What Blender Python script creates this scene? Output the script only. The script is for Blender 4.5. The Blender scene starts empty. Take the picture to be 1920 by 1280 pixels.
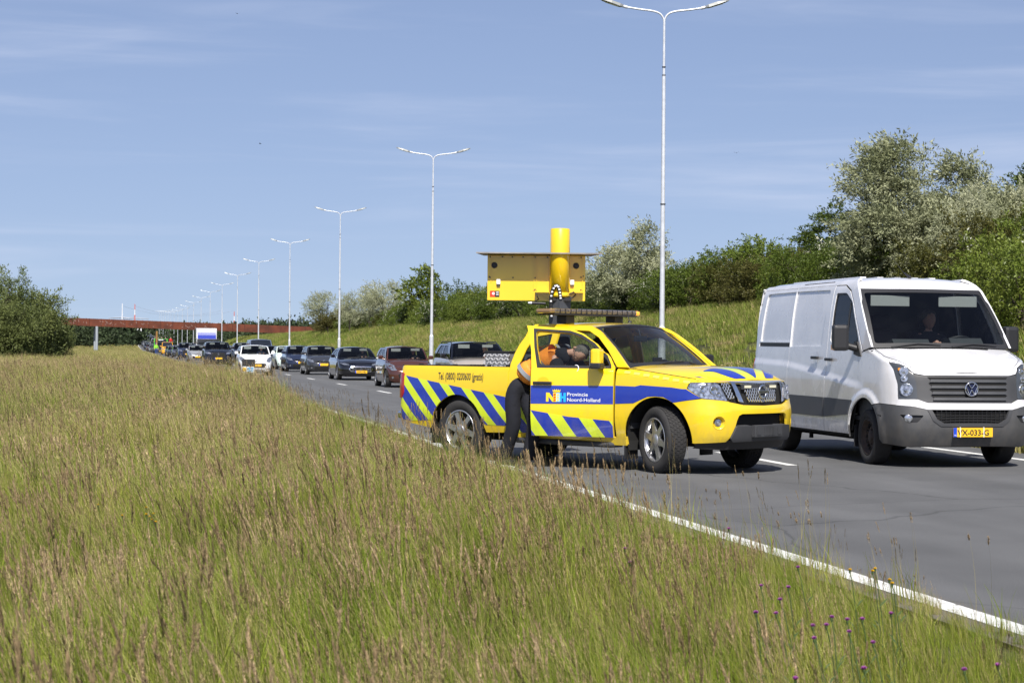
import bpy, bmesh, math, random
import numpy as np
from mathutils import Vector, Matrix, Euler
from mathutils.geometry import tessellate_polygon
D = bpy.data
S = bpy.context.scene
COL = S.collection
R = math.radians
random.seed(7)
rng = np.random.default_rng(11)

# ------------------------------------------------------------------ camera, sky, sun, exposure
TH = math.atan(728/3500.)
EYE = 1.43
cam_d = D.cameras.new('camera'); cam = D.objects.new('camera', cam_d); COL.objects.link(cam)
cam_d.sensor_width = 36; cam_d.lens = 65.6
cam_d.clip_start = .1; cam_d.clip_end = 9000
_p = 13.5/3500
_F = Vector((math.sin(TH)*math.cos(_p), math.cos(TH)*math.cos(_p), math.sin(_p)))
_R = Vector((math.cos(TH), -math.sin(TH), 0)); _U = _R.cross(_F)
_ro = .009
_R2 = _R*math.cos(_ro)+_U*math.sin(_ro); _U2 = _U*math.cos(_ro)-_R*math.sin(_ro)
cam.matrix_world = Matrix(((_R2.x, _U2.x, -_F.x, 0), (_R2.y, _U2.y, -_F.y, 0), (_R2.z, _U2.z, -_F.z, EYE), (0, 0, 0, 1)))
cam_d.dof.use_dof = True; cam_d.dof.focus_distance = 23; cam_d.dof.aperture_fstop = 10
S.camera = cam

SUN_EL = R(49); SUN_AZ_OFF = R(8)      # sun behind the camera, 20 deg left of the road's own direction
sdir = Vector((-math.sin(SUN_AZ_OFF)*math.cos(SUN_EL), -math.cos(SUN_AZ_OFF)*math.cos(SUN_EL), math.sin(SUN_EL)))
sun_d = D.lights.new('sun', 'SUN'); sun = D.objects.new('sun', sun_d); COL.objects.link(sun)
sun_d.energy = 5.0; sun_d.angle = R(.5); sun_d.color = (1, .955, .88)
sun.rotation_euler = sdir.to_track_quat('Z', 'Y').to_euler()

w = D.worlds.new('World'); S.world = w; w.use_nodes = True
nt = w.node_tree; N = nt.nodes; L = nt.links; N.clear()
out = N.new('ShaderNodeOutputWorld'); bg = N.new('ShaderNodeBackground')
sky = N.new('ShaderNodeTexSky'); sky.sky_type = 'NISHITA'; sky.sun_disc = False
sky.sun_elevation = SUN_EL; sky.sun_rotation = math.atan2(sdir.x, sdir.y)
sky.air_density = 1.0; sky.dust_density = 1.0; sky.ozone_density = 3.0; sky.altitude = 0
def wn(t, **k):
    n = N.new(t)
    for a, b in k.items(): setattr(n, a, b)
    return n
tc = wn('ShaderNodeTexCoord')
_sep = wn('ShaderNodeSeparateXYZ'); L.new(tc.outputs['Generated'], _sep.inputs[0])
_ab = wn('ShaderNodeMath', operation='MAXIMUM'); L.new(_sep.outputs['Z'], _ab.inputs[0]); _ab.inputs[1].default_value = 0
_ma = wn('ShaderNodeMath', operation='MULTIPLY_ADD'); L.new(_ab.outputs[0], _ma.inputs[0]); _ma.inputs[1].default_value = .84; _ma.inputs[2].default_value = .095
_cb = wn('ShaderNodeCombineXYZ'); L.new(_sep.outputs['X'], _cb.inputs[0]); L.new(_sep.outputs['Y'], _cb.inputs[1]); L.new(_ma.outputs[0], _cb.inputs[2])
_nm = wn('ShaderNodeVectorMath', operation='NORMALIZE'); L.new(_cb.outputs[0], _nm.inputs[0]); L.new(_nm.outputs[0], sky.inputs['Vector'])
def cirrus(rot, scl, scale, lo, hi, dist, det=6):
    m = wn('ShaderNodeMapping'); m.inputs['Rotation'].default_value = rot; m.inputs['Scale'].default_value = scl
    L.new(tc.outputs['Generated'], m.inputs['Vector'])
    n = wn('ShaderNodeTexNoise'); n.inputs['Scale'].default_value = scale; n.inputs['Detail'].default_value = det
    n.inputs['Roughness'].default_value = .55; n.inputs['Distortion'].default_value = dist
    L.new(m.outputs[0], n.inputs['Vector'])
    r = wn('ShaderNodeMapRange', interpolation_type='SMOOTHSTEP'); r.inputs['From Min'].default_value = lo; r.inputs['From Max'].default_value = hi
    L.new(n.outputs['Fac'], r.inputs['Value']); return r.outputs[0]
c1 = cirrus((0, R(17), R(-12)), (1.5, 1.5, 12), 1.5, .54, .82, .5)
c2 = cirrus((0, R(-3), R(-12)), (2.2, 2.2, 26), 1.3, .50, .82, .35)
c3 = cirrus((R(4), R(24), R(-12)), (1.4, 1.4, 24), 1.9, .50, .80, .6, 8)
mx = wn('ShaderNodeMath', operation='ADD'); L.new(c1, mx.inputs[0]); L.new(c2, mx.inputs[1])
mx2 = wn('ShaderNodeMath', operation='MULTIPLY_ADD'); L.new(c3, mx2.inputs[0]); mx2.inputs[1].default_value = .6; L.new(mx.outputs[0], mx2.inputs[2])
mx3 = wn('ShaderNodeMath', operation='MULTIPLY_ADD', use_clamp=True); L.new(mx2.outputs[0], mx3.inputs[0]); mx3.inputs[1].default_value = .36; mx3.inputs[2].default_value = .09
mixc = wn('ShaderNodeMix', data_type='RGBA'); L.new(mx3.outputs[0], mixc.inputs['Factor'])
tint = wn('ShaderNodeMix', data_type='RGBA', blend_type='MULTIPLY'); tint.inputs['Factor'].default_value = 1
tint.inputs['B'].default_value = (1.03, .935, 1.0, 1); L.new(sky.outputs[0], tint.inputs['A'])
L.new(tint.outputs['Result'], mixc.inputs['A']); mixc.inputs['B'].default_value = (6.3, 6.8, 8.3, 1)
L.new(mixc.outputs['Result'], bg.inputs['Color']); bg.inputs['Strength'].default_value = .088
L.new(bg.outputs[0], out.inputs['Surface'])
S.view_settings.view_transform = 'Standard'; S.view_settings.look = 'None'
S.view_settings.exposure = .40; S.view_settings.gamma = 1
S.render.resolution_x = 1024; S.render.resolution_y = 682

# ------------------------------------------------------------------ materials
MATS = {}
def nodes_of(m): return m.node_tree.nodes, m.node_tree.links
def mat(name, col, rough=.6, metal=0, coat=0, spec=.5, noise=0, nscale=8, bump=0, bscale=60, emit=None, trans=0, coords='Object'):
    if name in MATS: return MATS[name]
    m = D.materials.new(name); m.use_nodes = True; N, L = nodes_of(m)
    b = N['Principled BSDF']; MATS[name] = m
    b.inputs['Base Color'].default_value = (*col, 1); b.inputs['Roughness'].default_value = rough
    b.inputs['Metallic'].default_value = metal; b.inputs['Coat Weight'].default_value = coat
    b.inputs['Coat Roughness'].default_value = .04; b.inputs['Specular IOR Level'].default_value = spec
    if emit: b.inputs['Emission Color'].default_value = (*emit[0], 1); b.inputs['Emission Strength'].default_value = emit[1]
    if noise or bump:
        tc = N.new('ShaderNodeTexCoord')
    if noise:
        n = N.new('ShaderNodeTexNoise'); n.inputs['Scale'].default_value = nscale; n.inputs['Detail'].default_value = 6
        L.new(tc.outputs[coords], n.inputs['Vector'])
        r = N.new('ShaderNodeMapRange'); r.inputs['From Min'].default_value = .3; r.inputs['From Max'].default_value = .7
        r.inputs['To Min'].default_value = 1-noise; r.inputs['To Max'].default_value = 1+noise*.6
        L.new(n.outputs['Fac'], r.inputs['Value'])
        x = N.new('ShaderNodeMix'); x.data_type = 'RGBA'; x.blend_type = 'MULTIPLY'; x.inputs['Factor'].default_value = 1
        x.inputs['A'].default_value = (*col, 1); L.new(r.outputs[0], x.inputs['B']); L.new(x.outputs['Result'], b.inputs['Base Color'])
        r2 = N.new('ShaderNodeMapRange'); r2.inputs['To Min'].default_value = max(0.02, rough-.08); r2.inputs['To Max'].default_value = min(1, rough+.12)
        L.new(n.outputs['Fac'], r2.inputs['Value']); L.new(r2.outputs[0], b.inputs['Roughness'])
    if bump:
        n = N.new('ShaderNodeTexNoise'); n.inputs['Scale'].default_value = bscale; n.inputs['Detail'].default_value = 4
        L.new(tc.outputs[coords], n.inputs['Vector'])
        bu = N.new('ShaderNodeBump'); bu.inputs['Strength'].default_value = bump; bu.inputs['Distance'].default_value = .01
        L.new(n.outputs['Fac'], bu.inputs['Height']); L.new(bu.outputs[0], b.inputs['Normal'])
    return m
def paint(name, col, metal=0, rough=.32, coat=1, dirt=.06): return mat(name, col, rough, metal, coat, .5, noise=dirt, nscale=2.5)
def glass_mat(name, tint, rough=.0, refl=1.45):
    if name in MATS: return MATS[name]
    m = D.materials.new(name); m.use_nodes = True; N, L = nodes_of(m); N.clear(); MATS[name] = m
    o = N.new('ShaderNodeOutputMaterial'); t = N.new('ShaderNodeBsdfTransparent'); g = N.new('ShaderNodeBsdfGlossy'); x = N.new('ShaderNodeMixShader'); f = N.new('ShaderNodeFresnel')
    f.inputs['IOR'].default_value = refl; t.inputs['Color'].default_value = (*tint, 1); g.inputs['Roughness'].default_value = .02
    L.new(f.outputs[0], x.inputs[0]); L.new(t.outputs[0], x.inputs[1]); L.new(g.outputs[0], x.inputs[2]); L.new(x.outputs[0], o.inputs['Surface'])
    return m
M_black = mat('black_plastic', (.018, .018, .02), .5)
M_trim = mat('dark_grey_trim', (.045, .046, .05), .55, noise=.15, nscale=5)
M_dark = mat('underbody_black', (.008, .008, .008), .9)
M_tyre = mat('tyre_rubber', (.028, .027, .027), .85, noise=.3, nscale=6, bump=.3, bscale=40)
M_alu = mat('alloy_wheel', (.55, .55, .56), .3, metal=.85)
M_chrome = mat('chrome', (.75, .76, .78), .08, metal=1)
M_satin = mat('satin_chrome', (.62, .66, .72), .22, metal=.75)
M_steel = mat('rusty_steel_rim', (.05, .035, .028), .7, noise=.5, nscale=14)
M_dglass = mat('dark_cabin_glass', (.010, .013, .018), .04, spec=.9)  # opaque near-black: the dark cabin behind the pane is put into the colour
M_lens = mat('headlight_lens', (.50, .52, .55), .10, metal=.8, coat=1, noise=.85, nscale=26)
M_lensd = mat('headlight_housing', (.05, .055, .06), .3, coat=1)
M_plate = mat('number_plate_yellow', (.85, .48, .02), .4)
M_blueeu = mat('plate_blue', (.01, .06, .5), .4)
M_glass = glass_mat('clear_glass', (.74, .78, .76))
M_glassd = glass_mat('shaded_glass', (.62, .66, .66))
M_seat = mat('dark_seat_fabric', (.03, .03, .035), .9)
M_white = mat('white_print', (.8, .8, .8), .5)
M_amber = mat('amber_lens', (.8, .28, .01), .2, coat=1)
M_red = mat('red_lens', (.35, .008, .01), .15, coat=1)
M_galv = mat('galvanised_lamp_steel', (.62, .64, .67), .38, metal=.25, noise=.12, nscale=9)

# ------------------------------------------------------------------ object helpers
def link(o, parent=None):
    COL.objects.link(o)
    if parent is not None: o.parent = parent
    return o
def tag(o, label=None, cat=None, group=None, kind=None):
    if label: o['label'] = label
    if cat: o['category'] = cat
    if group: o['group'] = group
    if kind: o['kind'] = kind
    return o
def empty(name, loc=(0, 0, 0), rz=0, label=None, cat=None, group=None):
    o = D.objects.new(name, None); o.empty_display_size = .2; COL.objects.link(o)
    o.location = loc; o.rotation_euler = (0, 0, rz); return tag(o, label, cat, group)
def mesh_obj(name, V, F, m, parent=None, smooth=False, mids=None):
    me = D.meshes.new(name); me.from_pydata([tuple(v) for v in V], [], [tuple(f) for f in F]); me.update()
    for q in (m if isinstance(m, (list, tuple)) else [m]): me.materials.append(q)
    if mids is not None: me.polygons.foreach_set('material_index', mids)
    if smooth: me.polygons.foreach_set('use_smooth', [True]*len(me.polygons))
    return link(D.objects.new(name, me), parent)
def children(o): return [c for c in D.objects if c.parent == o]
def copy_tree(o, parent=None):
    c = o.copy(); COL.objects.link(c); c.parent = parent
    for ch in list(CH.get(o.name) or children(o)): copy_tree(ch, c)
    return c
CH = {}

class MB:
    def __init__(s): s.v = []; s.f = []; s.m = []; s.sm = []
    def add(s, V, F, mi=0, sm=False):
        b = len(s.v); s.v += [tuple(v) for v in V]
        for f in F: s.f.append(tuple(b+i for i in f)); s.m.append(mi); s.sm.append(sm)
        return s
    def box(s, x0, x1, y0, y1, z0, z1, mi=0, bev=0, M=None):
        if bev:
            bm = bmesh.new(); bmesh.ops.create_cube(bm, size=1)
            for v in bm.verts: v.co = Vector(((x0+x1)/2+v.co.x*(x1-x0), (y0+y1)/2+v.co.y*(y1-y0), (z0+z1)/2+v.co.z*(z1-z0)))
            bmesh.ops.bevel(bm, geom=bm.edges[:]+bm.verts[:], offset=bev, segments=2, affect='EDGES', profile=.6)
            if M: bmesh.ops.transform(bm, matrix=M, verts=bm.verts)
            bm.verts.index_update(); V = [v.co.copy() for v in bm.verts]; F = [[v.index for v in f.verts] for f in bm.faces]; bm.free()
            return s.add(V, F, mi)
        V = [Vector((x, y, z)) for z in (z0, z1) for x, y in ((x0, y0), (x1, y0), (x1, y1), (x0, y1))]
        if M: V = [M@v for v in V]
        return s.add(V, [(3, 2, 1, 0), (4, 5, 6, 7), (0, 1, 5, 4), (1, 2, 6, 5), (2, 3, 7, 6), (3, 0, 4, 7)], mi)
    def tube(s, pts, r, n=8, mi=0, caps=True, sm=True):
        pts = [Vector(p) for p in pts]; rs = r if isinstance(r, (list, tuple)) else [r]*len(pts)
        V = []; up = None
        for i, p in enumerate(pts):
            t = (pts[min(i+1, len(pts)-1)]-pts[max(i-1, 0)]).normalized()
            if up is None: up = Vector((0, 0, 1)) if abs(t.z) < .9 else Vector((1, 0, 0))
            a = t.cross(up).normalized(); b = a.cross(t).normalized(); up = b
            V += [p+a*rs[i]*math.cos(k*math.tau/n)+b*rs[i]*math.sin(k*math.tau/n) for k in range(n)]
        F = [(i*n+k, i*n+(k+1) % n, (i+1)*n+(k+1) % n, (i+1)*n+k) for i in range(len(pts)-1) for k in range(n)]
        s.add(V, F, mi, sm)
        if caps: s.add(V[:n], [tuple(range(n))[::-1]], mi); s.add(V[-n:], [tuple(range(n))], mi)
        return s
    def lathe(s, prof, n=32, axis='Z', c=(0, 0, 0), mi=0, sm=True, M=None):   # prof: (radius, height)
        V = []
        for r_, h in prof:
            for k in range(n):
                a = k*math.tau/n; x, y = r_*math.cos(a), r_*math.sin(a)
                p = Vector((x, y, h)) if axis == 'Z' else (Vector((h, x, y)) if axis == 'X' else Vector((x, h, y)))
                p += Vector(c); V.append(M@p if M else p)
        F = []
        for i in range(len(prof)-1):
            for k in range(n):
                q = (i*n+k, i*n+(k+1) % n, (i+1)*n+(k+1) % n, (i+1)*n+k)
                F.append(q if axis != 'Y' else q[::-1])
        return s.add(V, F, mi, sm)
    def disc(s, r_, h, n=32, axis='X', c=(0, 0, 0), mi=0, sgn=1):
        V = []
        for k in range(n):
            a = k*math.tau/n*sgn; x, y = r_*math.cos(a), r_*math.sin(a)
            p = Vector((x, y, h)) if axis == 'Z' else (Vector((h, x, y)) if axis == 'X' else Vector((y, h, x)))
            V.append(p+Vector(c))
        return s.add(V, [tuple(range(n))], mi)
    def prism(s, poly, a0, a1, plane='YZ', mi=0, M=None):   # polygon extruded along the third axis
        def P(u, v, w):
            p = Vector((w, u, v)) if plane == 'YZ' else (Vector((u, w, v)) if plane == 'XZ' else Vector((u, v, w)))
            return M@p if M else p
        n = len(poly); V = [P(u, v, a0) for u, v in poly]+[P(u, v, a1) for u, v in poly]
        tri = tessellate_polygon([[Vector((u, v, 0)) for u, v in poly]])
        F = [tuple(t) for t in tri]+[tuple(i+n for i in t)[::-1] for t in tri]+[(i, (i+1) % n, (i+1) % n+n, i+n) for i in range(n)]
        return s.add(V, F, mi)
    def build(s, name, m, parent=None, recalc=True, shift=None):
        if shift is not None: s.v = [tuple(Vector(v)-Vector(shift)) for v in s.v]
        o = mesh_obj(name, s.v, s.f, m, parent, mids=s.m)
        o.data.polygons.foreach_set('use_smooth', s.sm)
        if recalc:
            bm = bmesh.new(); bm.from_mesh(o.data); bmesh.ops.recalc_face_normals(bm, faces=bm.faces); bm.to_mesh(o.data); bm.free()
        return o

# plates: flat polygons (with holes) bent onto a surface map(a, b) -> Vector
def finish_plate(V3, Nn, F, name, m, parent, shift=None):
    me = D.meshes.new(name); sh = Vector(shift) if shift is not None else Vector((0, 0, 0))
    F2 = []
    for f in F:
        a, b, c = V3[f[0]], V3[f[1]], V3[f[2]]
        n = (b-a).cross(c-a); t = Nn[f[0]]+Nn[f[1]]+Nn[f[2]]
        F2.append(tuple(f) if n.dot(t) >= 0 else tuple(f)[::-1])
    me.from_pydata([tuple(v-sh) for v in V3], [], F2); me.update(); me.materials.append(m)
    me.polygons.foreach_set('use_smooth', [True]*len(F2))
    me.normals_split_custom_set_from_vertices([tuple(n) for n in Nn])
    return link(D.objects.new(name, me), parent)
def flat_tess(loops, du, dv, cuts=()):
    vs = [Vector((a, b, 0)) for lp in loops for a, b in lp]
    tri = tessellate_polygon([[Vector((a, b, 0)) for a, b in lp] for lp in loops])
    bm = bmesh.new(); bv = [bm.verts.new(v) for v in vs]
    for t in tri:
        try: bm.faces.new([bv[i] for i in t])
        except ValueError: pass
    xs = [v.x for v in vs]; ys = [v.y for v in vs]
    for ax, lo, hi, st in ((0, min(xs), max(xs), du), (1, min(ys), max(ys), dv)):
        k = math.floor(lo/st)+1
        while k*st < hi-1e-5:
            c = k*st; k += 1
            if c-lo < 1e-4: continue
            bmesh.ops.bisect_plane(bm, geom=bm.verts[:]+bm.edges[:]+bm.faces[:], dist=1e-6, plane_co=(c, 0, 0) if ax == 0 else (0, c, 0), plane_no=(1, 0, 0) if ax == 0 else (0, 1, 0))
    for co, no in cuts:
        bmesh.ops.bisect_plane(bm, geom=bm.verts[:]+bm.edges[:]+bm.faces[:], dist=1e-6, plane_co=(*co, 0), plane_no=(*no, 0))
    return bm
def plate(name, loops, fmap, m, parent, du=.08, dv=.06, rim=.012, off=0, mirror=False, both=False, shift=None, nsgn=1, cuts=(), keep=None):
    if loops and not isinstance(loops[0][0], (tuple, list)): loops = [loops]
    if both and ((min(p[0] for p in loops[0]) > .01 and fmap.__name__ == 'P') or fmap.__name__ == 'sd'):
        kw = dict(du=du, dv=dv, rim=rim, off=off, shift=shift, nsgn=nsgn, cuts=cuts, keep=keep)
        o = plate(name, loops, fmap, m, parent, **kw); o2 = plate(name, loops, fmap, m, parent, mirror=True, **kw); o['twin'] = o2.name; return o
    bm = flat_tess(loops, du, dv, cuts)
    if keep: bmesh.ops.delete(bm, geom=[f for f in bm.faces if not keep(f.calc_center_median().x, f.calc_center_median().y)], context='FACES')
    bm.verts.index_update()
    e = 1e-3; V = []; Nn = []
    for v in bm.verts:
        a, b = v.co.x, v.co.y
        p = fmap(a, b); n = (fmap(a, b+e)-fmap(a, b-e)).cross(fmap(a+e, b)-fmap(a-e, b))
        n = n.normalized()*nsgn if n.length > 1e-12 else Vector((0, 0, 1))
        V.append(p+n*off); Nn.append(n)
    F = [[v.index for v in f.verts] for f in bm.faces]
    if rim:
        for ed in bm.edges:
            if len(ed.link_faces) == 1:
                i, j = ed.verts[0].index, ed.verts[1].index
                fc = ed.link_faces[0].calc_center_median()
                t = (V[j]-V[i]).normalized(); sn = t.cross(Nn[i]).normalized()
                mid3 = (V[i]+V[j])/2; cc = fmap(fc.x, fc.y)+Nn[i]*off
                if sn.dot(cc-mid3) > 0: sn = -sn
                b = len(V); V += [V[i], V[j], V[j]-Nn[j]*rim, V[i]-Nn[i]*rim]; nn = (sn+Nn[i]*.25).normalized()
                Nn += [nn, nn, sn, sn]; F.append([b, b+1, b+2, b+3])
    bm.free()
    if both or mirror:
        mV = [Vector((-v.x, v.y, v.z)) for v in V]; mN = [Vector((-n.x, n.y, n.z)) for n in Nn]
        if both:
            k = len(V); V = V+mV; Nn = Nn+mN; F = F+[[i+k for i in f] for f in F]
        else: V, Nn = mV, mN
    return finish_plate(V, Nn, F, name, m, parent, shift)
def rpoly(pts, r, n=4):
    out = []; k = len(pts)
    for i in range(k):
        p = Vector((*pts[i], 0)); a = Vector((*pts[i-1], 0)); b = Vector((*pts[(i+1) % k], 0))
        rr = r[i] if isinstance(r, (list, tuple)) else r
        da, db = (a-p), (b-p); q = min(rr, da.length*.45, db.length*.45)
        if q < 1e-4: out.append(tuple(pts[i])); continue
        A = p+da.normalized()*q; B = p+db.normalized()*q
        for j in range(n+1):
            t = j/n; c = A*(1-t)**2+p*2*t*(1-t)+B*t*t; out.append((c.x, c.y))
    return out
def arc(cy, cz, r_, a0, a1, n=16, rz=None):
    rz = rz or r_
    return [(cy+r_*math.cos(R(a0+(a1-a0)*i/n)), cz+rz*math.sin(R(a0+(a1-a0)*i/n))) for i in range(n+1)]
def catmull(pts, n=6, closed=False):
    out = []; k = len(pts)
    for i in range(k if closed else k-1):
        p0 = pts[(i-1) % k] if closed or i > 0 else pts[0]; p1 = pts[i]; p2 = pts[(i+1) % k]; p3 = pts[(i+2) % k] if closed or i+2 < k else pts[-1]
        for j in range(n):
            t = j/n
            out.append(tuple(.5*((2*b)+(-a+c)*t+(2*a-5*b+4*c-d)*t*t+(-a+3*b-3*c+d)*t**3) for a, b, c, d in zip(p0, p1, p2, p3)))
    if not closed: out.append(tuple(pts[-1]))
    return out
def lerp_tab(tab, x):
    if x <= tab[0][0]: return tab[0][1]
    for (a, b), (c, d) in zip(tab, tab[1:]):
        if x <= c:
            t = (x-a)/(c-a) if c > a else 0
            return b+(d-b)*t
    return tab[-1][1]
def smooth_tab(tab, n=8):
    return catmull([tuple(t) for t in tab], n)
def sstep(a, b, x):
    t = min(1, max(0, (x-a)/(b-a) if b != a else 0)); return t*t*(3-2*t)

class Shell:
    """Vehicle skin: sig = distance along the half plan outline from the nose centre (right side, +x), z = height."""
    def __init__(s, plan, side, front, w0, w1, top=None, rnd=.08, flares=()):
        s.flares = flares; s.extra = None
        c = catmull([(-plan[1][0], plan[1][1])]+plan, 12)[12:]; c[0] = (0.0, c[0][1]); s.T = [(0., c[0][0], c[0][1])]
        for (x0, y0), (x1, y1) in zip(c, c[1:]):
            d = math.hypot(x1-x0, y1-y0)
            if d > 1e-9: s.T.append((s.T[-1][0]+d, x1, y1))
        s.A = np.array(s.T); s.len = s.A[-1, 0]
        s.side = smooth_tab(side, 5); s.front = smooth_tab(front, 5); s.w0, s.w1 = w0, w1
        s.top = top; s.rnd = rnd
        tx = np.gradient(s.A[:, 1], s.A[:, 0]); ty = np.gradient(s.A[:, 2], s.A[:, 0])
        k = np.array([.25, .5, .25]); tx[1:-1] = np.convolve(tx, k, 'valid'); ty[1:-1] = np.convolve(ty, k, 'valid')
        tx[0], ty[0] = 1, 0; s.tx, s.ty = tx, ty
        s.imid = int(np.argmin(abs(s.A[:, 2])))     # index near y = 0
    def P(s, g, z):
        x = float(np.interp(g, s.A[:, 0], s.A[:, 1])); y = float(np.interp(g, s.A[:, 0], s.A[:, 2]))
        if g < 0: x = g
        tx = float(np.interp(g, s.A[:, 0], s.tx)); ty = float(np.interp(g, s.A[:, 0], s.ty))
        l = math.hypot(tx, ty) or 1; nx, ny = -ty/l, tx/l   # outward = tangent rotated +90 (tangent runs nose -> right -> rear)
        wt = sstep(s.w0, s.w1, g)
        ins = lerp_tab(s.front, z)*(1-wt)+lerp_tab(s.side, z)*wt
        if s.top:
            d = s.top(g)-z
            if d < s.rnd:
                q = max(0, min(1, (s.rnd-d)/s.rnd)); ins += s.rnd*(1-math.sqrt(max(0, 1-q*q)))
        if s.extra and wt > .9: ins -= s.extra(y, z)
        for yc, zc, r0, r1, amp in s.flares:
            if wt > .5:
                d = math.hypot(y-yc, z-zc)
                if d < r1: ins -= amp*sstep(r1, r0, d) if r0 < r1 else 0
        return Vector((x-nx*ins, y-ny*ins, z)) if g >= 0 else Vector((x, y-ny*ins, z))
    def sy(s, y):      # sigma of a side point at length y
        i0 = int(np.argmax(s.A[:, 1] > s.A[:, 1].max()*.80))
        yy = s.A[i0:, 2]; gg = s.A[i0:, 0]; return float(np.interp(-y, -yy, gg))
    def sx(s, x):      # sigma of a front point at width x
        i1 = int(np.argmax(s.A[:, 1])); sg = 1 if x >= 0 else -1
        return sg*float(np.interp(abs(x), s.A[:i1+1, 1], s.A[:i1+1, 0]))
    def side_pts(s, pts): return [(s.sy(y), z) for y, z in pts]
    def front_pts(s, pts): return [(s.sx(x), z) for x, z in pts]
    def F(s, y, z): return s.P(s.sy(y), z)
def text_mesh(txt, size, align='LEFT', xs=1.0, bold=0):
    cu = D.curves.new('text', 'FONT'); cu.body = txt; cu.size = size; cu.align_x = align; cu.offset = bold; cu.resolution_u = 3
    ob = D.objects.new('text', cu); COL.objects.link(ob); bpy.context.view_layer.update()
    me = D.meshes.new_from_object(ob); V = [Vector((v.co.x*xs, v.co.y, 0)) for v in me.vertices]; F = [tuple(p.vertices) for p in me.polygons]
    D.objects.remove(ob); D.meshes.remove(me); return V, F
def text_on(name, txt, size, pos, fmap, m, parent, xs=1, width=None, off=.004, adir=1, bold=0, align='LEFT', shift=None, nsgn=1, mirror=False):
    """text mesh laid on surface map; pos=(a,b) origin; adir = sign of reading direction along a"""
    V, F = text_mesh(txt, size, align, xs, bold); e = 1e-3
    if width:
        x0 = min(v.x for v in V); x1 = max(v.x for v in V)
        for v in V: v.x = (v.x-x0)*width/(x1-x0)-(width/2 if align == 'CENTER' else 0)
    V3 = []; Nn = []
    for v in V:
        a, b = pos[0]+adir*v.x, pos[1]+v.y
        n = ((fmap(a, b+e)-fmap(a, b-e)).cross(fmap(a+e, b)-fmap(a-e, b))).normalized()*nsgn
        V3.append(fmap(a, b)+n*off); Nn.append(n)
    F = [f for f in F if len(f) >= 3]
    return finish_plate(V3, Nn, F, name, m, parent, shift)

def bridge_strip(name, A, B, m, parent, shift=None, both=True, out=1):
    V = [Vector(p) for q in zip(A, B) for p in q]; F = [(2*i, 2*i+1, 2*i+3, 2*i+2) for i in range(len(A)-1)]; n = len(V)
    if both: V = V+[Vector((-v.x, v.y, v.z)) for v in V]; F = F+[tuple(i+n for i in f)[::-1] for f in F]
    o = mesh_obj(name, V, F, m, parent, smooth=True); return o
def skin_mesh(name, verts, radii, edges, m, parent, sub=2, root=0):
    me = D.meshes.new('t'); me.from_pydata([tuple(v) for v in verts], edges, []); me.update()
    ob = D.objects.new('t', me); COL.objects.link(ob)
    sk = ob.modifiers.new('s', 'SKIN'); sk.use_smooth_shade = True; sk.branch_smoothing = .6
    if sub:
        ss = ob.modifiers.new('u', 'SUBSURF'); ss.levels = sub; ss.render_levels = sub
    for i, r_ in enumerate(radii):
        v = me.skin_vertices[0].data[i]; v.radius = r_ if isinstance(r_, tuple) else (r_, r_); v.use_root = (i == root)
    bpy.context.view_layer.update(); dg = bpy.context.evaluated_depsgraph_get()
    m2 = D.meshes.new_from_object(ob.evaluated_get(dg)); D.objects.remove(ob); D.meshes.remove(me)
    m2.materials.clear(); m2.materials.append(m); m2.name = name
    return link(D.objects.new(name, m2), parent)

def surf_normal(fn, x, y):
    dx = max(-2, min(2, (fn(x+.012, y).z-fn(x-.012, y).z)/.024)); dy = max(-2, min(2, (fn(x, y).z-fn(x, y-.02).z)/.02)); return Vector((-dx, -dy, 1)).normalized()

def add_dust(m, h0, h1, amt, col=(.20, .17, .13)):
    """road film: blotchy dust splashed up the lower panels"""
    N, L = nodes_of(m); b = N['Principled BSDF']; src = b.inputs['Base Color'].links[0].from_socket
    tc = N.new('ShaderNodeTexCoord'); sp = N.new('ShaderNodeSeparateXYZ'); L.new(tc.outputs['Object'], sp.inputs[0])
    mp = N.new('ShaderNodeMapping'); mp.inputs['Scale'].default_value = (3, 3, 1.2); L.new(tc.outputs['Object'], mp.inputs[0])
    n = N.new('ShaderNodeTexNoise'); n.inputs['Scale'].default_value = 3.2; n.inputs['Detail'].default_value = 9; n.inputs['Roughness'].default_value = .7; L.new(mp.outputs[0], n.inputs['Vector'])
    r = N.new('ShaderNodeMapRange'); r.inputs['From Min'].default_value = h1; r.inputs['From Max'].default_value = h0; L.new(sp.outputs['Z'], r.inputs['Value'])
    k = N.new('ShaderNodeMapRange'); k.inputs['From Min'].default_value = .38; k.inputs['From Max'].default_value = .68; k.inputs['To Min'].default_value = .15; L.new(n.outputs['Fac'], k.inputs['Value'])
    a = N.new('ShaderNodeMath'); a.operation = 'MULTIPLY'; L.new(r.outputs[0], a.inputs[0]); L.new(k.outputs[0], a.inputs[1])
    c = N.new('ShaderNodeMath'); c.operation = 'MULTIPLY_ADD'; L.new(a.outputs[0], c.inputs[0]); c.inputs[1].default_value = amt; c.inputs[2].default_value = .015
    x = N.new('ShaderNodeMix'); x.data_type = 'RGBA'; L.new(c.outputs[0], x.inputs['Factor']); L.new(src, x.inputs['A']); x.inputs['B'].default_value = (*col, 1); L.new(x.outputs['Result'], b.inputs['Base Color'])
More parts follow.
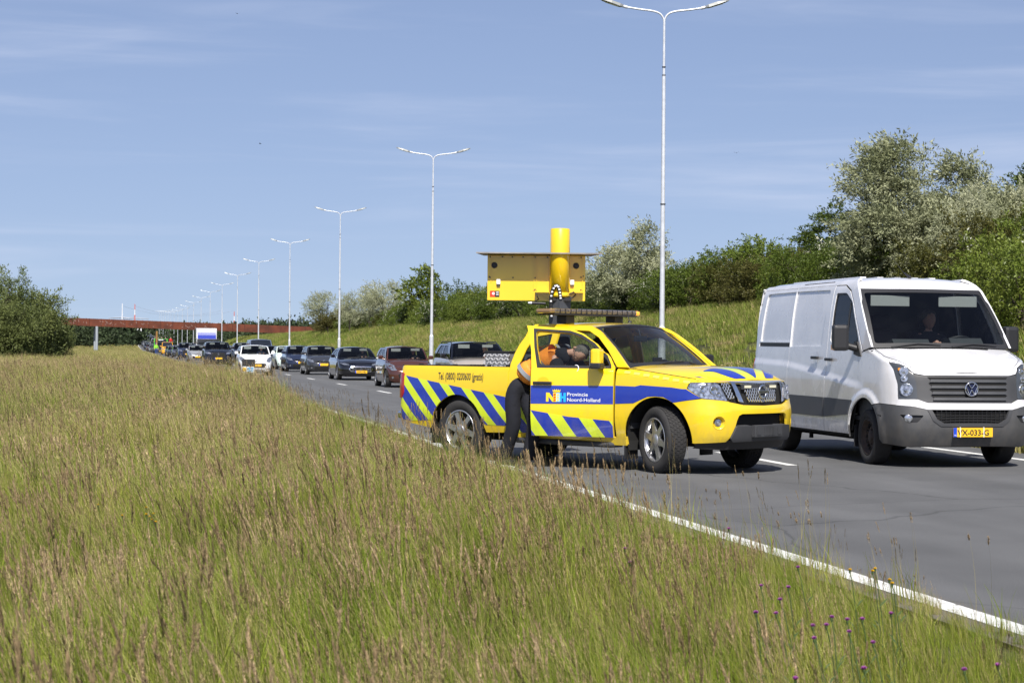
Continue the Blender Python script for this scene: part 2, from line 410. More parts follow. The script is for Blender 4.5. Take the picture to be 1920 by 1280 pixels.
# ------------------------------------------------------------------ ground, road, markings
def zroad(Y):
    if Y < 430: return 0.
    t = Y-430; return 3.4*sstep(0, 420, t)*1.0+(t-180)*.0085 if t > 180 else 3.4*sstep(0, 420, t)
def nz(x, y, s=1.0):
    return math.sin(x*1.3*s+y*.7*s)*.5+math.sin(x*.6*s-y*1.1*s+1.3)*.5
def hground(u, Y):
    zr = zroad(Y)
    if 3.9 < u < 13.2: return zr-.03
    if u <= 3.9:
        d = 3.9-u; z = zr*(1-sstep(8, 40, d))-.02-.03*min(1, d)
        if Y < 500: z += .05*nz(u, Y, .35)*min(1, d/3)
        return z
    d = u-13.2
    e = 3.0*sstep(.6, 9.5, d)*(1-sstep(355, 420, Y)) if d > .6 else 0
    return zr*(1-sstep(10, 50, d))-.02+e+.10*nz(u, Y, .5)*min(1, d/4)
us = sorted(set([-3000, -1800, -1000, -600, -380, -240, -160, -110, -80, -60, -45]+list(np.arange(-36, 3.6, 1.5))+[3.2, 3.7, 3.9, 4.2, 8, 12, 13.2, 13.4]+list(np.arange(13.9, 26, .8))+[28, 31, 35, 40, 48, 60, 80, 120, 200, 350, 600, 1000, 1800, 3000]))
Ys = sorted(set([-60, -30, -10]+list(np.arange(0, 80, 1.5))+list(np.arange(80, 200, 4))+list(np.arange(200, 460, 10))+list(np.arange(460, 1100, 20))+[1150, 1250, 1400, 1700, 2200, 3000, 4500, 6000]))
V = [(u, Y, hground(u, Y)) for Y in Ys for u in us]; nu = len(us)
F = [(j*nu+i, j*nu+i+1, (j+1)*nu+i+1, (j+1)*nu+i) for j in range(len(Ys)-1) for i in range(nu-1)]
mg = mat('meadow_soil', (.060, .062, .018), .95, noise=.5, nscale=.6, coords='Object')
g = mesh_obj('ground', V, F, mg, smooth=True); tag(g, kind='structure')
# asphalt
ma = D.materials.new('asphalt'); ma.use_nodes = True; N, L = nodes_of(ma); b = N['Principled BSDF']
tc = N.new('ShaderNodeTexCoord')
def tex(kind, scale, detail=5, mp=None, **k):
    n = N.new(kind); n.inputs['Scale'].default_value = scale
    if 'Detail' in n.inputs: n.inputs['Detail'].default_value = detail
    if mp:
        m = N.new('ShaderNodeMapping'); m.inputs['Scale'].default_value = mp; L.new(tc.outputs['Object'], m.inputs[0]); L.new(m.outputs[0], n.inputs['Vector'])
    else: L.new(tc.outputs['Object'], n.inputs['Vector'])
    return n
fine = tex('ShaderNodeTexNoise', 140, 3); mid = tex('ShaderNodeTexNoise', .9, 6); strk = tex('ShaderNodeTexNoise', 1.4, 5, (1.2, .04, 1)); vor = tex('ShaderNodeTexVoronoi', 95)
cr = N.new('ShaderNodeValToRGB'); cr.color_ramp.elements[0].position = .28; cr.color_ramp.elements[0].color = (.066, .067, .069, 1); cr.color_ramp.elements[1].position = .75; cr.color_ramp.elements[1].color = (.165, .166, .166, 1)
L.new(fine.outputs['Fac'], cr.inputs[0])
def mul(a, sock, lo, hi):
    r = N.new('ShaderNodeMapRange'); r.inputs['From Min'].default_value = .3; r.inputs['From Max'].default_value = .7; r.inputs['To Min'].default_value = lo; r.inputs['To Max'].default_value = hi; L.new(sock, r.inputs['Value'])
    x = N.new('ShaderNodeMix'); x.data_type = 'RGBA'; x.blend_type = 'MULTIPLY'; x.inputs['Factor'].default_value = 1; L.new(a, x.inputs['A']); L.new(r.outputs[0], x.inputs['B']); return x.outputs['Result']
c = mul(mul(cr.outputs[0], mid.outputs['Fac'], .88, 1.12), strk.outputs['Fac'], .94, 1.06); # polished wheel tracks and oil-dark lane centres across the road (x = across)
sx_ = N.new('ShaderNodeSeparateXYZ'); L.new(tc.outputs['Object'], sx_.inputs[0])
tr = N.new('ShaderNodeMath'); tr.operation = 'MULTIPLY_ADD'; L.new(sx_.outputs['X'], tr.inputs[0]); tr.inputs[1].default_value = 2*math.pi/1.8; tr.inputs[2].default_value = -2*math.pi/1.8*5.5
co_ = N.new('ShaderNodeMath'); co_.operation = 'COSINE'; L.new(tr.outputs[0], co_.inputs[0])
ad = N.new('ShaderNodeMath'); ad.operation = 'MULTIPLY_ADD'; L.new(co_.outputs[0], ad.inputs[0]); ad.inputs[1].default_value = .5; ad.inputs[2].default_value = .5
c = mul(c, ad.outputs[0], 1.03, .94)
crk = N.new('ShaderNodeTexVoronoi'); crk.feature = 'DISTANCE_TO_EDGE'; crk.inputs['Scale'].default_value = .22; wrp = tex('ShaderNodeTexNoise', 1.1, 6)
mxv = N.new('ShaderNodeMix'); mxv.data_type = 'VECTOR'; mxv.inputs['Factor'].default_value = .25; L.new(tc.outputs['Object'], mxv.inputs['A']); L.new(wrp.outputs['Color'], mxv.inputs['B']); L.new(mxv.outputs['Result'], crk.inputs['Vector'])
ck = N.new('ShaderNodeMapRange'); ck.inputs['From Max'].default_value = .0035; ck.inputs['To Min'].default_value = .62; L.new(crk.outputs['Distance'], ck.inputs['Value'])
xk = N.new('ShaderNodeMix'); xk.data_type = 'RGBA'; xk.blend_type = 'MULTIPLY'; xk.inputs['Factor'].default_value = 1; L.new(c, xk.inputs['A']); L.new(ck.outputs[0], xk.inputs['B']); c = xk.outputs['Result']
# grit and dust gathering outside the edge lines
ed = N.new('ShaderNodeMapRange'); ed.inputs['From Min'].default_value = 4.75; ed.inputs['From Max'].default_value = 4.35; L.new(sx_.outputs['X'], ed.inputs['Value'])
gn = tex('ShaderNodeTexNoise', 9, 6); gm = N.new('ShaderNodeMath'); gm.operation = 'MULTIPLY'; L.new(ed.outputs[0], gm.inputs[0]); L.new(gn.outputs['Fac'], gm.inputs[1])
xg = N.new('ShaderNodeMix'); xg.data_type = 'RGBA'; L.new(gm.outputs[0], xg.inputs['Factor']); L.new(c, xg.inputs['A']); xg.inputs['B'].default_value = (.20, .16, .11, 1); c = xg.outputs['Result']
L.new(c, b.inputs['Base Color'])
b.inputs['Roughness'].default_value = .82; b.inputs['Specular IOR Level'].default_value = .3
bu = N.new('ShaderNodeBump'); bu.inputs['Strength'].default_value = .5; bu.inputs['Distance'].default_value = .006; L.new(vor.outputs['Distance'], bu.inputs['Height']); L.new(bu.outputs[0], b.inputs['Normal'])
def strip(name, u0, u1, Y0, Y1, lift, m, step=12, wob=0.0, nu=1, jag=0):
    n = max(1, int((Y1-Y0)/step)); V = []
    for i in range(n+1):
        Y = Y0+(Y1-Y0)*i/n
        for j in range(nu+1):
            u = u0+(u1-u0)*j/nu
            if jag and j in (0, nu): u += random.uniform(-jag, jag)
            V.append((u, Y, zroad(Y)+lift))
    k = nu+1
    return mesh_obj(name, V, [(i*k+j, i*k+j+1, (i+1)*k+j+1, (i+1)*k+j) for i in range(n) for j in range(nu)], m)
road = strip('road', 4.28, 12.6, -10, 1400, 0, ma, 6, jag=0); tag(road, kind='structure')
mp = mat('road_marking_white', (.74, .74, .72), .7, bump=.2, bscale=120)
N, L = nodes_of(mp); b = N['Principled BSDF']; tc = N.new('ShaderNodeTexCoord'); w1_ = tex('ShaderNodeTexNoise', 26, 8); w2_ = tex('ShaderNodeTexNoise', 3.1, 3)
wm = N.new('ShaderNodeMath'); wm.operation = 'MULTIPLY_ADD'; L.new(w2_.outputs['Fac'], wm.inputs[0]); wm.inputs[1].default_value = .6; L.new(w1_.outputs['Fac'], wm.inputs[2])
wr = N.new('ShaderNodeValToRGB'); wr.color_ramp.elements[0].position = .60; wr.color_ramp.elements[0].color = (.26, .255, .24, 1); wr.color_ramp.elements[1].position = .71; wr.color_ramp.elements[1].color = (.72, .72, .69, 1); L.new(wm.outputs[0], wr.inputs[0]); L.new(wr.outputs[0], b.inputs['Base Color'])
e1 = strip('edge_line', 4.47, 4.64, -5, 1300, .004, mp, 4); tag(e1, kind='structure')
e2 = strip('edge_line', 11.76, 11.91, -5, 1300, .004, mp, 8); tag(e2, kind='structure')
for k in range(0, 30):
    Y0 = 22.1+12*k
    if k == 0: Y0 = 22.15
    d = strip('lane_dash', 8.14, 8.28, Y0, Y0+3.0, .004, mp, 1.5); tag(d, kind='structure')
d = strip('lane_dash', 8.14, 8.28, 10.1, 13.1, .004, mp, 1.5); tag(d, kind='structure')

# ------------------------------------------------------------------ street lamps
def make_lamp():
    e = empty('street_lamp')
    mb = MB(); mb.tube([(0, 0, -.3), (0, 0, 1.7)], .105, 14, mi=0); mb.tube([(0, 0, 1.7), (0, 0, 1.78)], [.105, .072], 14); mb.tube([(0, 0, 1.78), (0, 0, 5.0)], [.072, .062], 12); mb.tube([(0, 0, 5.0), (0, 0, 8.4)], [.058, .05], 12)
    mb.tube([(0, 0, 8.4), (0, 0, 9.9)], [.038, .034], 10); mb.box(-.06, -.10, -.04, .04, .4, .9, mi=0)
    for z in (1.72, 5.0, 8.4, 8.62): mb.tube([(0, 0, z-.015), (0, 0, z+.015)], [.078, .078] if z < 5.5 else .052, 10, mi=1)
    mb.build('pole', [M_galv, M_trim], e)
    for s in (1, -1):
        mb = MB(); mb.tube(catmull([(0, 0, 9.75), (s*.03, 0, 9.92), (s*.14, 0, 10.04), (s*.35, 0, 10.10), (s*.70, 0, 10.14), (s*1.05, 0, 10.19)], 4), .026, 8); mb.build('arm', M_galv, e)
        mb = MB(); M = Matrix.Translation((s*1.05, 0, 10.19))@Matrix.Rotation(R(-14*s), 4, 'Y')
        mb.tube([M@Vector((-.02*s, 0, 0)), M@Vector((.12*s, 0, 0))], .04, 8)
        V = []
        for x, wd, h0, h1 in ((.10, .05, -.02, .03), (.2, .11, -.035, .04), (.45, .14, -.02, .055), (.7, .12, .0, .05), (.80, .04, .015, .035)):
            V += [M@Vector((x*s, -wd, h0)), M@Vector((x*s, wd, h0)), M@Vector((x*s, wd*.7, h1)), M@Vector((x*s, -wd*.7, h1))]
        mb.add(V, [(4*i+k, 4*i+(k+1) % 4, 4*i+4+(k+1) % 4, 4*i+4+k) for i in range(4) for k in range(4)]+[(0, 1, 2, 3), (16, 17, 18, 19)], mi=1, sm=False)
        h = mb.build('lamp_head', [M_galv, mat('lamp_head_grey', (.25, .26, .25), .4, metal=.3)], e)
        V = [M@Vector((x*s, y, h)) for x, h, wd in ((.24, -.042, .09), (.62, -.022, .09)) for y in (-wd, wd)]
        mesh_obj('diffuser', V, [(0, 1, 3, 2)], mat('lamp_diffuser', (.6, .6, .55), .3), h)
    return e
lamp0 = make_lamp(); lamp_list = []
lbl = ['tall twin-arm galvanised street lamp behind the yellow pickup, nearest and tallest in the row', 'twin-arm street lamp rising between the brown-red car and the beige car',
 'twin-arm street lamp rising behind the black saloon car', 'twin-arm street lamp at the right end of the rusty footbridge', 'slim twin-arm lamp left of the one at the footbridge end', 'sixth twin-arm lamp of the row counted from the pickup',
 'seventh twin-arm lamp of the row, above the white box lorry', 'eighth lamp of the row, just left of the white box lorry']
for i in range(20):
    o = lamp0 if i == 0 else copy_tree(lamp0)
    Y = 50.3+40.0*i; o.scale = (1, 1, 1.06); o.location = (14.75, Y, hground(14.75, Y)+.12)
    o.rotation_euler = (0, R(random.uniform(-.2, .2)), R(-8+random.uniform(-3, 3)))
    tag(o, lbl[i] if i < 8 else 'distant twin-arm lamp among the thin poles far down the road', 'street lamp', 'twin-arm lamps along the far side of the road')
    lamp_list.append(o)

# ------------------------------------------------------------------ rusty footbridge
m_rust = mat('weathering_steel', (.125, .032, .014), .85, noise=.45, nscale=.8, bump=.1, bscale=3)
br = empty('footbridge', (0, 0, 0), 0, 'long rust-brown steel footbridge crossing the road in the distance on slim posts', 'footbridge')
BA = Vector((-20, 336, 0)); BB = Vector((36.4, 318, 0))
def bridge_z(t): return 6.42-1.72*t
nseg = 28
for k in range(nseg):
    t0, t1 = k/nseg+.0008, (k+1)/nseg-.0008; mb = MB()
    p0, p1 = BA.lerp(BB, t0), BA.lerp(BB, t1); dn = Vector((.3, .96, 0))*.05
    z0, z1 = bridge_z(t0), bridge_z(t1); hh = 1.30
    V = [p0-dn+Vector((0, 0, z0-hh)), p1-dn+Vector((0, 0, z1-hh)), p1-dn+Vector((0, 0, z1)), p0-dn+Vector((0, 0, z0)), p0+dn+Vector((0, 0, z0-hh)), p1+dn+Vector((0, 0, z1-hh)), p1+dn+Vector((0, 0, z1)), p0+dn+Vector((0, 0, z0))]
    mb.add(V, [(0, 1, 2, 3), (7, 6, 5, 4), (0, 4, 5, 1), (3, 2, 6, 7), (0, 3, 7, 4), (1, 5, 6, 2)]); mb.build('side_panel', m_rust, br)
mb = MB()
for k in range(nseg+1):
    t = k/nseg; p = BA.lerp(BB, t); z = bridge_z(t); mb.box(p.x-.06, p.x+.06, p.y-.14, p.y-.04, z-1.33, z+.03)
mb.build('stiffener', mat('dark_rust', (.08, .022, .012), .9), br)
V = []
for k in range(nseg+1):
    t = k/nseg; p = BA.lerp(BB, t); z = bridge_z(t)-1.2
    V += [(p.x, p.y, z), (p.x+.9, p.y+2.9, z)]
mesh_obj('deck', V, [(2*i, 2*i+1, 2*i+3, 2*i+2) for i in range(nseg)], mat('deck_dark', (.05, .045, .04), .9), br)
V = [(x+.9, y+2.9, z+(0 if i % 2 else 0)) for i, (x, y, z) in enumerate([(BA.lerp(BB, k/nseg).x, BA.lerp(BB, k/nseg).y, bridge_z(k/nseg)-h_) for k in range(nseg+1) for h_ in (1.30, 0)])]
mesh_obj('back_panel', V, [(2*i, 2*i+1, 2*i+3, 2*i+2) for i in range(nseg)], m_rust, br)
for x in (-4.6, 37.5):
    t = (x-BA.x)/(BB.x-BA.x); p = BA.lerp(BB, min(1, t)); mb = MB()
    mb.tube([(p.x, p.y, -.2), (p.x, p.y, bridge_z(min(1, t))-1.3)], .24, 10); mb.tube([(p.x-.35, p.y+2.6, -.2), (p.x-.35, p.y+2.6, bridge_z(min(1, t))-1.3)], .22, 10); mb.build('pier', mat('pier_grey', (.30, .33, .36), .7), br)
# graffiti-like pale marks on the bridge side
mb = MB()
for k in range(46):
    t = random.uniform(.12, .62); p = BA.lerp(BB, t); z = bridge_z(t)-random.uniform(.35, 1.0); a = random.uniform(0, 3.14); l = random.uniform(.08, .22)
    c = p-Vector((.3, .96, 0))*.07+Vector((0, 0, z)); d = Vector((math.cos(a)*.95, -math.cos(a)*.3, math.sin(a)))*l
    up = Vector((-math.sin(a)*.95, math.sin(a)*.3, math.cos(a)))*.035
    mb.add([c-d-up, c+d-up, c+d+up, c-d+up], [(0, 1, 2, 3)])
mb.build('pale_mark', mat('pale_mark', (.30, .20, .17), .8), br)

# ------------------------------------------------------------------ pylons and wires
def cam_pt(px, Z, z):
    X = (px-960)/3500*Z; return Vector((X*math.cos(TH)+Z*math.sin(TH), -X*math.sin(TH)+Z*math.cos(TH), z))
def pylon(px, Z, h, redwhite, label):
    p = cam_pt(px, Z, 0); e = empty('power_pylon', p, R(-10), label, 'pylon', 'power line masts on the horizon')
    n = 8; 
    for k in range(n):
        mb = MB(); r0 = 1.15-.8*k/n; r1 = 1.15-.8*(k+1)/n; mb.tube([(0, 0, h*k/n), (0, 0, h*(k+1)/n)], [r0, r1], 6, sm=False)
        mb.build('mast_section', mat('pylon_red_hazed', (.50, .16, .15), .7) if redwhite and k % 2 == 1 else mat('pylon_white_hazed', (.60, .62, .66), .7), e)  # pale mast colours: the distance haze is put into the paint
    mb = MB(); zc = h*.66 if True else 0
    mb.tube([(-11, 0, zc), (0, 0, zc+.6), (11, 0, zc)], [.25, .5, .25], 4); 
    for x in (-10, -6, 6, 10): mb.tube([(x, 0, zc), (x, 0, zc-2.5)], .15, 4)
    mb.build('crossarm', mat('pylon_grey_hazed', (.33, .36, .42), .7), e); return p  # crossarm grey carries the distance haze in its colour too
PZ = 1500
pp = [pylon(228.5, PZ, 35, False, 'white mast pylon with one crossarm above the left part of the footbridge'), pylon(252, PZ, 34.5, True, 'red and white banded pylon beside the white one above the footbridge'),
      pylon(416, PZ*1.1, 32, False, 'slim white pylon mast between the street lamps above the footbridge'), pylon(438.5, PZ*1.1, 32, True, 'red and white banded mast rising right of the slim white one')]
for a, b_, k in ((pp[1], pp[3], 0), (pp[0], pp[2], 1)):
    w_ = empty('power_line', (0, 0, 0), 0, 'thin sagging power wires strung from the %s mast' % ('red and white' if k == 0 else 'plain white'), 'power line')
    for off, z0 in ((-9, 20), (9, 20), (0, 33)):
        mb = MB(); mb.tube([Vector(a).lerp(Vector(b_), t)+Vector((off, 0, z0-18*4*t*(1-t)*.35)) for t in np.linspace(0, 1, 16)], .07, 3, caps=False); mb.build('wire', mat('wire_grey', (.25, .27, .32), .8), w_)
# ------------------------------------------------------------------ yellow pickup truck
#SHELL
PK_PLAN = [(0, 2.50), (.30, 2.49), (.57, 2.44), (.76, 2.345), (.875, 2.175), (.915, 1.95), (.925, 1.6), (.925, 1.0), (.925, 0), (.925, -1), (.925, -2), (.92, -2.5), (.90, -2.66), (.82, -2.72), (.5, -2.735), (0, -2.74)]
PK_SIDE = [(.2, .09), (.35, .05), (.45, .025), (.6, .0), (.8, 0), (1.0, .004), (1.15, .02), (1.24, .045), (1.32, .075), (1.5, .14), (1.7, .225), (1.78, .27)]
PK_FRONT = [(.2, .12), (.35, .06), (.45, .02), (.6, 0), (.74, .0), (.82, .02), (.95, .05), (1.08, .09), (1.2, .15)]
def pk_top(g):
    y = -1e9
    if g < 1.0: return 1.088
    return lerp_tab([(1.0, 1.088), (1.35, 1.128), (1.8, 1.18), (2.35, 1.235), (2.40, 9)], g)
PK = Shell(PK_PLAN, PK_SIDE, PK_FRONT, .62, 1.15, pk_top, .06)
_hb = [PK.P(g, pk_top(g)) for g in np.linspace(0, 2.38, 90)]      # hood edge curve, nose centre -> cowl
_hy = np.array([p[1] for p in _hb])[::-1]; _hx = np.array([p[0] for p in _hb])[::-1]; _hz = np.array([p[2] for p in _hb])[::-1]
_hy = np.maximum.accumulate(_hy)
PK_HC = smooth_tab([(1.0, 1.262), (1.2, 1.258), (1.6, 1.25), (1.95, 1.235), (2.10, 1.215), (2.22, 1.175), (2.30, 1.130), (2.345, 1.092)], 6)
HY1 = float(_hy[-1])-.001
def hood(a, y):      # a = -1..1 across
    y = min(y, HY1); xe = float(np.interp(y, _hy, _hx)); zb = float(np.interp(y, _hy, _hz)); zc = max(lerp_tab(PK_HC, y), zb)
    z = zb+(zc-zb)*(1-abs(a)**3.4)
    return Vector((a*xe, y, z))
def hood_xy(x, y):
    xe = float(np.interp(min(y, HY1), _hy, _hx)); return hood(max(-1, min(1, x/max(xe, .01))), y)
#ENDSHELL
def shell_interp_y(sh, g): return float(np.interp(g, sh.A[:, 0], sh.A[:, 2]))
def lattice(name, poly, fmap, step, wd, dep, m, parent, both=True, ang=(57, -57)):
    """diagonal mesh bars inside a polygon on a surface"""
    def inside(x, y):
        c = False; n = len(poly)
        for i in range(n):
            x1, y1 = poly[i]; x2, y2 = poly[i-1]
            if (y1 > y) != (y2 > y) and x < (x2-x1)*(y-y1)/(y2-y1)+x1: c = not c
        return c
    mb = MB(); xs = [p[0] for p in poly]; ys = [p[1] for p in poly]; cx, cy = (min(xs)+max(xs))/2, (min(ys)+max(ys))/2; rr = math.hypot(max(xs)-min(xs), max(ys)-min(ys))
    for an in ang:
        dx, dy = math.cos(R(an)), math.sin(R(an)); k = int(rr/step)+1
        for i in range(-k, k+1):
            ox, oy = cx-dy*i*step, cy+dx*i*step; run = []
            for j in range(-24, 26):
                t = j*rr/48; x, y = ox+dx*t, oy+dy*t
                if inside(x, y) and j < 25: run.append((x, y))
                else:
                    if len(run) > 1:
                        for sgn in ((1, -1) if both is True else (both or 1,)):
                            pts = [fmap(run[q][0], run[q][1]) for q in (0, len(run)//2, len(run)-1)]
                            mb.tube([Vector((p.x*sgn, p.y-dep, p.z)) for p in pts], wd, 4, caps=False, sm=False)
                    run = []
    return mb.build(name, m, parent)
def make_wheel(parent, loc, r, wd, style, rz=0, side=1, tread=True, m_rim=None, mi_tyre=None):
    """style: 'six', 'steel', 'five'; axle along x, visible face towards side*x"""
    o = D.objects.new('wheel', None); COL.objects.link(o); o.parent = parent; o.location = loc; o.rotation_euler = (0, 0, rz)
    h = wd/2; rr = r*.66
    t = MB(); pr = [(rr, -h*.8), (rr+.012, -h*.92), (r*.83, -h*1.0), (r*.93, -h*.97), (r*.985, -h*.84), (r, -h*.6), (r, h*.6), (r*.985, h*.84), (r*.93, h*.97), (r*.83, h*1.0), (rr+.012, h*.92), (rr, h*.8)]
    t.lathe(pr, 48, 'X')
    if tread:
        nb = 46
        for row in range(5):
            x0 = -h*.74+row*h*.31; x1 = x0+h*.24
            for k in range(nb):
                a0 = (k+(row % 2)*.5)*math.tau/nb; a1 = a0+math.tau/nb*.72; sk = .02*(row-2)
                V = [Vector((x, q*math.cos(a+ (sk if x == x1 else 0)), q*math.sin(a+(sk if x == x1 else 0)))) for q in (r-.004, r+.006) for x, a in ((x0, a0), (x1, a0), (x1, a1), (x0, a1))]
                t.add(V, [(4, 5, 6, 7), (0, 1, 5, 4), (1, 2, 6, 5), (2, 3, 7, 6), (3, 0, 4, 7)])
    t.build('tyre', mi_tyre or M_tyre, o, recalc=True)
    b = MB(); s = side
    b.lathe([(rr, -h*.8*s), (rr*.93, -h*.7*s), (rr*.9, h*.2*s), (rr*.93, h*.7*s), (rr*1.0, h*.80*s), (rr*1.02, h*.86*s), (rr*1.02, h*.92*s), (rr*.96, h*.9*s)], 40, 'X')
    if style == 'steel':
        b.lathe([(rr*.96, h*.88*s), (rr*.86, h*.5*s), (rr*.80, h*.32*s), (rr*.62, h*.30*s), (rr*.50, h*.44*s), (rr*.36, h*.46*s), (rr*.30, h*.62*s), (rr*.12, h*.66*s), (.001, h*.66*s)], 40, 'X')
        for k in range(16):
            a = k*math.tau/16; c = Vector((h*.36*s, rr*.70*math.cos(a), rr*.70*math.sin(a)))
            b.lathe([(rr*.085, .0), (rr*.07, .02*s), (.001, .02*s)], 8, 'X', c, mi=1)
        for k in range(5):
            a = k*math.tau/5; b.lathe([(.012, 0), (.012, .02*s), (.001, .02*s)], 6, 'X', (h*.46*s, rr*.42*math.cos(a), rr*.42*math.sin(a)))
        b.build('rim', [m_rim or M_steel, M_dark], o)
    else:
        n = 6 if style == 'six' else 5
        for k in range(n):
            a = k*math.tau/n+.3; M = Matrix.Rotation(a, 4, 'X')
            if style == 'six':
                prof = [(.035, .0), (.045, rr*.35), (.032, rr*.6), (.030, rr*.80), (.045, rr*.97), (-.045, rr*.97), (-.030, rr*.80), (-.032, rr*.6), (-.045, rr*.35), (-.035, 0)]
            else: prof = [(.05, 0), (.035, rr*.4), (.03, rr*.97), (-.03, rr*.97), (-.035, rr*.4), (-.05, 0)]
            b.prism(prof, h*.50*s, h*.80*s, 'YZ', M=M)
        b.lathe([(.075, h*.5*s), (.072, h*.84*s), (.05, h*.9*s), (.001, h*.9*s)], 24, 'X')
        b.lathe([(rr*.9, h*.1*s), (.001, h*.1*s)], 24, 'X', mi=1)
        b.build('rim', [m_rim or M_alu, M_dark], o)
    return o
def wheel_wells(parent, spec, m=None):
    mb = MB()
    for yc, zc, r, x0, x1 in spec:
        for s in (1, -1):
            V = []; n = 14
            for i in range(n+1):
                a = R(14+184*i/n); V += [Vector((s*x0, yc+r*math.cos(a), zc+r*math.sin(a))), Vector((s*x1, yc+r*math.cos(a), zc+r*math.sin(a)))]
            mb.add(V, [(2*i, 2*i+1, 2*i+3, 2*i+2) for i in range(n)])
            mb.add([V[2*i] for i in range(n+1)], [tuple(range(n+1))])
    return mb.build('wheel_well', m or M_dark, parent)
def torus(mb, c, Rr, r, M=None, n=24, k=8, mi=0):
    V = []
    for i in range(n):
        a = i*math.tau/n
        for j in range(k):
            b = j*math.tau/k; p = Vector(((Rr+r*math.cos(b))*math.cos(a), (Rr+r*math.cos(b))*math.sin(a), r*math.sin(b)))
            V.append(Vector(c)+(M@p if M else p))
    mb.add(V, [(i*k+j, ((i+1) % n)*k+j, ((i+1) % n)*k+(j+1) % k, i*k+(j+1) % k) for i in range(n) for j in range(k)], mi, True)

M_yel = paint('yellow_paint', (.86, .60, .008), rough=.3, dirt=.03)
M_blu = paint('blue_foil', (.008, .035, .36), rough=.25, dirt=.03)
M_lime = paint('lime_reflective_foil', (.66, .80, .02), rough=.35, dirt=.05)
M_cyan = mat('cyan_print', (.02, .40, .85), .4)
M_redp = mat('red_print', (.65, .05, .02), .4)
M_alub = mat('diamond_plate_aluminium', (.27, .27, .28), .4, metal=.4, noise=.2, nscale=6)

for _m in (M_yel, M_blu, M_lime): add_dust(_m, .30, .95, .38)
pickup = empty('pickup_truck', (5.86, 22.69, 0), R(215.5), 'yellow pickup truck with blue and lime stripes and open door, slanted across the near lane', 'pickup truck')
sy, sx = PK.sy, PK.sx
PY = lambda g: shell_interp_y(PK, g)
def side(pts): return [(sy(y), z) for y, z in pts]
TOPF = [(g, pk_top(g)+.001) for g in np.linspace(.02, 2.37, 30)]
fr_arc = [(sy(y), z) for y, z in arc(1.62, .40, .485, 117, -4, 14)]      # front half of front arch, going forward/down
re_arc = [(sy(y), z) for y, z in arc(1.62, .40, .485, 182, 118, 10)]
# front fender
fend = [(sy(1.0), .40), (sy(1.0), pk_top(sy(1.0)))]+[(g, z) for g, z in TOPF[::-1] if 1.13 < g < sy(1.0)-.01]+[(1.10, 1.078), (1.135, .99), (.955, .885), (sy(1.84), .832)]
fend += [(sy(y), z) for y, z in arc(1.62, .40, .485, 63, 182, 16)]+[(sy(1.10), .37)]
plate('front_fender', fend, PK.P, M_yel, pickup, .035, .03, both=True)
# front bumper
bump = [(0, .705), (.42, .705), (.47, .685), (.50, .63), (.52, .56), (.565, .45), (.63, .385), (1.05, .365), (sy(2.10), .37)]
bump += [(sy(y), z) for y, z in arc(1.62, .40, .485, -2, 58, 9)]+[(sy(1.85), .826), (.95, .876), (.75, .862), (.61, .848), (.59, .84), (.38, .805), (0, .795)]
fogh = [(.74+.075*math.cos(a), .605+.075*math.sin(a)) for a in np.linspace(0, math.tau, 20, endpoint=False)]
plate('front_bumper', [bump, fogh], PK.P, M_yel, pickup, .05, .05, both=True, rim=.03)
fb = MB()
for s in (1, -1):
    c = PK.P(.74, .605); n = Vector((.55, .83, 0))
    q = n.to_track_quat('Z', 'Y').to_matrix().to_4x4()
    M = Matrix.Translation((c.x*1, c.y, c.z))@q
    m2 = MB(); m2.lathe([(.078, -.005), (.055, -.05), (.045, -.06)], 20, 'Z', M=M); m2.lathe([(.045, -.06), (.04, -.045), (.001, -.04)], 16, 'Z', mi=1, M=M)
    fb.add([(v[0]*s, v[1], v[2]) for v in m2.v], m2.f)
    fb.m[-len(m2.f):] = m2.m
fb.build('fog_light', [M_yel, M_lens], pickup)
# headlights
hl = rpoly([(1.13, .995), (1.085, 1.062), (.765, 1.075), (.70, 1.02), (.615, .853), (.75, .868), (.945, .885)], .02)
for mir in (False, True):
    h = plate('headlight', hl, PK.P, M_lens, pickup, .04, .04, mirror=mir, off=-.004, rim=.02)
    mb = MB()
    for g, z, r_ in ((.80, .975, .052), (.93, .985, .045), (.74, .93, .03)):
        c = PK.P(g, z); n = (c-Vector((0, 1.2, c.z))).normalized(); n = Vector((.35, .93, .05)).normalized()
        M = Matrix.Translation(c-n*.004)@n.to_track_quat('Z', 'Y').to_matrix().to_4x4()
        mb.lathe([(r_, .001), (r_, .008), (r_*.82, .010), (r_*.5, .002), (.001, .0)], 16, 'Z', M=M)
    if mir: mb.v = [(-v[0], v[1], v[2]) for v in mb.v]
    mb.build('reflector', M_chrome, h)
plate('headlight_surround', [[(1.145, .995), (1.09, 1.074), (.76, 1.086), (.69, 1.025), (.60, .842), (.75, .856), (.95, .873)], hl], PK.P, M_black, pickup, .05, .05, both=True, off=-.006, rim=0)
# grille
gr_out = [(0, .795), (.375, .80), (.60, .845), (.70, 1.03), (.745, 1.077), (0, 1.079)]
g1 = [(.685, 1.06), (.555, 1.062), (.495, .885), (.59, .868)]
g2 = [(0, .835), (.262, .842), (.365, 1.05), (0, 1.052)]
g = plate('grille', [gr_out, g1, g2[:]], PK.P, M_satin, pickup, .05, .05, both=True, off=.004, rim=.03)
plate('chrome_bar', [(.53, 1.062), (.475, 1.062), (.385, .835), (.46, .845)], PK.P, M_chrome, g, .03, .05, both=True, off=.012, rim=.012)
plate('backing', gr_out, PK.P, M_dark, g, .1, .1, both=True, off=-.05, rim=0)
lattice('mesh', g1, PK.P, .034, .0045, .012, M_satin, g, 1); lattice('mesh', g1, PK.P, .034, .0045, .012, M_satin, g, -1); lattice('mesh', g2, PK.P, .038, .0045, .012, M_satin, g)
mb = MB()
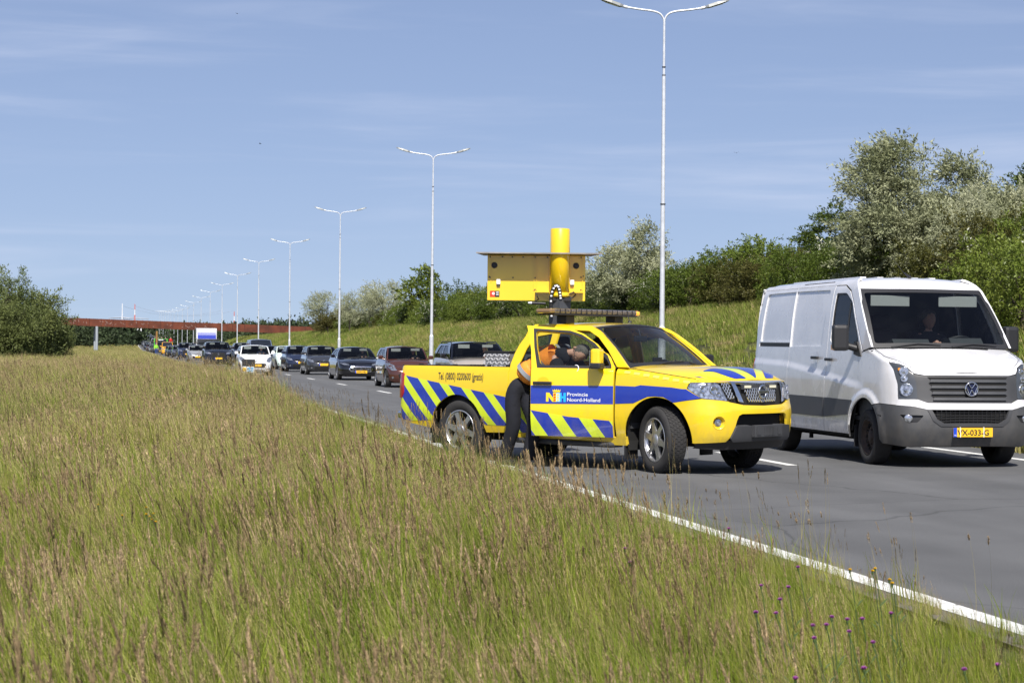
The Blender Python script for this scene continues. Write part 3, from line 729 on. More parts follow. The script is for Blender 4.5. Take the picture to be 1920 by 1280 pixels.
for s in (1, -1): mb.box(s*.19, s*.31, 2.425, 2.435, 1.0, 1.03)
mb.build('strobe_light', mat('strobe_lens', (.75, .72, .55), .2), g)
mb = MB(); mb.box(-.35, .35, 2.405, 2.424, .985, 1.043); mb.build('strobe_bracket', M_trim, g)
mb = MB(); c = Vector((0, 2.462, .955)); Mx = Matrix.Rotation(R(90), 3, 'X'); torus(mb, c, .072, .014, Mx, 32); mb.box(-.095, .095, 2.455, 2.475, .938, .972, bev=.004)
mb.lathe([(.06, 0), (.001, 0)], 24, 'Y', (0, 2.45, .955), mi=1)
mb.build('emblem', [M_chrome, M_trim], g)
text_on('emblem_lettering', 'NISSAN', .03, (0, .944), lambda a, b: Vector((-a, 2.476, b)), M_trim, g, width=.16, align='CENTER', off=.001, bold=.0006, nsgn=-1)
# lower intake and black skid
plate('lower_intake', [(0, .36), (.60, .36), (.56, .45), (.52, .56), (.49, .72), (0, .72)], PK.P, M_dark, pickup, .1, .1, both=True, off=-.09, rim=0)
mb = MB()
for z in (.60, .64, .68): mb.box(-.48, .48, 2.36, 2.385, z, z+.008)
mb.build('intake_slat', M_black, pickup)
plate('skid_plate', rpoly([(0, .40), (.55, .395), (.585, .43), (.52, .565), (.28, .572), (.26, .555), (0, .555)], .01), PK.P, M_trim, pickup, .05, .04, both=True, off=.03, rim=.1)
mb = MB(); mb.box(-.27, .27, 2.50, 2.56, .435, .575, bev=.008)
for x0 in (-.24, .17): mb.box(x0, x0+.07, 2.56, 2.566, .46, .55)
for k in range(7): mb.box(-.1+k*.03, -.085+k*.03, 2.56, 2.567, .455, .555)
mb.build('plate_holder', M_trim, pickup)
plate('air_dam', [(0, .28), (.70, .28), (1.10, .30), (sy(2.12), .31), (sy(2.10), .372), (1.05, .368), (.63, .39), (0, .39)], PK.P, M_black, pickup, .08, .06, both=True, off=-.03, rim=.05)
plate('hood_lip', [(0, 1.070), (.76, 1.070), (1.09, 1.064), (1.14, 1.03), (1.14, pk_top(1.14)+.001)]+[(g, pk_top(g)+.001) for g in np.linspace(1.1, 0, 24)], PK.P, M_yel, pickup, .05, .008, both=True, off=-.001, rim=.01)
# hood
def hood_plate(name, poly, m, par, off=0., rim=0.012, **k):
    return plate(name, poly, hood_xy, m, par, .06, .05, off=off, rim=rim, nsgn=-1, **k)
V = []; Nn = []; F = []; na, ny = 28, 34
ys = [1.06+(HY1-.0005-1.06)*(1-(1-i/(ny-1))**1.8) for i in range(ny)]
for i, y in enumerate(ys):
    for j in range(na+1):
        a = -1+2*j/na; p = hood(a, y); n = surf_normal(hood_xy, p.x, y)
        V.append(p); Nn.append(n)
for i in range(ny-1):
    for j in range(na): q = i*(na+1)+j; F.append((q, q+1, q+na+2, q+na+1))
hood_o = finish_plate(V, Nn, F, 'hood', M_yel, pickup)
for s, wdt in ((1, .012),):
    mb = MB()
    for sg in (1, -1): mb.tube([hood(sg*(.985-.0), y)+Vector((0, 0, .0015)) for y in np.linspace(1.1, 2.1, 14)], .0035, 4, caps=False)
    mb.build('shut_line', M_dark, hood_o)
hs = [[(.775, 2.04), (.76, 2.115), (.68, 2.2), (.73, 2.14)],
      catmull([(.60, 2.05), (.50, 2.03), (.38, 2.03), (.24, 2.14), (.19, 2.25), (.15, 2.325), (.26, 2.322), (.36, 2.31), (.47, 2.23), (.51, 2.13)], 3, True),
      catmull([(.14, 2.0), (-.08, 1.95), (-.28, 1.91), (-.46, 1.95), (-.36, 2.06), (-.20, 2.2), (-.05, 2.325), (-.02, 2.21), (.0, 2.1)], 3, True),
      catmull([(-.60, 2.02), (-.68, 2.05), (-.62, 2.15), (-.50, 2.26), (-.42, 2.30), (-.26, 2.32), (-.30, 2.27), (-.38, 2.2), (-.50, 2.1)], 3, True)]
ls = [catmull([(.66, 2.04), (.62, 2.05), (.53, 2.12), (.49, 2.22), (.40, 2.305), (.52, 2.28), (.62, 2.23), (.70, 2.14)], 3, True),
      catmull([(.24, 2.02), (.15, 2.02), (.02, 2.1), (.0, 2.2), (-.03, 2.328), (.13, 2.326), (.18, 2.24), (.22, 2.15), (.33, 2.05)], 3, True),
      catmull([(-.48, 1.96), (-.56, 1.99), (-.48, 2.1), (-.36, 2.2), (-.28, 2.27), (-.24, 2.322), (-.07, 2.328), (-.20, 2.22), (-.36, 2.08)], 3, True)]
for p in hs: hood_plate('blue_stripe', p, M_blu, hood_o, .004, 0)
for p in ls: hood_plate('lime_stripe', p, M_lime, hood_o, .0022, 0)
# blue band on fender
plate('blue_band', [(sy(1.005), 1.005), (sy(1.3), 1.0), (sy(1.38), 1.018), (sy(1.84), 1.0), (sy(1.98), .985), (1.14, .985), (.955, .885), (sy(1.86), .826), (sy(1.80), .855), (sy(1.72), .887), (sy(1.6), .893), (sy(1.49), .885), (sy(1.38), .845), (sy(1.28), .805), (sy(1.005), .79)], PK.P, M_blu, pickup, .05, .05, off=.003, rim=0)
for k in range(7):
    y = 1.12+k*.145; zt = pk_top(sy(y))-.052; plate('reflective_dash', rpoly([(sy(y), zt), (sy(y), zt+.028), (sy(y+.09), zt+.022), (sy(y+.09), zt-.006)], .006), PK.P, mat('pale_lime_foil', (.78, .82, .12), .4), pickup, .1, .1, off=.003, rim=0)
# sill, cab quarter panel, pillar frame
plate('sill', side([(1.13, .30), (1.13, .395), (-.74, .385), (-.74, .30)]), PK.P, M_yel, pickup, .2, .05, both=True, rim=.05)
quart = side([(-.725, .39), (-.725, 1.25), (-.70, 1.38), (-.66, 1.48), (-.60, 1.58), (-.53, 1.68), (-.50, 1.735), (-.06, 1.735), (-.075, 1.2), (-.075, .39)])
qwin = rpoly(side([(-.58, 1.245), (-.53, 1.42), (-.44, 1.58), (-.16, 1.62), (-.15, 1.25)]), .02)
plate('rear_quarter_panel', [quart, qwin], PK.P, M_yel, pickup, .06, .05, both=True, rim=.03)
plate('quarter_window', qwin, PK.P, M_glassd, pickup, .1, .06, both=True, off=-.012, rim=0)
frame = side([(1.16, 1.225), (.995, 1.225), (.80, 1.42), (.60, 1.575), (.42, 1.655), (-.06, 1.672), (-.06, 1.735), (.44, 1.715), (.60, 1.655), (.85, 1.48), (1.02, 1.34)])
PK2 = Shell(PK_PLAN, PK_SIDE, PK_FRONT, .62, 1.15)
plate('roof_pillar', frame, PK2.P, M_yel, pickup, .05, .03, both=True, rim=.05)
def wsf(a, b):
    q = 1-a*a; x0, y0, z0 = a*.80, 1.10+.13*q, 1.222+.035*q; x1, y1, z1 = a*.645, .46+.06*q, 1.698+.042*q
    s_ = .022*math.sin(math.pi*b); return Vector((x0+(x1-x0)*b, y0+(y1-y0)*b+s_*.6, z0+(z1-z0)*b+s_*.8))
W0 = [(-1, 0), (1, 0), (1, 1), (-1, 1)]
plate('windshield', [(-.97, .02), (.97, .02), (.96, .985), (-.96, .985)], wsf, M_glass, pickup, .12, .12, rim=0)
plate('windshield_seal', [[(-1, -.03), (1, -.03), (1, 1), (-1, 1)], rpoly([(-.945, .07), (.945, .07), (.93, .955), (-.93, .955)], .08)], wsf, M_black, pickup, .1, .1, rim=.004, off=.004)
_sc = [(1.155, 1.222), (1.02, 1.34), (.85, 1.48), (.60, 1.655), (.44, 1.715)]
_A = [PK2.F(*q) for q in catmull(_sc, 4)]; _B = [wsf(1.0, t)+Vector((0, -.004, .0)) for t in np.linspace(-.03, 1, len(_A))]
bridge_strip('windshield_pillar', _A, _B, M_yel, pickup)
V = []; F = []; Nn = []
for i in range(15):
    t = i/14
    for j in range(17):
        a = -1+j/8; q = 1-a*a; y = (.46+.06*q)*(1-t)+(-.56-.03*q)*t; ed = .66+.035*min(1, t*4)
        z = 1.698+.042*q+.030*math.sin(min(1, t*2.2)*math.pi/2)*(1-.5*t*t)-.0; V.append(Vector((a*ed, y, z+(.008 if False else 0))))
for i in range(14):
    for j in range(16): q = i*17+j; F.append((q, q+1, q+18, q+17))
o = mesh_obj('roof', V, F, M_yel, pickup, smooth=True); bm = bmesh.new(); bm.from_mesh(o.data); bmesh.ops.recalc_face_normals(bm, faces=bm.faces)
if sum(f.normal.z for f in bm.faces) < 0: bmesh.ops.reverse_faces(bm, faces=bm.faces)
bm.to_mesh(o.data); bm.free()
# rear wall of the cab with its window
bw = lambda x, z: Vector((x, -.56-(1.735-z)*.30 if z > 1.2 else -.72, z))
bwo = [(-.80, .5), (.80, .5), (.88, 1.2), (.80, 1.4), (.68, 1.715), (-.68, 1.715), (-.80, 1.4), (-.88, 1.2)]
bww = rpoly([(-.68, 1.28), (.68, 1.28), (.60, 1.64), (-.60, 1.64)], .05)
plate('rear_wall', [bwo, bww], bw, M_yel, pickup, .2, .1, rim=.01); plate('rear_window', bww, bw, M_glassd, pickup, .3, .2, rim=0)
# bed
c0, per, cw = -1.50, .345, .20
def stripes(loop, cc0, per, cw, kr, ym, base, parent, shift=None, off=.003, fm=None):
    yg0 = sy(0.)
    cuts = []; inv = []
    for k in kr:
        for c in (cc0+k*per, cc0+k*per+cw): cuts.append(((yg0-c, 0), (-1, ym)))
    def keep(a, b):
        c = (yg0-a)+b*ym
        return any(cc0+k*per <= c <= cc0+k*per+cw for k in kr)
    plate('lime_stripes', loop, fm or PK.P, M_lime, parent, .05, .05, off=off, rim=0, shift=shift, cuts=cuts, keep=lambda a, b: not keep(a, b))
    return plate('blue_stripes', loop, fm or PK.P, M_blu, parent, .05, .05, off=off, rim=0, shift=shift, cuts=cuts, keep=keep)
ra = [(sy(y), z) for y, z in arc(-1.62, .365, .475, 0, 180, 22)]
gR = sy(-2.60)
bed_loop = [(sy(-.735), .385), (sy(-1.13), .375)]+ra[1:-1]+[(sy(-2.12), .40), (sy(-2.52), .455), (gR+.12, .52), (gR+.42, .55), (gR+.42, 1.20), (sy(-.735), 1.20)]
plate('bed_side', bed_loop, PK.P, M_yel, pickup, .05, .05, both=True, rim=.02)
top_z = lambda y: lerp_tab([(-2.64, 1.075), (-.74, .825)], y)
strip_loop = [(sy(-.745), .47), (sy(-1.115), .47)]+ra[2:-2]+[(sy(-2.10), .50), (sy(-2.5), .475), (gR+.06, .50), (gR+.055, .77), (gR+.01, .80), (gR+.01, 1.06), (sy(-2.58), 1.07)]+[(sy(y), top_z(y)) for y in np.linspace(-2.4, -.745, 12)]
stripes(strip_loop, c0, per, cw, range(-2, 6), 1.0, None, pickup)
stripes(side([(-.715, .395), (-.715, .82), (-.08, .735), (-.08, .395)]), c0, per, cw, range(2, 8), 1.0, None, pickup)
plate('tail_light', rpoly([(gR+.03, .775), (gR-.01, .84), (gR+.0, 1.10), (gR+.16, 1.12), (gR+.17, .775)], .015), PK.P, M_red, pickup, .03, .05, both=True, off=.012, rim=.02)
mb = MB()
mb.box(-.80, .80, -2.66, -.76, .72, .74); mb.box(-.80, -.78, -2.66, -.76, .74, 1.19); mb.box(.78, .80, -2.66, -.76, .74, 1.19); mb.box(-.78, .78, -.80, -.76, .74, 1.20)
mb.build('bed_liner', M_black, pickup)
mb = MB()
for s in (1, -1): mb.box(s*.77, s*.875, -2.66, -.75, 1.196, 1.208)
mb.box(-.77, .77, -2.69, -2.62, 1.196, 1.208)
for y in np.arange(-2.4, -.8, .31): mb.box(.80, .84, y, y+.05, 1.208, 1.225)
mb.build('bed_rail_cap', M_black, pickup)
mb = MB(); mb.box(-.78, .78, -2.72, -2.64, .74, 1.195, bev=.01); tg = mb.build('tailgate', M_yel, pickup)
mb = MB(); mb.box(-.85, .85, -2.79, -2.70, .50, .60, bev=.03); mb.build('rear_bumper', M_chrome, pickup)
text_on('phone_lettering', 'Tel. (0800) 0200600 (gratis)', .125, (sy(-1.96), 1.03), PK.P, M_trim, pickup, width=.80, adir=-1, off=.005, bold=.0015)
# underside
mb = MB(); mb.box(-.42, .42, -2.6, 2.2, .30, .50); mb.box(-.86, .86, -.8, 1.05, .36, .44); mb.box(-.80, .80, -2.6, -2.15, .47, .72); mb.box(-.55, .55, 1.9, 2.2, .32, 1.0); mb.box(-.40, .40, 1.0, 2.2, .5, 1.05)
mb.tube([(.30, -2.3, .36), (.30, -1.9, .30), (.34, -.4, .30)], .05, 8)
mb.tube([(.5, -1.6, .385), (-.5, -1.6, .385)], .06, 8)
mb.build('chassis', M_dark, pickup)
mb = MB(); mb.tube([(.78, 1.0, .31), (.86, .9, .30), (.88, .3, .30), (.88, -.6, .30), (.80, -.72, .31)], .035, 10); mb.tube([(-.78, 1.0, .31), (-.86, .9, .30), (-.88, .3, .30), (-.88, -.6, .30), (-.80, -.72, .31)], .035, 10)
mb.build('side_step', M_trim, pickup)
wheel_wells(pickup, [(1.62, .40, .50, .42, .84), (-1.62, .37, .49, .42, .855)])
for s in (1, -1):
    make_wheel(pickup, (s*.775, 1.60, .385), .385, .25, 'six', R(-23), s); make_wheel(pickup, (s*.775, -1.60, .385), .385, .25, 'six', 0, s)
    mb = MB(); mb.box(s*.62, s*.86, 1.09, 1.11, .14, .42, bev=.006); mb.box(s*.62, s*.86, -2.13, -2.11, .2, .5, bev=.006); mb.build('mud_flap', M_black, pickup)
# interior
mb = MB(); mb.box(-.80, .80, -.68, 1.1, .46, .50); mb.box(-.80, .80, .95, 1.15, .5, 1.15)
mb.prism([(1.16, .70), (1.20, 1.215), (.98, 1.225), (.80, 1.19), (.72, 1.08), (.80, .80)], -.78, .78, 'YZ')
mb.box(-.15, .15, -.2, .9, .5, .74, bev=.03)
mb.prism([(1.0, 1.19), (.86, 1.235), (.70, 1.20), (.74, 1.12), (.95, 1.12)], -.60, -.20, 'YZ')
mb.build('dashboard', M_trim, pickup)
for s in (1, -1):
    mb = MB(); mb.box(s*.40-.25, s*.40+.25, -.12, .42, .62, .80, bev=.05)
    M = Matrix.Translation((s*.40, -.12, .75))@Matrix.Rotation(R(14), 4, 'X'); mb.box(-.25, .25, -.09, .06, 0, .62, bev=.05, M=M); mb.box(-.13, .13, -.06, .05, .66, .86, bev=.04, M=M); mb.build('seat', M_seat, pickup)
mb = MB(); Mw = Matrix.Rotation(R(62), 3, 'X'); torus(mb, (-.38, .62, 1.14), .185, .015, Mw, 32); torus(mb, (-.38, .62, 1.14), .05, .03, Mw, 12)
for a in (0, 120, 240): mb.tube([Vector((-.38, .62, 1.14))+Mw@Vector((math.cos(R(a+90))*q, math.sin(R(a+90))*q, 0)) for q in (.04, .18)], .014, 6)
mb.tube([(-.38, .64, 1.12), (-.38, .9, .98)], .03, 8); mb.build('steering_wheel', M_black, pickup)
mb = MB(); mb.box(-.12, .12, .62, .65, 1.53, 1.60, bev=.012); mb.tube([(0, .63, 1.6), (0, .60, 1.69)], .01, 6); mb.build('rear_view_mirror', M_black, pickup)
mb = MB(); mb.box(-.10, .05, .86, .90, 1.24, 1.34, bev=.01); mb.tube([(-.02, .9, 1.2), (-.02, .88, 1.25)], .01, 6); mb.build('dash_device', M_black, pickup)
for s in (.35, -.38):
    mb = MB(); P0 = [wsf(a, b)+Vector((0, .01, .012)) for a, b in ((s*1.5, -.02), (s*.9+.0, .02), (s*.2-.25, .05))]; mb.tube(P0, [.01, .008, .005], 6); mb.build('wiper', M_black, pickup)
# antenna, left door (closed) and mirror
mb = MB(); mb.tube([(-.1, .38, 1.775), (-.16, .28, 1.90)], [.008, .003], 6); mb.lathe([(.03, 0), (.02, .025), (.001, .03)], 10, 'Z', (-.1, .38, 1.765)); mb.build('antenna', M_black, pickup)
dloop = side([(.985, .40), (.985, 1.225), (.79, 1.41), (.59, 1.565), (.41, 1.645), (-.055, 1.665), (-.065, 1.2), (-.065, .40)])
dwin = rpoly(side([(.90, 1.235), (.74, 1.39), (.56, 1.52), (.40, 1.59), (.03, 1.61), (.01, 1.235)]), .025)
ld = plate('door', [dloop, dwin], PK.P, M_yel, pickup, .08, .06, mirror=True, rim=.03); plate('door_window', dwin, PK.P, M_glass, ld, .1, .06, mirror=True, off=-.012, rim=0)
mb = MB(); mb.box(-1.12, -.96, .86, .93, 1.19, 1.38, bev=.025); mb.tube([(-.88, .90, 1.21), (-1.0, .90, 1.24)], .02, 6); mb.build('mirror', M_black, pickup)
# ---- the open right door, hinged at (.9, .975)
HG = Vector((.905, .975, 0))
dl = side([(.965, .385), (.965, 1.215), (.885, 1.335), (.72, 1.49), (.52, 1.615), (.36, 1.672), (-.02, 1.70), (-.235, 1.715), (-.19, 1.60), (-.13, 1.42), (-.095, 1.2), (-.09, .9), (-.085, .385)])
dw = rpoly(side([(.885, 1.235), (.80, 1.365), (.66, 1.48), (.50, 1.575), (.34, 1.625), (-.105, 1.655), (-.06, 1.45), (.02, 1.235)]), [.02, .02, .05, .05, .05, .05, .05, .05])
door = plate('door', [dl, dw], PK.P, M_yel, pickup, .06, .05, rim=.05, shift=HG)
door.location = HG; door.rotation_euler = (0, 0, R(20))
plate('door_inner_panel', [dl, dw], PK.P, M_trim, door, .1, .08, off=-.05, rim=0, shift=HG)
plate('window_seal', [side([(.925, 1.205), (.84, 1.36), (.68, 1.505), (.50, 1.605), (.34, 1.652), (-.14, 1.678), (-.095, 1.46), (-.02, 1.205)]), dw], PK.P, M_black, door, .06, .05, off=.004, rim=.008, shift=HG)
plate('door_window', dw, PK.P, M_glass, door, .1, .06, off=-.012, rim=0, shift=HG)
plate('blue_band', side([(.965, 1.0), (.965, .785), (-.086, .772), (-.088, .992)]), PK.P, M_blu, door, .1, .05, off=.003, rim=0, shift=HG)
stripes(side([(.960, .39), (.960, .585), (.4, .625), (-.085, .695), (-.085, .39)]), .40, .365, .20, range(-3, 5), .7, None, door, shift=HG)
mb = MB()
pH = [PK.F(y, 1.02)-HG for y in (-.05, .01, .12, .18)]
mb.box(pH[0].x+.012, pH[0].x+.045, -.05-HG.y, .19-HG.y, 1.005, 1.04, bev=.01); mb.build('handle', M_black, door)
plate('handle_recess_shade', [(sy(.07)+.075*math.cos(a), 1.04+.055*math.sin(a)) for a in np.linspace(0, math.pi, 12)], PK.P, mat('yellow_recess_shade', (.70, .47, .01), .4), door, .1, .1, off=.002, rim=0, shift=HG)  # flat patch: shade of the handle hollow is put into a darker yellow
mb = MB(); mb.box(.05, .20, -.235, -.115, 1.235, 1.44, bev=.03, mi=0); mb.box(.045, .205, -.24, -.11, 1.20, 1.275, bev=.02, mi=1); mb.box(.055, .195, -.245, -.24, 1.24, 1.42, mi=2)
mb.tube([(-.02, -.16, 1.225), (.08, -.17, 1.235)], .028, 8, mi=1); mb.build('mirror', [M_yel, M_black, M_chrome], door)
# provincial logo and lettering
def rect_side(y0, y1, z0, z1): return side([(y0, z0), (y0, z1), (y1, z1), (y1, z0)])
zb, zt = .80, .908
yy = lambda l: .97-l
plate('logo_letter', side([(yy(.856), zb), (yy(.856), zt), (yy(.815), zt), (yy(.765), zb+.045), (yy(.765), zt), (yy(.735), zt), (yy(.735), zb), (yy(.775), zb), (yy(.825), zb+.062), (yy(.825), zb)]), PK.P, mat('logo_yellow', (.9, .62, .02), .4), door, .2, .2, off=.006, rim=0, shift=HG)
plate('logo_shield', rect_side(yy(.765), yy(.722), zb, zt), PK.P, mat('logo_yellow', (.9, .62, .02), .4), door, .2, .2, off=.008, rim=0, shift=HG)
plate('logo_shield', rect_side(yy(.722), yy(.675), zb, zt), PK.P, mat('logo_pale_blue', (.35, .62, .8), .4), door, .2, .2, off=.008, rim=0, shift=HG)
for j in range(3):
    z0 = zb+.012+j*.032
    plate('logo_lion', side([(yy(.762), z0), (yy(.75), z0+.024), (yy(.735), z0+.014), (yy(.727), z0+.026), (yy(.731), z0+.006), (yy(.745), z0-.004)]), PK.P, M_redp, door, .2, .2, off=.010, rim=0, shift=HG)
    plate('logo_charge', side([(yy(.714), z0), (yy(.71), z0+.018), (yy(.695), z0+.022), (yy(.686), z0+.008), (yy(.70), z0-.002)]), PK.P, mat('logo_yellow', (.9, .62, .02), .4), door, .2, .2, off=.010, rim=0, shift=HG)
plate('logo_letter', side([(yy(.675), zb), (yy(.675), zt), (yy(.655), zt), (yy(.655), zb+.068), (yy(.632), zb+.068), (yy(.632), zt), (yy(.602), zt), (yy(.602), zb), (yy(.632), zb), (yy(.632), zb+.042), (yy(.655), zb+.042), (yy(.655), zb)]), PK.P, M_cyan, door, .2, .2, off=.006, rim=0, shift=HG)
plate('logo_crown', side([(yy(.765), zt+.008), (yy(.775), zt+.042), (yy(.758), zt+.024), (yy(.748), zt+.044), (yy(.735), zt+.024), (yy(.722), zt+.046), (yy(.709), zt+.024), (yy(.696), zt+.044), (yy(.686), zt+.024), (yy(.668), zt+.042), (yy(.678), zt+.008)]), PK.P, mat('logo_yellow', (.9, .62, .02), .4), door, .2, .2, off=.008, rim=0, shift=HG)
text_on('door_lettering', 'Provincie', .062, (sy(yy(.585)), .872), PK.P, M_white, door, width=.262, adir=-1, off=.006, bold=.0004, shift=HG)
text_on('door_lettering', 'Noord-Holland', .062, (sy(yy(.585)), .808), PK.P, M_white, door, width=.42, adir=-1, off=.006, bold=.0004, shift=HG)
# light bar
mb = MB(); mb.box(-.80, .80, -.33, -.07, 1.865, 1.93, bev=.025); mb.box(-.80, .80, -.335, -.065, 1.85, 1.868, mi=1)
lb = mb.build('light_bar', [mat('light_bar_lens', (.12, .10, .08), .25, coat=1, noise=.5, nscale=30), M_black], pickup)
mb = MB(); mb.box(-.875, -.70, -.325, -.075, 1.868, 1.927, bev=.028); mb.build('amber_beacon', mat('amber_beacon', (.9, .33, .02), .2, coat=1, emit=((1, .36, .03), .9)), lb)
mb = MB(); mb.box(.70, .875, -.325, -.075, 1.868, 1.927, bev=.028); mb.build('amber_beacon', mat('amber_lens_unlit', (.22, .14, .07), .2, coat=1), lb)
mb = MB()
for x in (-.5, .45): mb.box(x-.08, x+.08, -.28, -.12, 1.75, 1.85, bev=.01)
for k in range(15): x = -.70+k*.1; mb.box(x-.004, x+.004, -.337, -.063, 1.868, 1.925)
mb.build('bar_bracket', M_black, lb)
# tool box and mast in the bed
mb = MB(); mb.box(.22, .82, -1.22, -.82, .74, 1.375, bev=.006)
mb2 = MB()
for face in ('x', 'y'):
    for i in range(9):
        for j in range(4):
            u = .045+i*.075+(j % 2)*.037; v = 1.20+j*.048; a = 45 if (i+j) % 2 else -45
            if face == 'x': c = Vector((.822, -1.22+u*.6, v)); M = Matrix.Translation(c)@Matrix.Rotation(R(a), 4, 'X'); mb2.box(-.002, .005, -.021, .021, -.008, .008, M=M)
            else: c = Vector((.22+u*.9, -1.222, v)); M = Matrix.Translation(c)@Matrix.Rotation(R(a), 4, 'Y'); mb2.box(-.021, .021, -.005, .002, -.008, .008, M=M)
tb = mb.build('tool_box', M_alub, pickup); mb2.build('tread_pattern', mat('bright_aluminium', (.60, .60, .62), .4, metal=.3), tb)
mb = MB(); mb.box(.21, .83, -1.23, -.81, 1.375, 1.40, bev=.004); mb.build('lid', M_black, tb)
mb = MB(); mb.box(-.42, -.21, -1.07, -.87, .74, 2.12, bev=.01); mb.box(-.5, -.13, -1.15, -.79, .74, .78); mast = mb.build('mast', mat('mast_grey', (.07, .075, .085), .5, noise=.2), pickup)

# mast head and folded sign box, frame: x = along the box, y = away from the road user, origin at mast centre
MS = Matrix.Translation((-.31, -.97, 0))@Matrix.Rotation(R(132.5), 4, 'Z')
M_ys = paint('sign_box_yellow', (.84, .56, .008), rough=.35, dirt=.04)
def inM(mb): mb.v = [tuple(MS@Vector(v)) for v in mb.v]; return mb
mb = MB(); mb.box(-.945, .336, .13, .40, 2.06, 2.655, bev=.006)
for x in (-.335, -.30, .30): mb.box(x-.004, x+.004, .115, .132, 2.20, 2.65)
mb.box(-.90, -.895, .12, .132, 2.30, 2.65); mb.box(-.32, .31, .04, .135, 2.165, 2.18)
mb.prism([(-.32, 2.165), (.31, 2.165), (.12, 2.09), (-.13, 2.09)], .10, .13, 'XZ')
sb = inM(mb).build('sign_box', M_ys, mast)
mb = MB(); mb.prism([(-1.09, -.17), (.54, -.17), (.42, .47), (-1.0, .47)], 2.660, 2.676, 'XY'); inM(mb).build('lid', mat('lid_grey', (.30, .28, .27), .5, metal=.3, noise=.3), mast)
mb = MB(); mb.lathe([(.001, 2.10), (.128, 2.10), (.128, 2.985), (.12, 2.995), (.001, 2.995)], 40, 'Z'); mb.lathe([(.134, 2.12), (.134, 2.16), (.128, 2.165)], 40, 'Z'); inM(mb).build('mast_cylinder', M_ys, mast)
mb = MB()
for x in (-.855, .215): mb.lathe([(.040, .128), (.040, .120), (.034, .118), (.001, .119)], 24, 'Y', (x, 0, 2.52))
for x, z in ((-.91, 2.63), (-.75, 2.63), (-.62, 2.63), (-.48, 2.63), (-.32, 2.63), (-.16, 2.63), (.28, 2.63), (-.91, 2.36), (-.61, 2.36), (-.32, 2.36), (.28, 2.37), (.31, 2.385), (-.32, 2.205), (.28, 2.205), (-.94+.02, 2.37)): mb.box(x-.008, x+.008, .122, .131, z-.008, z+.008)
inM(mb).build('vent', M_black, mast)
mb = MB()
for x in (-.80, .165): mb.box(x-.026, x+.026, .095, .13, 2.27, 2.335, bev=.006); mb.box(x-.022, x+.022, .10, .13, 2.255, 2.27, mi=1)
inM(mb).build('switch_box', [M_white, M_trim], mast)
mb = MB(); mb.box(-.91, -.845, .1265, .1295, 2.105, 2.185, mi=0); mb.box(-.845, -.785, .1265, .1295, 2.105, 2.185, mi=1)
mb.lathe([(.018, .1255), (.013, .125), (.008, .1258), (.001, .1258)], 16, 'Y', (-.865, 0, 2.15), mi=2)
for k in range(3): mb.box(-.83, -.795, .1255, .1265, 2.165-k*.018, 2.173-k*.018, mi=2)
inM(mb).build('sticker', [M_redp, M_black, M_white], mast)
mb = MB(); P0 = [(-.105, -.10, 1.86), (-.115, -.12, 2.05), (-.10, -.13, 2.17), (-.06, -.14, 2.245), (-.02, -.14, 2.235), (.0, -.14, 2.16), (.01, -.13, 2.09)]
mb.tube(catmull(P0, 5), .026, 6)
for p in catmull(P0, 4)[::2]: mb.box(p[0]-.012, p[0]+.012, p[1]-.03, p[1]-.025, p[2]-.010, p[2]+.010, mi=1)
mb.tube([(-.30, .0, 2.15), (-.29, -.03, 2.11), (-.27, 0, 2.08), (-.33, .02, 2.04)], .007, 5); mb.tube([(.12, -.08, 2.14), (.18, -.10, 2.17), (.21, -.06, 2.14), (.17, -.05, 2.10), (.08, -.08, 2.06)], .009, 5)
mb.tube([(-.18, .0, 2.02), (-.36, .0, 2.025)], .018, 8); mb.box(-.13, .15, -.10, .02, 2.055, 2.10, mi=0)
inM(mb).build('cable_chain', [M_black, M_white], mast)
mb = MB(); mb.tube([(-.36, 0, 2.025), (-.41, 0, 2.027)], [.018, .012], 8); inM(mb).build('actuator_tip', M_galv, mast)
# ------------------------------------------------------------------ white delivery van
#SHELL
VN_PLAN = [(0, 2.66), (.35, 2.65), (.62, 2.60), (.80, 2.51), (.91, 2.36), (.965, 2.12), (.985, 1.8), (.99, 1.2), (.99, 0), (.99, -1.2), (.985, -2.35), (.975, -2.64), (.91, -2.75), (.5, -2.79), (0, -2.79)]
VN_SIDE = [(.2, .06), (.32, .02), (.45, .0), (.8, 0), (1.1, .004), (1.3, .012), (1.5, .025), (1.9, .062), (2.2, .11), (2.3, .14), (2.36, .18), (2.40, .24), (2.425, .36)]
VN_FRONT = [(.2, .14), (.3, .07), (.45, .01), (.6, 0), (.72, .02), (.85, .055), (1.0, .085), (1.16, .12), (1.3, .19), (1.5, .3)]
def vn_top(g):
    return lerp_tab([(0, 1.175), (.45, 1.176), (.55, 1.18), (.74, 1.20), (.95, 1.27), (1.12, 1.325), (1.35, 1.375), (1.70, 1.48), (1.76, 9)], g)
VN = Shell(VN_PLAN, VN_SIDE, VN_FRONT, .70, 1.35, vn_top, .05)
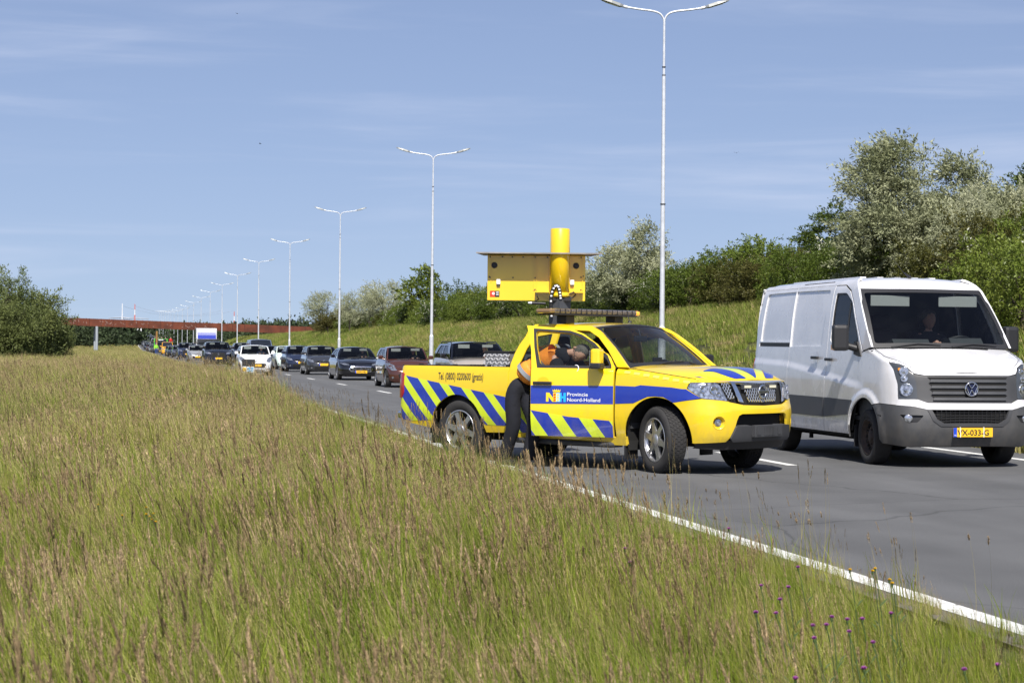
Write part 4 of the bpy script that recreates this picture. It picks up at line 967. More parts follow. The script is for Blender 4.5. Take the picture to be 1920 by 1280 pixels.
#ENDSHELL
_vb = [VN.P(g, vn_top(g)) for g in np.linspace(0, 1.69, 90)]
_vy = np.maximum.accumulate(np.array([p[1] for p in _vb])[::-1]); _vx = np.array([p[0] for p in _vb])[::-1]; _vz = np.array([p[2] for p in _vb])[::-1]
VHC = smooth_tab([(1.6, 1.53), (1.74, 1.505), (1.9, 1.455), (2.1, 1.385), (2.3, 1.30), (2.42, 1.235), (2.49, 1.18)], 6); VY1 = float(_vy[-1])-.001
def vhood(a, y):
    y = min(y, VY1); xe = float(np.interp(y, _vy, _vx)); zb = float(np.interp(y, _vy, _vz)); zc = max(lerp_tab(VHC, y), zb-.03)
    return Vector((a*xe, y, zb+(zc-zb)*(1-abs(a)**2.4)))
def vhood_xy(x, y):
    xe = float(np.interp(min(y, VY1), _vy, _vx)); return vhood(max(-1, min(1, x/max(xe, .01))), y)
def extra(y, z):
    c = lerp_tab([(-2.6, 1.31), (-1.24, 1.275), (.48, 1.125), (1.15, 1.05), (1.5, 1.02)], y)
    return .020*sstep(c+.03, c-.07, z)*sstep(1.6, 1.2, y)
VN.extra = extra
VN.flares = [(1.64, .40, .49, .57, .028), (-1.62, .37, .50, .54, .015)]
M_vw = paint('white_van_paint', (.72, .72, .74), rough=.26, dirt=.11)
add_dust(M_vw, .30, 1.25, .42); M_vg = mat('grey_bumper_plastic', (.055, .058, .064), .5, noise=.2, nscale=4, bump=.15, bscale=300)
add_dust(mat('grey_bumper_plastic', (0, 0, 0)), .2, .9, .3)
van = empty('delivery_van', (10.26, 24.04, 0), R(180), 'white delivery van with dark grey bumper, standing in the far lane beside the pickup', 'van')
vy = VN.sy
def vs(pts): return [(vy(y), z) for y, z in pts]
VN2 = Shell(VN_PLAN, VN_SIDE, VN_FRONT, .70, 1.35); VN2.extra = extra
bp = dict(du=.06, dv=.022)
plate('roof_side', vs([(-2.71, 2.33), (.62, 2.325), (.86, 2.245), (1.03, 2.08), (1.30, 1.72), (1.50, 1.45), (1.755, 1.495), (1.10, 2.245), (.98, 2.33), (.82, 2.41), (-2.66, 2.38), (-2.72, 2.33)]), VN2.P, M_vw, van, both=True, rim=.03, **bp)
mb = MB()
for s in (1, -1): mb.tube([VN.F(y, 2.372)*1 if s == 1 else Vector((-VN.F(y, 2.372).x, y, 2.372)) for y in np.linspace(-1.05, .1, 8)], .006, 4, caps=False)
mb.build('roof_rail', M_trim, van)
vdoor = vs([(.27, .365), (.27, 2.312), (.60, 2.308), (.83, 2.23), (1.01, 2.065), (1.28, 1.705), (1.475, 1.44), (1.395, 1.375), (1.385, .93), (1.26, .76), (1.20, .62), (1.185, .365)])
vwin = rpoly(vs([(.345, 1.57), (.36, 2.215), (.72, 2.21), (.97, 2.09), (1.25, 1.70), (1.46, 1.36), (1.22, 1.47), (.86, 1.52), (.45, 1.535)]), [.05, .05, .05, .05, .05, .005, .05, .05, .05])
vgl = [rpoly(vs([(.375, 1.60), (.385, 2.185), (.71, 2.185), (.88, 2.11), (.88, 1.55), (.48, 1.565)]), .03), rpoly(vs([(.915, 1.545), (.915, 2.08), (.96, 2.055), (1.20, 1.71), (1.26, 1.60), (1.20, 1.50)]), .02)]
for mir in (False, True):
    d = plate('front_door', [vdoor, vwin], VN.P, M_vw, van, mirror=mir, rim=.02, **bp)
    plate('window_frame', [vwin]+vgl, VN.P, M_black, d, mirror=mir, off=-.008, rim=.01, **bp)
    for q in vgl: plate('door_window', q, VN.P, M_glassd, d, mirror=mir, off=-.016, rim=0, **bp)
    plate('rub_strip', vs([(.275, .555), (.275, .815), (1.23, .805), (1.19, .62)]), VN.P, M_vg, d, mirror=mir, off=.012, rim=.012, **bp)
    mb = MB(); sg = -1 if mir else 1
    for y0 in (.30,):
        p = VN.F(.4, 1.32); mb.box(sg*(p.x+.015), sg*(p.x+.05), .29, .52, 1.305, 1.345, bev=.012); 
    mb.build('handle', M_black, d)
    mb = MB(); 
    V0 = [(1.065, 1.20, 1.47), (1.245, 1.23, 1.47)]
    M = Matrix.Translation((sg*1.185, 1.26, 1.615))@Matrix.Rotation(R(-6*sg), 4, 'Z'); mb.box(-.105, .105, -.07, .08, -.175, .165, bev=.045, M=M); mb.box(-.09, .09, -.078, -.07, -.15, .15, mi=1, M=M)
    mb.tube([(sg*.96, 1.30, 1.47), (sg*1.06, 1.27, 1.50), (sg*1.12, 1.26, 1.52)], [.05, .045, .04], 8); mb.prism([(1.22, 1.40), (1.24, 1.56), (1.34, 1.56), (1.47, 1.37), (1.38, 1.37)], sg*.93, sg*.985, 'YZ')
    mb.box(sg*1.275, sg*1.285, 1.19, 1.30, 1.45, 1.52, mi=2, bev=.004)
    mb.build('wing_mirror', [M_black, M_chrome, M_amber], d)
for mir in (False, True):
    c = plate('sliding_door', [vs([(-1.19, .365), (-1.19, 2.32), (.255, 2.32), (.255, .365)]), rpoly(vs([(-1.185, 1.495), (-1.185, 2.275), (.12, 2.265), (.03, 1.50)]), [.005, .005, .04, .03])], VN.P, M_vw, van, mirror=mir, rim=.02, **bp)
    plate('recessed_panel', rpoly(vs([(-1.195, 1.485), (-1.195, 2.285), (.13, 2.275), (.04, 1.49)]), .03), VN.P, M_vw, c, mirror=mir, off=-.018, rim=0, **bp)
    plate('rub_strip', vs([(-1.185, .555), (-1.185, .82), (.25, .815), (.25, .555)]), VN.P, M_vg, c, mirror=mir, off=.012, rim=.012, **bp)
    mb = MB(); sg = -1 if mir else 1; p = VN.F(-.1, 1.34); mb.box(sg*(p.x+.015), sg*(p.x+.05), -.23, .01, 1.325, 1.365, bev=.012); mb.build('handle', M_black, c)
for y0, z0 in ((-.11, 1.345), (.405, 1.325)):
    plate('handle_recess_shade', [(vy(y0)+.055*math.cos(a), z0+.085*math.sin(a)) for a in np.linspace(0, math.tau, 20, endpoint=False)], VN.P, mat('white_recess_shade', (.62, .62, .64), .15, coat=1), van, .1, .1, off=.003, rim=0)  # flat discs, darker than the panel: shade of the hollows is in the colour
gz = vy(-2.71)
rar = [(vy(y), z) for y, z in arc(-1.62, .37, .46, 0, 180, 18)]
rp = plate('rear_side_panel', [[(vy(-1.20), .365)]+rar[1:-1]+[(vy(-2.10), .40), (gz, .42), (gz+.35, .42), (gz+.35, 2.32), (gz, 2.32), (vy(-1.20), 2.32)], rpoly(vs([(-2.47, 1.575), (-2.40, 2.27), (-1.205, 2.275), (-1.205, 1.565)]), [.03, .06, .005, .005]), vs([(-2.52, 1.498), (-2.52, 1.555), (-1.21, 1.55), (-1.21, 1.49)])], VN.P, M_vw, van, both=True, rim=.02, **bp)
plate('recessed_panel', vs([(-2.50, 1.56), (-2.44, 2.285), (-1.195, 2.285), (-1.195, 1.555)]), VN.P, M_vw, rp, both=True, off=-.018, rim=0, **bp)
plate('door_rail', vs([(-2.54, 1.485), (-2.54, 1.565), (-1.2, 1.56), (-1.2, 1.48)]), VN.P, M_black, rp, both=True, off=-.02, rim=0, **bp)
plate('rub_strip', vs([(-2.12, .555), (-2.12, .82), (-2.65, .82), (-2.65, .555)]), VN.P, M_vg, rp, both=True, off=.012, rim=.012, **bp)
plate('tail_light', [(gz+.02, .95), (gz+.02, 1.32), (gz+.13, 1.32), (gz+.13, .95)], VN.P, M_red, van, .05, .1, both=True, off=.01, rim=.02)
farc = [(vy(y), z) for y, z in arc(1.64, .40, .45, 55, 170, 16)]
vtop = [(g, vn_top(g)+.001) for g in np.linspace(1.19, 1.655, 10)]
plate('front_fender', [(vy(1.375), 1.365), (vy(1.50), 1.425)]+vtop[::-1]+[(1.19, 1.30), (1.10, 1.22), (1.01, 1.04), (.985, .85), (1.0, .778), (1.33, .792)]+[q for q in farc]+[(vy(1.20), .50), (vy(1.215), .62), (vy(1.275), .755), (vy(1.375), .90)], VN.P, M_vw, van, both=True, du=.035, dv=.025, rim=.02)
plate('arch_trim', vs([(1.195, .33), (1.195, .5), (1.205, .47), (1.20, .33)]), VN.P, M_vg, van, both=True, rim=.02)
# bumper with its openings
intake = [(0, .545), (.38, .545), (.47, .60), (.53, .715), (0, .715)]
ba = [(vy(y), z) for y, z in arc(1.64, .40, .45, -8, 52, 9)]
fogo = rpoly([(.93, .66), (.62, .655), (.70, .565), (.83, .56)], .02)
plate('front_bumper', [[(0, .275), (.45, .27), (.80, .255), (1.25, .29)]+ba+[(1.33, .786), (1.0, .77), (.80, .762), (.72, .752), (.57, .723), (.533, .722), (.475, .595), (.385, .54), (0, .54)], fogo], VN.P, M_vg, van, both=True, du=.06, dv=.04, rim=.03)
plate('fog_recess', rpoly([(.96, .68), (.58, .675), (.68, .55), (.85, .545)], .02), VN.P, M_black, van, both=True, off=-.03, rim=0, **bp)
mb = MB()
for s in (1, -1):
    p = VN.P(.80, .615); M = Matrix.Translation((s*p.x, p.y-.025, p.z))@Vector((s*.35, .93, 0)).to_track_quat('Z', 'Y').to_matrix().to_4x4()
    mb.lathe([(.052, -.01), (.052, .01), (.045, .016), (.001, .02)], 20, 'Z', M=M)
mb.build('fog_light', M_lens, van)
plate('lower_intake', intake, VN.P, M_dark, van, both=True, off=-.05, rim=0, **bp)
plate('intake_surround', [[(0, .52), (.41, .52), (.51, .59), (.575, .722), (.52, .722), (.46, .61), (.37, .56), (0, .56)]], VN.P, M_trim, van, both=True, off=.008, rim=.04, du=.05, dv=.04)
mb = MB()
for k in range(4): mb.box(-.46, .46, 2.615, 2.625, .585+k*.035, .59+k*.035)
for k in range(16): mb.box(-.45+k*.06, -.444+k*.06, 2.612, 2.618, .56, .715)
mb.build('intake_grid', M_black, van)
plate('white_strip', [(0, .727), (.57, .727), (.72, .757), (.80, .766), (.995, .775), (.98, .848), (.70, .85), (.57, .806), (0, .806)], VN.P, M_vw, van, both=True, off=.004, du=.06, dv=.04, rim=.02)
vhl = rpoly([(1.175, 1.30), (1.04, 1.283), (.90, 1.24), (.765, 1.165), (.72, 1.05), (.70, .858), (.975, .855), (1.005, 1.04), (1.09, 1.21)], .02)
for mir in (False, True):
    h = plate('headlight', vhl, VN.P, M_lensd, van, .05, .05, mirror=mir, rim=.02, off=-.002)
    mb = MB()
    for g, z, r_ in ((.93, 1.19, .058), (.91, 1.105, .045), (.86, .965, .082)):
        c = VN.P(g, z); n = Vector((.45, .89, .1)).normalized(); M = Matrix.Translation(c+n*.002)@n.to_track_quat('Z', 'Y').to_matrix().to_4x4()
        mb.lathe([(r_, -.02), (r_, .006), (r_*.9, .010), (r_*.75, .004), (r_*.4, .012), (.001, .014)], 24, 'Z', M=M)
    if mir: mb.v = [(-v[0], v[1], v[2]) for v in mb.v]
    mb.build('reflector', M_lens, h)
    mb = MB(); c = VN.P(1.0, 1.225); mb.box(c.x-.03, c.x+.025, c.y-.02, c.y+.01, 1.20, 1.235, bev=.01)
    if mir: mb.v = [(-v[0], v[1], v[2]) for v in mb.v]
    mb.build('indicator', M_amber, h)
gv = plate('grille', [(0, .812), (.57, .812), (.70, .856), (.725, 1.05), (.76, 1.165), (.60, 1.145), (0, 1.145)], VN.P, M_trim, van, both=True, off=-.01, du=.06, dv=.04, rim=.02)
for k in range(4):
    z1 = 1.128-k*.074; w1 = .565-k*.012
    plate('slot', [(0, z1-.030), (w1-.035, z1-.030), (w1, z1), (0, z1)], VN.P, M_dark, gv, both=True, off=-.006, rim=0, **bp)
    plate('slat', [(0, z1-.066), (w1-.03, z1-.066), (w1-.045, z1-.032), (0, z1-.032)], VN.P, M_vg, gv, both=True, off=.014, rim=.02, **bp)
mb = MB(); torus(mb, (0, 2.625, .982), .083, .009, Matrix.Rotation(R(90), 3, 'X'), 36)
def bar(p, q, wd=.011): mb.tube([(p[0], 2.63, .982+p[1]), (q[0], 2.63, .982+q[1])], wd*.62, 6)
for s in (1, -1):
    bar((s*.045, .067), (s*.004, -.002+.012)); bar((s*.076, .03), (s*.032, -.072)); bar((s*.032, -.072), (s*.0, -.006))
mb.lathe([(.085, 2.615), (.001, 2.615)], 30, 'Y', (0, 0, .982), mi=1)
mb.build('emblem', [M_chrome, mat('emblem_blue', (.01, .015, .05), .3)], gv)
def number_plate(parent, y, z, text, wd=.52, ht=.112, detail=True, zr=None):
    mb = MB(); mb.box(-wd/2, wd/2, y, y+.012, z-ht/2, z+ht/2, mi=0); mb.box(wd/2-.045, wd/2, y+.012, y+.0145, z-ht/2, z+ht/2, mi=1)
    o = mb.build('number_plate', [M_plate, M_blueeu], parent)
    if text: text_on('plate_lettering', text, .098, (-wd*.40, z-.036), lambda a, b: Vector((-a, y+.0135, b)), M_black, o, width=wd*.80, off=.002, bold=.0015, nsgn=-1)
    return o
npl = number_plate(van, 2.665, .45, 'VX-033-G')
text_on('country_lettering', 'NL', .03, (-.248, .405), lambda a, b: Vector((-a, 2.68, b)), M_white, npl, width=.028, off=.001, nsgn=-1)
mb = MB()
for x in (.17, -.14): mb.box(x-.004, x+.004, 2.66, 2.684, .39, .515)
mb.build('plate_clip', M_white, npl)
plate('hood_lip', [(0, 1.150), (.60, 1.150), (.755, 1.172), (.90, 1.247), (1.04, 1.288), (1.17, 1.305)]+[(g, vn_top(g)+.001) for g in np.linspace(1.22, 0, 26)], VN.P, M_vw, van, .05, .012, both=True, off=-.001, rim=.01)
# hood
V = []; Nn = []; F = []; na, ny = 28, 26; Yb = 1.66
for i in range(ny):
    y = Yb+(VY1-.0005-Yb)*(1-(1-i/(ny-1))**1.7)
    for j in range(na+1):
        a = -1+2*j/na; p = vhood(a, y); n = surf_normal(vhood_xy, p.x, y)
        V.append(p); Nn.append(n if n.z > 0 else -n)
F = [(i*(na+1)+j, i*(na+1)+j+1, (i+1)*(na+1)+j+1, (i+1)*(na+1)+j) for i in range(ny-1) for j in range(na)]
vh = finish_plate(V, Nn, F, 'hood', M_vw, van)
plate('vent_grille', rpoly([(-.63, 1.775), (.62, 1.775), (.47, 1.83), (-.60, 1.83)], .015), vhood_xy, M_black, vh, .08, .05, off=.004, rim=.004, nsgn=-1)
mb = MB()
for sg in (1, -1): mb.tube([vhood(sg*.985, y)+Vector((0, 0, .001)) for y in np.linspace(1.72, 2.36, 14)], .004, 4, caps=False)
mb.build('shut_line', M_dark, vh)
# windshield, roof, rear
def vws(a, b):
    q = 1-a*a; x0, y0, z0 = a*.95, 1.72+.10*q, 1.495+.015*q; x1, y1, z1 = a*.865, 1.06+.09*q, 2.245+.012*q; s_ = .03*math.sin(math.pi*b)
    return Vector((x0+(x1-x0)*b, y0+(y1-y0)*b+s_, z0+(z1-z0)*b+s_*.6))
plate('windshield', [(-.98, .01), (.98, .01), (.98, .99), (-.98, .99)], vws, M_glassd, van, .12, .12, rim=0)
plate('windshield_seal', [[(-1, -.02), (1, -.02), (1, 1.0), (-1, 1.0)], rpoly([(-.945, .05), (.945, .05), (.93, .93), (-.93, .93)], .05)], vws, M_black, van, .12, .12, off=.004, rim=.004)
_A = [VN2.F(*q) for q in catmull([(1.755, 1.495), (1.43, 1.87), (1.10, 2.245)], 6)]; _B = [vws(1.0, t)+Vector((0, -.006, 0)) for t in np.linspace(0, 1, len(_A))]
bridge_strip('windshield_pillar', _A, _B, M_vw, van)
def vroof(a, t):
    q = 1-a*a; y = (1.06+.09*q)*(1-t)+(-2.76)*t; d = (1.06+.09*q)-y
    z = 2.257+.158*(1-math.exp(-d/.20))+.022*q*min(1, d*3); z -= .16*max(0, (t-.94)/.06)**2*.9
    xe = .865-.0*d if d < .01 else lerp_tab([(0, .868), (.12, .83), (.4, .765), (3, .765), (3.7, .75)], d)
    z -= .03*abs(a)**10*min(1, d*2)
    return Vector((a*xe, y, z))
V = []; F = []
for i in range(41):
    t = (i/40)**1.8
    for j in range(25): V.append(vroof(-1+j/12, t))
F = [(i*25+j, i*25+j+1, (i+1)*25+j+1, (i+1)*25+j) for i in range(40) for j in range(24)]
o = mesh_obj('roof', V, F, M_vw, van, smooth=True); bm = bmesh.new(); bm.from_mesh(o.data); bmesh.ops.recalc_face_normals(bm, faces=bm.faces)
if sum(f.normal.z for f in bm.faces) < 0: bmesh.ops.reverse_faces(bm, faces=bm.faces)
bm.to_mesh(o.data); bm.free()
mb = MB()
for x in (-.5, -.25, 0, .25, .5): mb.box(x-.045, x+.045, -2.2, .35, 2.425, 2.442, bev=.006)
mb.build('roof_rib', M_vw, van)
mb = MB(); mb.tube([(.02, .80, 2.42), (.06, .70, 2.49)], [.025, .008], 8); mb.tube([(.06, .70, 2.48), (.12, .40, 2.72)], [.004, .002], 5); mb.build('antenna', M_black, van)
mb = MB(); mb.prism([(-.90, .45), (.90, .45), (.90, 1.5), (.80, 2.25), (-.80, 2.25), (-.90, 1.5)], -2.785, -2.76, 'XZ'); mb.build('rear_door', M_vw, van)
# inside
mb = MB(); mb.box(-.78, .78, -.05, -.02, .5, 2.36); mb.box(-.90, .90, -.05, -.02, .5, 1.7); mb.box(-.93, .93, -.05, 1.7, .55, .60); mb.prism([(1.70, .6), (1.72, 1.44), (1.35, 1.46), (1.22, 1.36), (1.18, .9), (1.3, .6)], -.92, .92, 'YZ')
mb.prism([(1.6, 1.45), (1.45, 1.60), (1.25, 1.56), (1.2, 1.4)], .05, .55, 'YZ'); mb.prism([(1.6, 1.45), (1.42, 1.62), (1.28, 1.58), (1.22, 1.4)], -.70, -.25, 'YZ')
mb.box(-.74, .74, -.02, .85, 2.30, 2.33)
mb.build('cab_interior', mat('cab_interior_grey', (.05, .055, .06), .7), van)
for x, wd in ((-.48, .27), (.42, .47)):
    mb = MB(); mb.box(x-wd, x+wd, .25, .78, .92, 1.08, bev=.05); mb.box(x-wd, x+wd, .12, .27, 1.05, 1.72, bev=.05)
    for xx in ((x,) if wd < .3 else (x-.24, x+.24)): mb.box(xx-.13, xx+.13, .13, .25, 1.74, 1.94, bev=.04)
    mb.build('seat', M_seat, van)
mb = MB(); Mw = Matrix.Rotation(R(35), 3, 'X'); c = Vector((-.48, 1.12, 1.52)); torus(mb, c, .21, .016, Mw, 36)
for a in (0, 180, 270): mb.tube([c, c+Mw@Vector((math.cos(R(a))*.2, math.sin(R(a))*.2, 0))], .018, 6)
mb.tube([c, c+Vector((0, .18, -.1))], .05, 8); mb.build('steering_wheel', M_black, van)
mb = MB()
for x in (.45, -.50): mb.box(x-.27, x+.27, 1.13, 1.15, 2.03, 2.17, bev=.008, M=Matrix.Translation((0, 0, 0)))
mb.build('sun_visor', mat('visor_grey', (.42, .43, .42), .8), van)
mb = MB()
for x, y in ((.19, 1.62), (-.62, 1.62)): mb.lathe([(.03, 1.46), (.04, 1.52), (.04, 1.53), (.001, 1.53)], 12, 'Z', (x, y, 0))
mb.box(.55, .80, 1.60, 1.72, 1.462, 1.468); mb.build('dash_cup', mat('cup_white', (.7, .7, .62), .6), van)
for x0, x1, z1 in ((.70, .05, .03), (-.10, -.75, .035)):
    mb = MB(); mb.tube([vws(x0*1.05, -.02)+Vector((0, .015, .01)), vws((x0+x1)/2, .03)+Vector((0, .02, .01)), vws(x1*1.05, .01)+Vector((0, .02, .012))], [.012, .01, .006], 6); mb.build('wiper', M_black, van)
mb = MB(); mb.box(-.55, .55, -2.5, 2.3, .25, .40); mb.box(-.95, .95, -1.1, 1.15, .33, .38); mb.box(-.9, .9, -2.55, -2.1, .36, .5); mb.tube([(.8, -.75, .33), (.8, -.75, .22)], .03, 6); mb.tube([(.7, -1.62, .33), (-.7, -1.62, .33)], .07, 8); mb.box(-.55, .55, 2.0, 2.42, .28, .9); mb.build('chassis', M_dark, van)
plate('gap_shade_backing', vs([(-2.5, .4), (-2.5, 2.36), (.27, 2.36), (.27, .4)]), VN.P, M_dark, van, .3, .1, both=True, off=-.05, rim=0)  # black sheet added behind the panels so their gaps read dark
plate('gap_shade_backing', vs([(.22, .4), (.22, 1.5), (1.38, 1.36), (1.38, .9), (1.2, .4)]), VN.P, M_dark, van, .3, .1, both=True, off=-.06, rim=0)  # same added black sheet behind the front door gaps
wheel_wells(van, [(1.64, .40, .465, .45, .93), (-1.62, .37, .475, .45, .93)])
for s in (1, -1):
    make_wheel(van, (s*.845, 1.63, .350), .350, .235, 'steel', R(-3), s, False); make_wheel(van, (s*.845, -1.62, .350), .350, .235, 'steel', 0, s, False)
    mb = MB(); mb.box(s*.70, s*.95, 1.17, 1.185, .20, .48, bev=.005); mb.build('mud_flap', M_black, van)
# ------------------------------------------------------------------ people
M_skin = mat('skin', (.58, .33, .25), .55); M_hair = mat('grey_hair', (.12, .11, .10), .8, noise=.5, nscale=60)
M_navy = mat('dark_navy_cloth', (.007, .008, .014), .9, noise=.3, nscale=9, bump=1, bscale=13)
M_or = mat('orange_vest', (.88, .29, .03), .6, noise=.16, nscale=9, bump=.9, bscale=16); M_refl = mat('grey_reflective_band', (.28, .30, .32), .5)
def V3(*a): return Vector(a)
def head_mesh(bmv, c, fwd, up, r=.105):
    """face with nose, brow, chin and ears as one mesh; fwd = where the face looks"""
    f = Vector(fwd).normalized(); u = Vector(up); u = (u-f*u.dot(f)).normalized(); s_ = f.cross(u)
    V = []; F = []; n, k = 18, 16
    for i in range(k+1):
        th = math.pi*i/k; zz = math.cos(th); rr = math.sin(th)
        for j in range(n):
            a = j*math.tau/n; x = rr*math.sin(a); y = rr*math.cos(a)
            w_ = .80-(.14*max(0, -zz)); d = .98 if y < 0 else 1.0
            p = Vector((x*w_, y*d, zz*1.22))
            if y > 0 and -.95 < zz < .15: p.y += .06*max(0, 1-abs(x)*2.2)       # face plane
            if y > .5 and abs(x) < .22 and -.35 < zz < .1: p.y += .20*(1-abs(x)/.22)*max(0, 1-abs(zz+.22)/.28)
            if y > .4 and abs(zz-.02) < .14 and .15 < abs(x) < .5: p.y -= .07
            if y > .3 and zz < -.75: p.y += .12
            V.append(Vector(c)+(s_*p.x+f*p.y+u*p.z)*r)
    for i in range(k):
        for j in range(n): F.append((i*n+j, i*n+(j+1) % n, (i+1)*n+(j+1) % n, (i+1)*n+j))
    return V, F, f, u, s_
def hand(parent, wrist, dirv, up, m=M_skin, s=1.):
    d = Vector(dirv).normalized(); u = (Vector(up)-d*Vector(up).dot(d)).normalized(); c = d.cross(u); mb = MB(); w_ = Vector(wrist)
    mb.tube([w_, w_+d*.03*s, w_+d*.09*s], [.027*s, .034*s, .036*s], 8)
    for k, (o, l) in enumerate(((-.028, .070), (-.009, .082), (.011, .077), (.029, .060))):
        b = w_+d*.085*s+c*o*s; mb.tube([b, b+d*l*.45*s-u*.008*s, b+d*l*.75*s-u*.026*s, b+d*l*.9*s-u*.045*s], [.010*s, .0095*s, .0085*s, .006*s], 6)
    b = w_+d*.03*s-c*.03*s; mb.tube([b, b+d*.03*s-c*.03*s, b+d*.06*s-c*.038*s-u*.015*s], [.012*s, .011*s, .008*s], 6)
    return mb.build('hand', m, parent)
# man leaning into the pickup, built in the truck's own frame
man = empty('person', (0, 0, 0), 0, 'man in orange safety vest and dark trousers bending into the open door of the pickup', 'person')
man.matrix_world = Matrix.Translation((5.86, 22.69, 0))@Matrix.Rotation(R(215.5), 4, 'Z')
pel = V3(1.08, -.42, .98); ch = V3(.99, -.12, 1.30); sh = V3(.91, .12, 1.36); nk = V3(.87, .25, 1.395); hd = V3(.84, .385, 1.385)
acr = V3(.0, .0, 0); side_v = V3(.62, .10, -.42).normalized()
sR = sh+V3(.14, .01, -.04); sL = sh+V3(-.15, .03, .0)
hipR = pel+V3(.10, -.02, -.06); hipL = pel+V3(-.10, .02, -.06)
kR = V3(1.17, -.39, .50); aR = V3(1.14, -.60, .10); kL = V3(.98, -.22, .52); aL = V3(1.02, -.30, .10)
eR = V3(1.02, .27, 1.07); wR = V3(.92, .50, 1.03); eL = V3(.66, .34, 1.10); wL = V3(.52, .56, 1.12)
verts = [pel, ch, sh, nk, hd-V3(0, .05, 0), sR, eR, wR, sL, eL, wL, hipR, kR, aR, hipL, kL, aL]
rad = [.06, .06, .05, .045, .06, .035, .03, .028, .035, .03, .028, .05, .04, .03, .05, .04, .03]
ed = [(0, 1), (1, 2), (2, 3), (3, 4), (2, 5), (5, 6), (6, 7), (2, 8), (8, 9), (9, 10), (0, 11), (11, 12), (12, 13), (0, 14), (14, 15), (15, 16)]
skin_mesh('body', verts, rad, ed, M_skin, man)
Vh, Fh, hf, hu, hs_ = head_mesh(None, hd, (.60, .10, -.62), (.15, .93, .30), .108)
mesh_obj('head', Vh, Fh, M_skin, man, smooth=True)
# hair cap
mb = MB(); Vc = []; n, k = 18, 8
for i in range(k+1):
    th = math.pi*.50*i/k
    for j in range(n):
        a = j*math.tau/n; x = math.sin(th)*math.sin(a); y = math.sin(th)*math.cos(a); z = math.cos(th)
        if y > .2: z += .10*y; y *= .82
        Vc.append(hd+(hs_*x*.86+hf*(y*1.02-.04)+hu*(z*1.26))*.111)
mb.add(Vc, [(i*n+j, i*n+(j+1) % n, (i+1)*n+(j+1) % n, (i+1)*n+j) for i in range(k) for j in range(n)], 0, True)
Vc = []
for i in range(5):
    th = math.pi*(.45+.22*i/4)
    for j in range(9):
        a = math.pi*.55+math.pi*.9*j/8; Vc.append(hd+(hs_*math.sin(th)*math.sin(a)*.85+hf*(math.sin(th)*math.cos(a)*1.0-.03)+hu*math.cos(th)*1.2)*.110)
mb.add(Vc, [(i*9+j, i*9+j+1, (i+1)*9+j+1, (i+1)*9+j) for i in range(4) for j in range(8)], 0, True)
mb.build('hair', M_hair, man)
mb = MB()
for s in (1, -1):
    c = hd+(hs_*s*.33+hf*.97+hu*.02)*.108
    Mq = hf.to_track_quat('Z', 'Y').to_matrix(); torus(mb, c, .024, .003, Mq, 14, 5)
    mb.tube([hd+(hs_*s*.55+hf*.93+hu*.05)*.108, hd+(hs_*s*.86+hf*.05+hu*.03)*.108], .003, 5)
    e_ = hd+(hs_*s*.84-hf*.03-hu*.05)*.108
mb.build('glasses', M_black, man)
mb = MB()
for s in (1, -1):
    e_ = hd+(hs_*s*.83-hf*.03-hu*.06)*.108; mb.tube([e_-hu*.03, e_+hs_*s*.012, e_+hu*.028], [.008, .018, .010], 8)
mb.build('ear', M_skin, man)
skin_mesh('trousers', [pel+V3(-.02, .10, .08), pel, hipR, kR, aR-V3(0, 0, .05), hipL, kL, aL-V3(0, 0, .05)], [(.150, .142), (.165, .155), (.125, .13), (.088, .095), (.075, .085), (.125, .13), (.088, .095), (.075, .085)], [(0, 1), (1, 2), (2, 3), (3, 4), (1, 5), (5, 6), (6, 7)], M_navy, man, root=1)
skin_mesh('vest', [pel+V3(-.012, .05, .05), pel.lerp(ch, .62), ch, sh, sh.lerp(nk, .35), sh+V3(.10, .0, -.02), sh+V3(-.11, .02, 0)], [(.172, .162), (.176, .166), (.180, .17), (.175, .16), (.135, .13), .125, .125], [(0, 1), (1, 2), (2, 3), (3, 4), (3, 5), (3, 6)], M_or, man, root=2)
skin_mesh('sleeve', [sR+V3(-.02, 0, 0), sR.lerp(eR, .5), eR, wR-V3(0, .03, 0)], [.105, .085, .068, .05], [(0, 1), (1, 2), (2, 3)], M_navy, man)
skin_mesh('sleeve', [sL, sL.lerp(eL, .5), eL, wL-V3(0, .03, 0)], [.105, .085, .068, .05], [(0, 1), (1, 2), (2, 3)], M_navy, man)
skin_mesh('jacket', [sh, nk+V3(0, .0, .0), sR, sL], [.16, .092, .125, .125], [(0, 1), (0, 2), (0, 3)], M_navy, man, sub=2)
# reflective bands: rings round the torso and over the shoulders
def band(p, d, rx, rz, wd, parent, m=M_refl, M=None):
    d = d.normalized(); a = d.cross(V3(0, 0, 1)).normalized(); b = a.cross(d).normalized(); V = []; n = 28
    for w_ in (-wd/2, wd/2):
        for k in range(n): V.append(p+d*w_+a*rx*math.cos(k*math.tau/n)+b*rz*math.sin(k*math.tau/n))
    return mesh_obj('reflective_band', V, [(k, (k+1) % n, (k+1) % n+n, k+n) for k in range(n)], m, parent, smooth=True)
ax = (ch-pel)
band(pel.lerp(ch, .50), ax, .176, .168, .055, man); band(ch+V3(0, .04, .015), (sh-pel), .184, .176, .05, man)
mb = MB()
for o in (.085, -.085):
    pts = [ch+V3(o, -.0, .140), ch.lerp(sh, .5)+V3(o, 0, .140), sh+V3(o*1.1, .0, .130), sh+V3(o*1.2, .07, .085)]
    V = []
    for p in catmull(pts, 4): V += [Vector(p)-V3(.026, 0, 0), Vector(p)+V3(.026, 0, 0)]
    mb.add(V, [(2*i, 2*i+1, 2*i+3, 2*i+2) for i in range(len(V)//2-1)], 0, True)
mb.build('shoulder_band', M_refl, man)
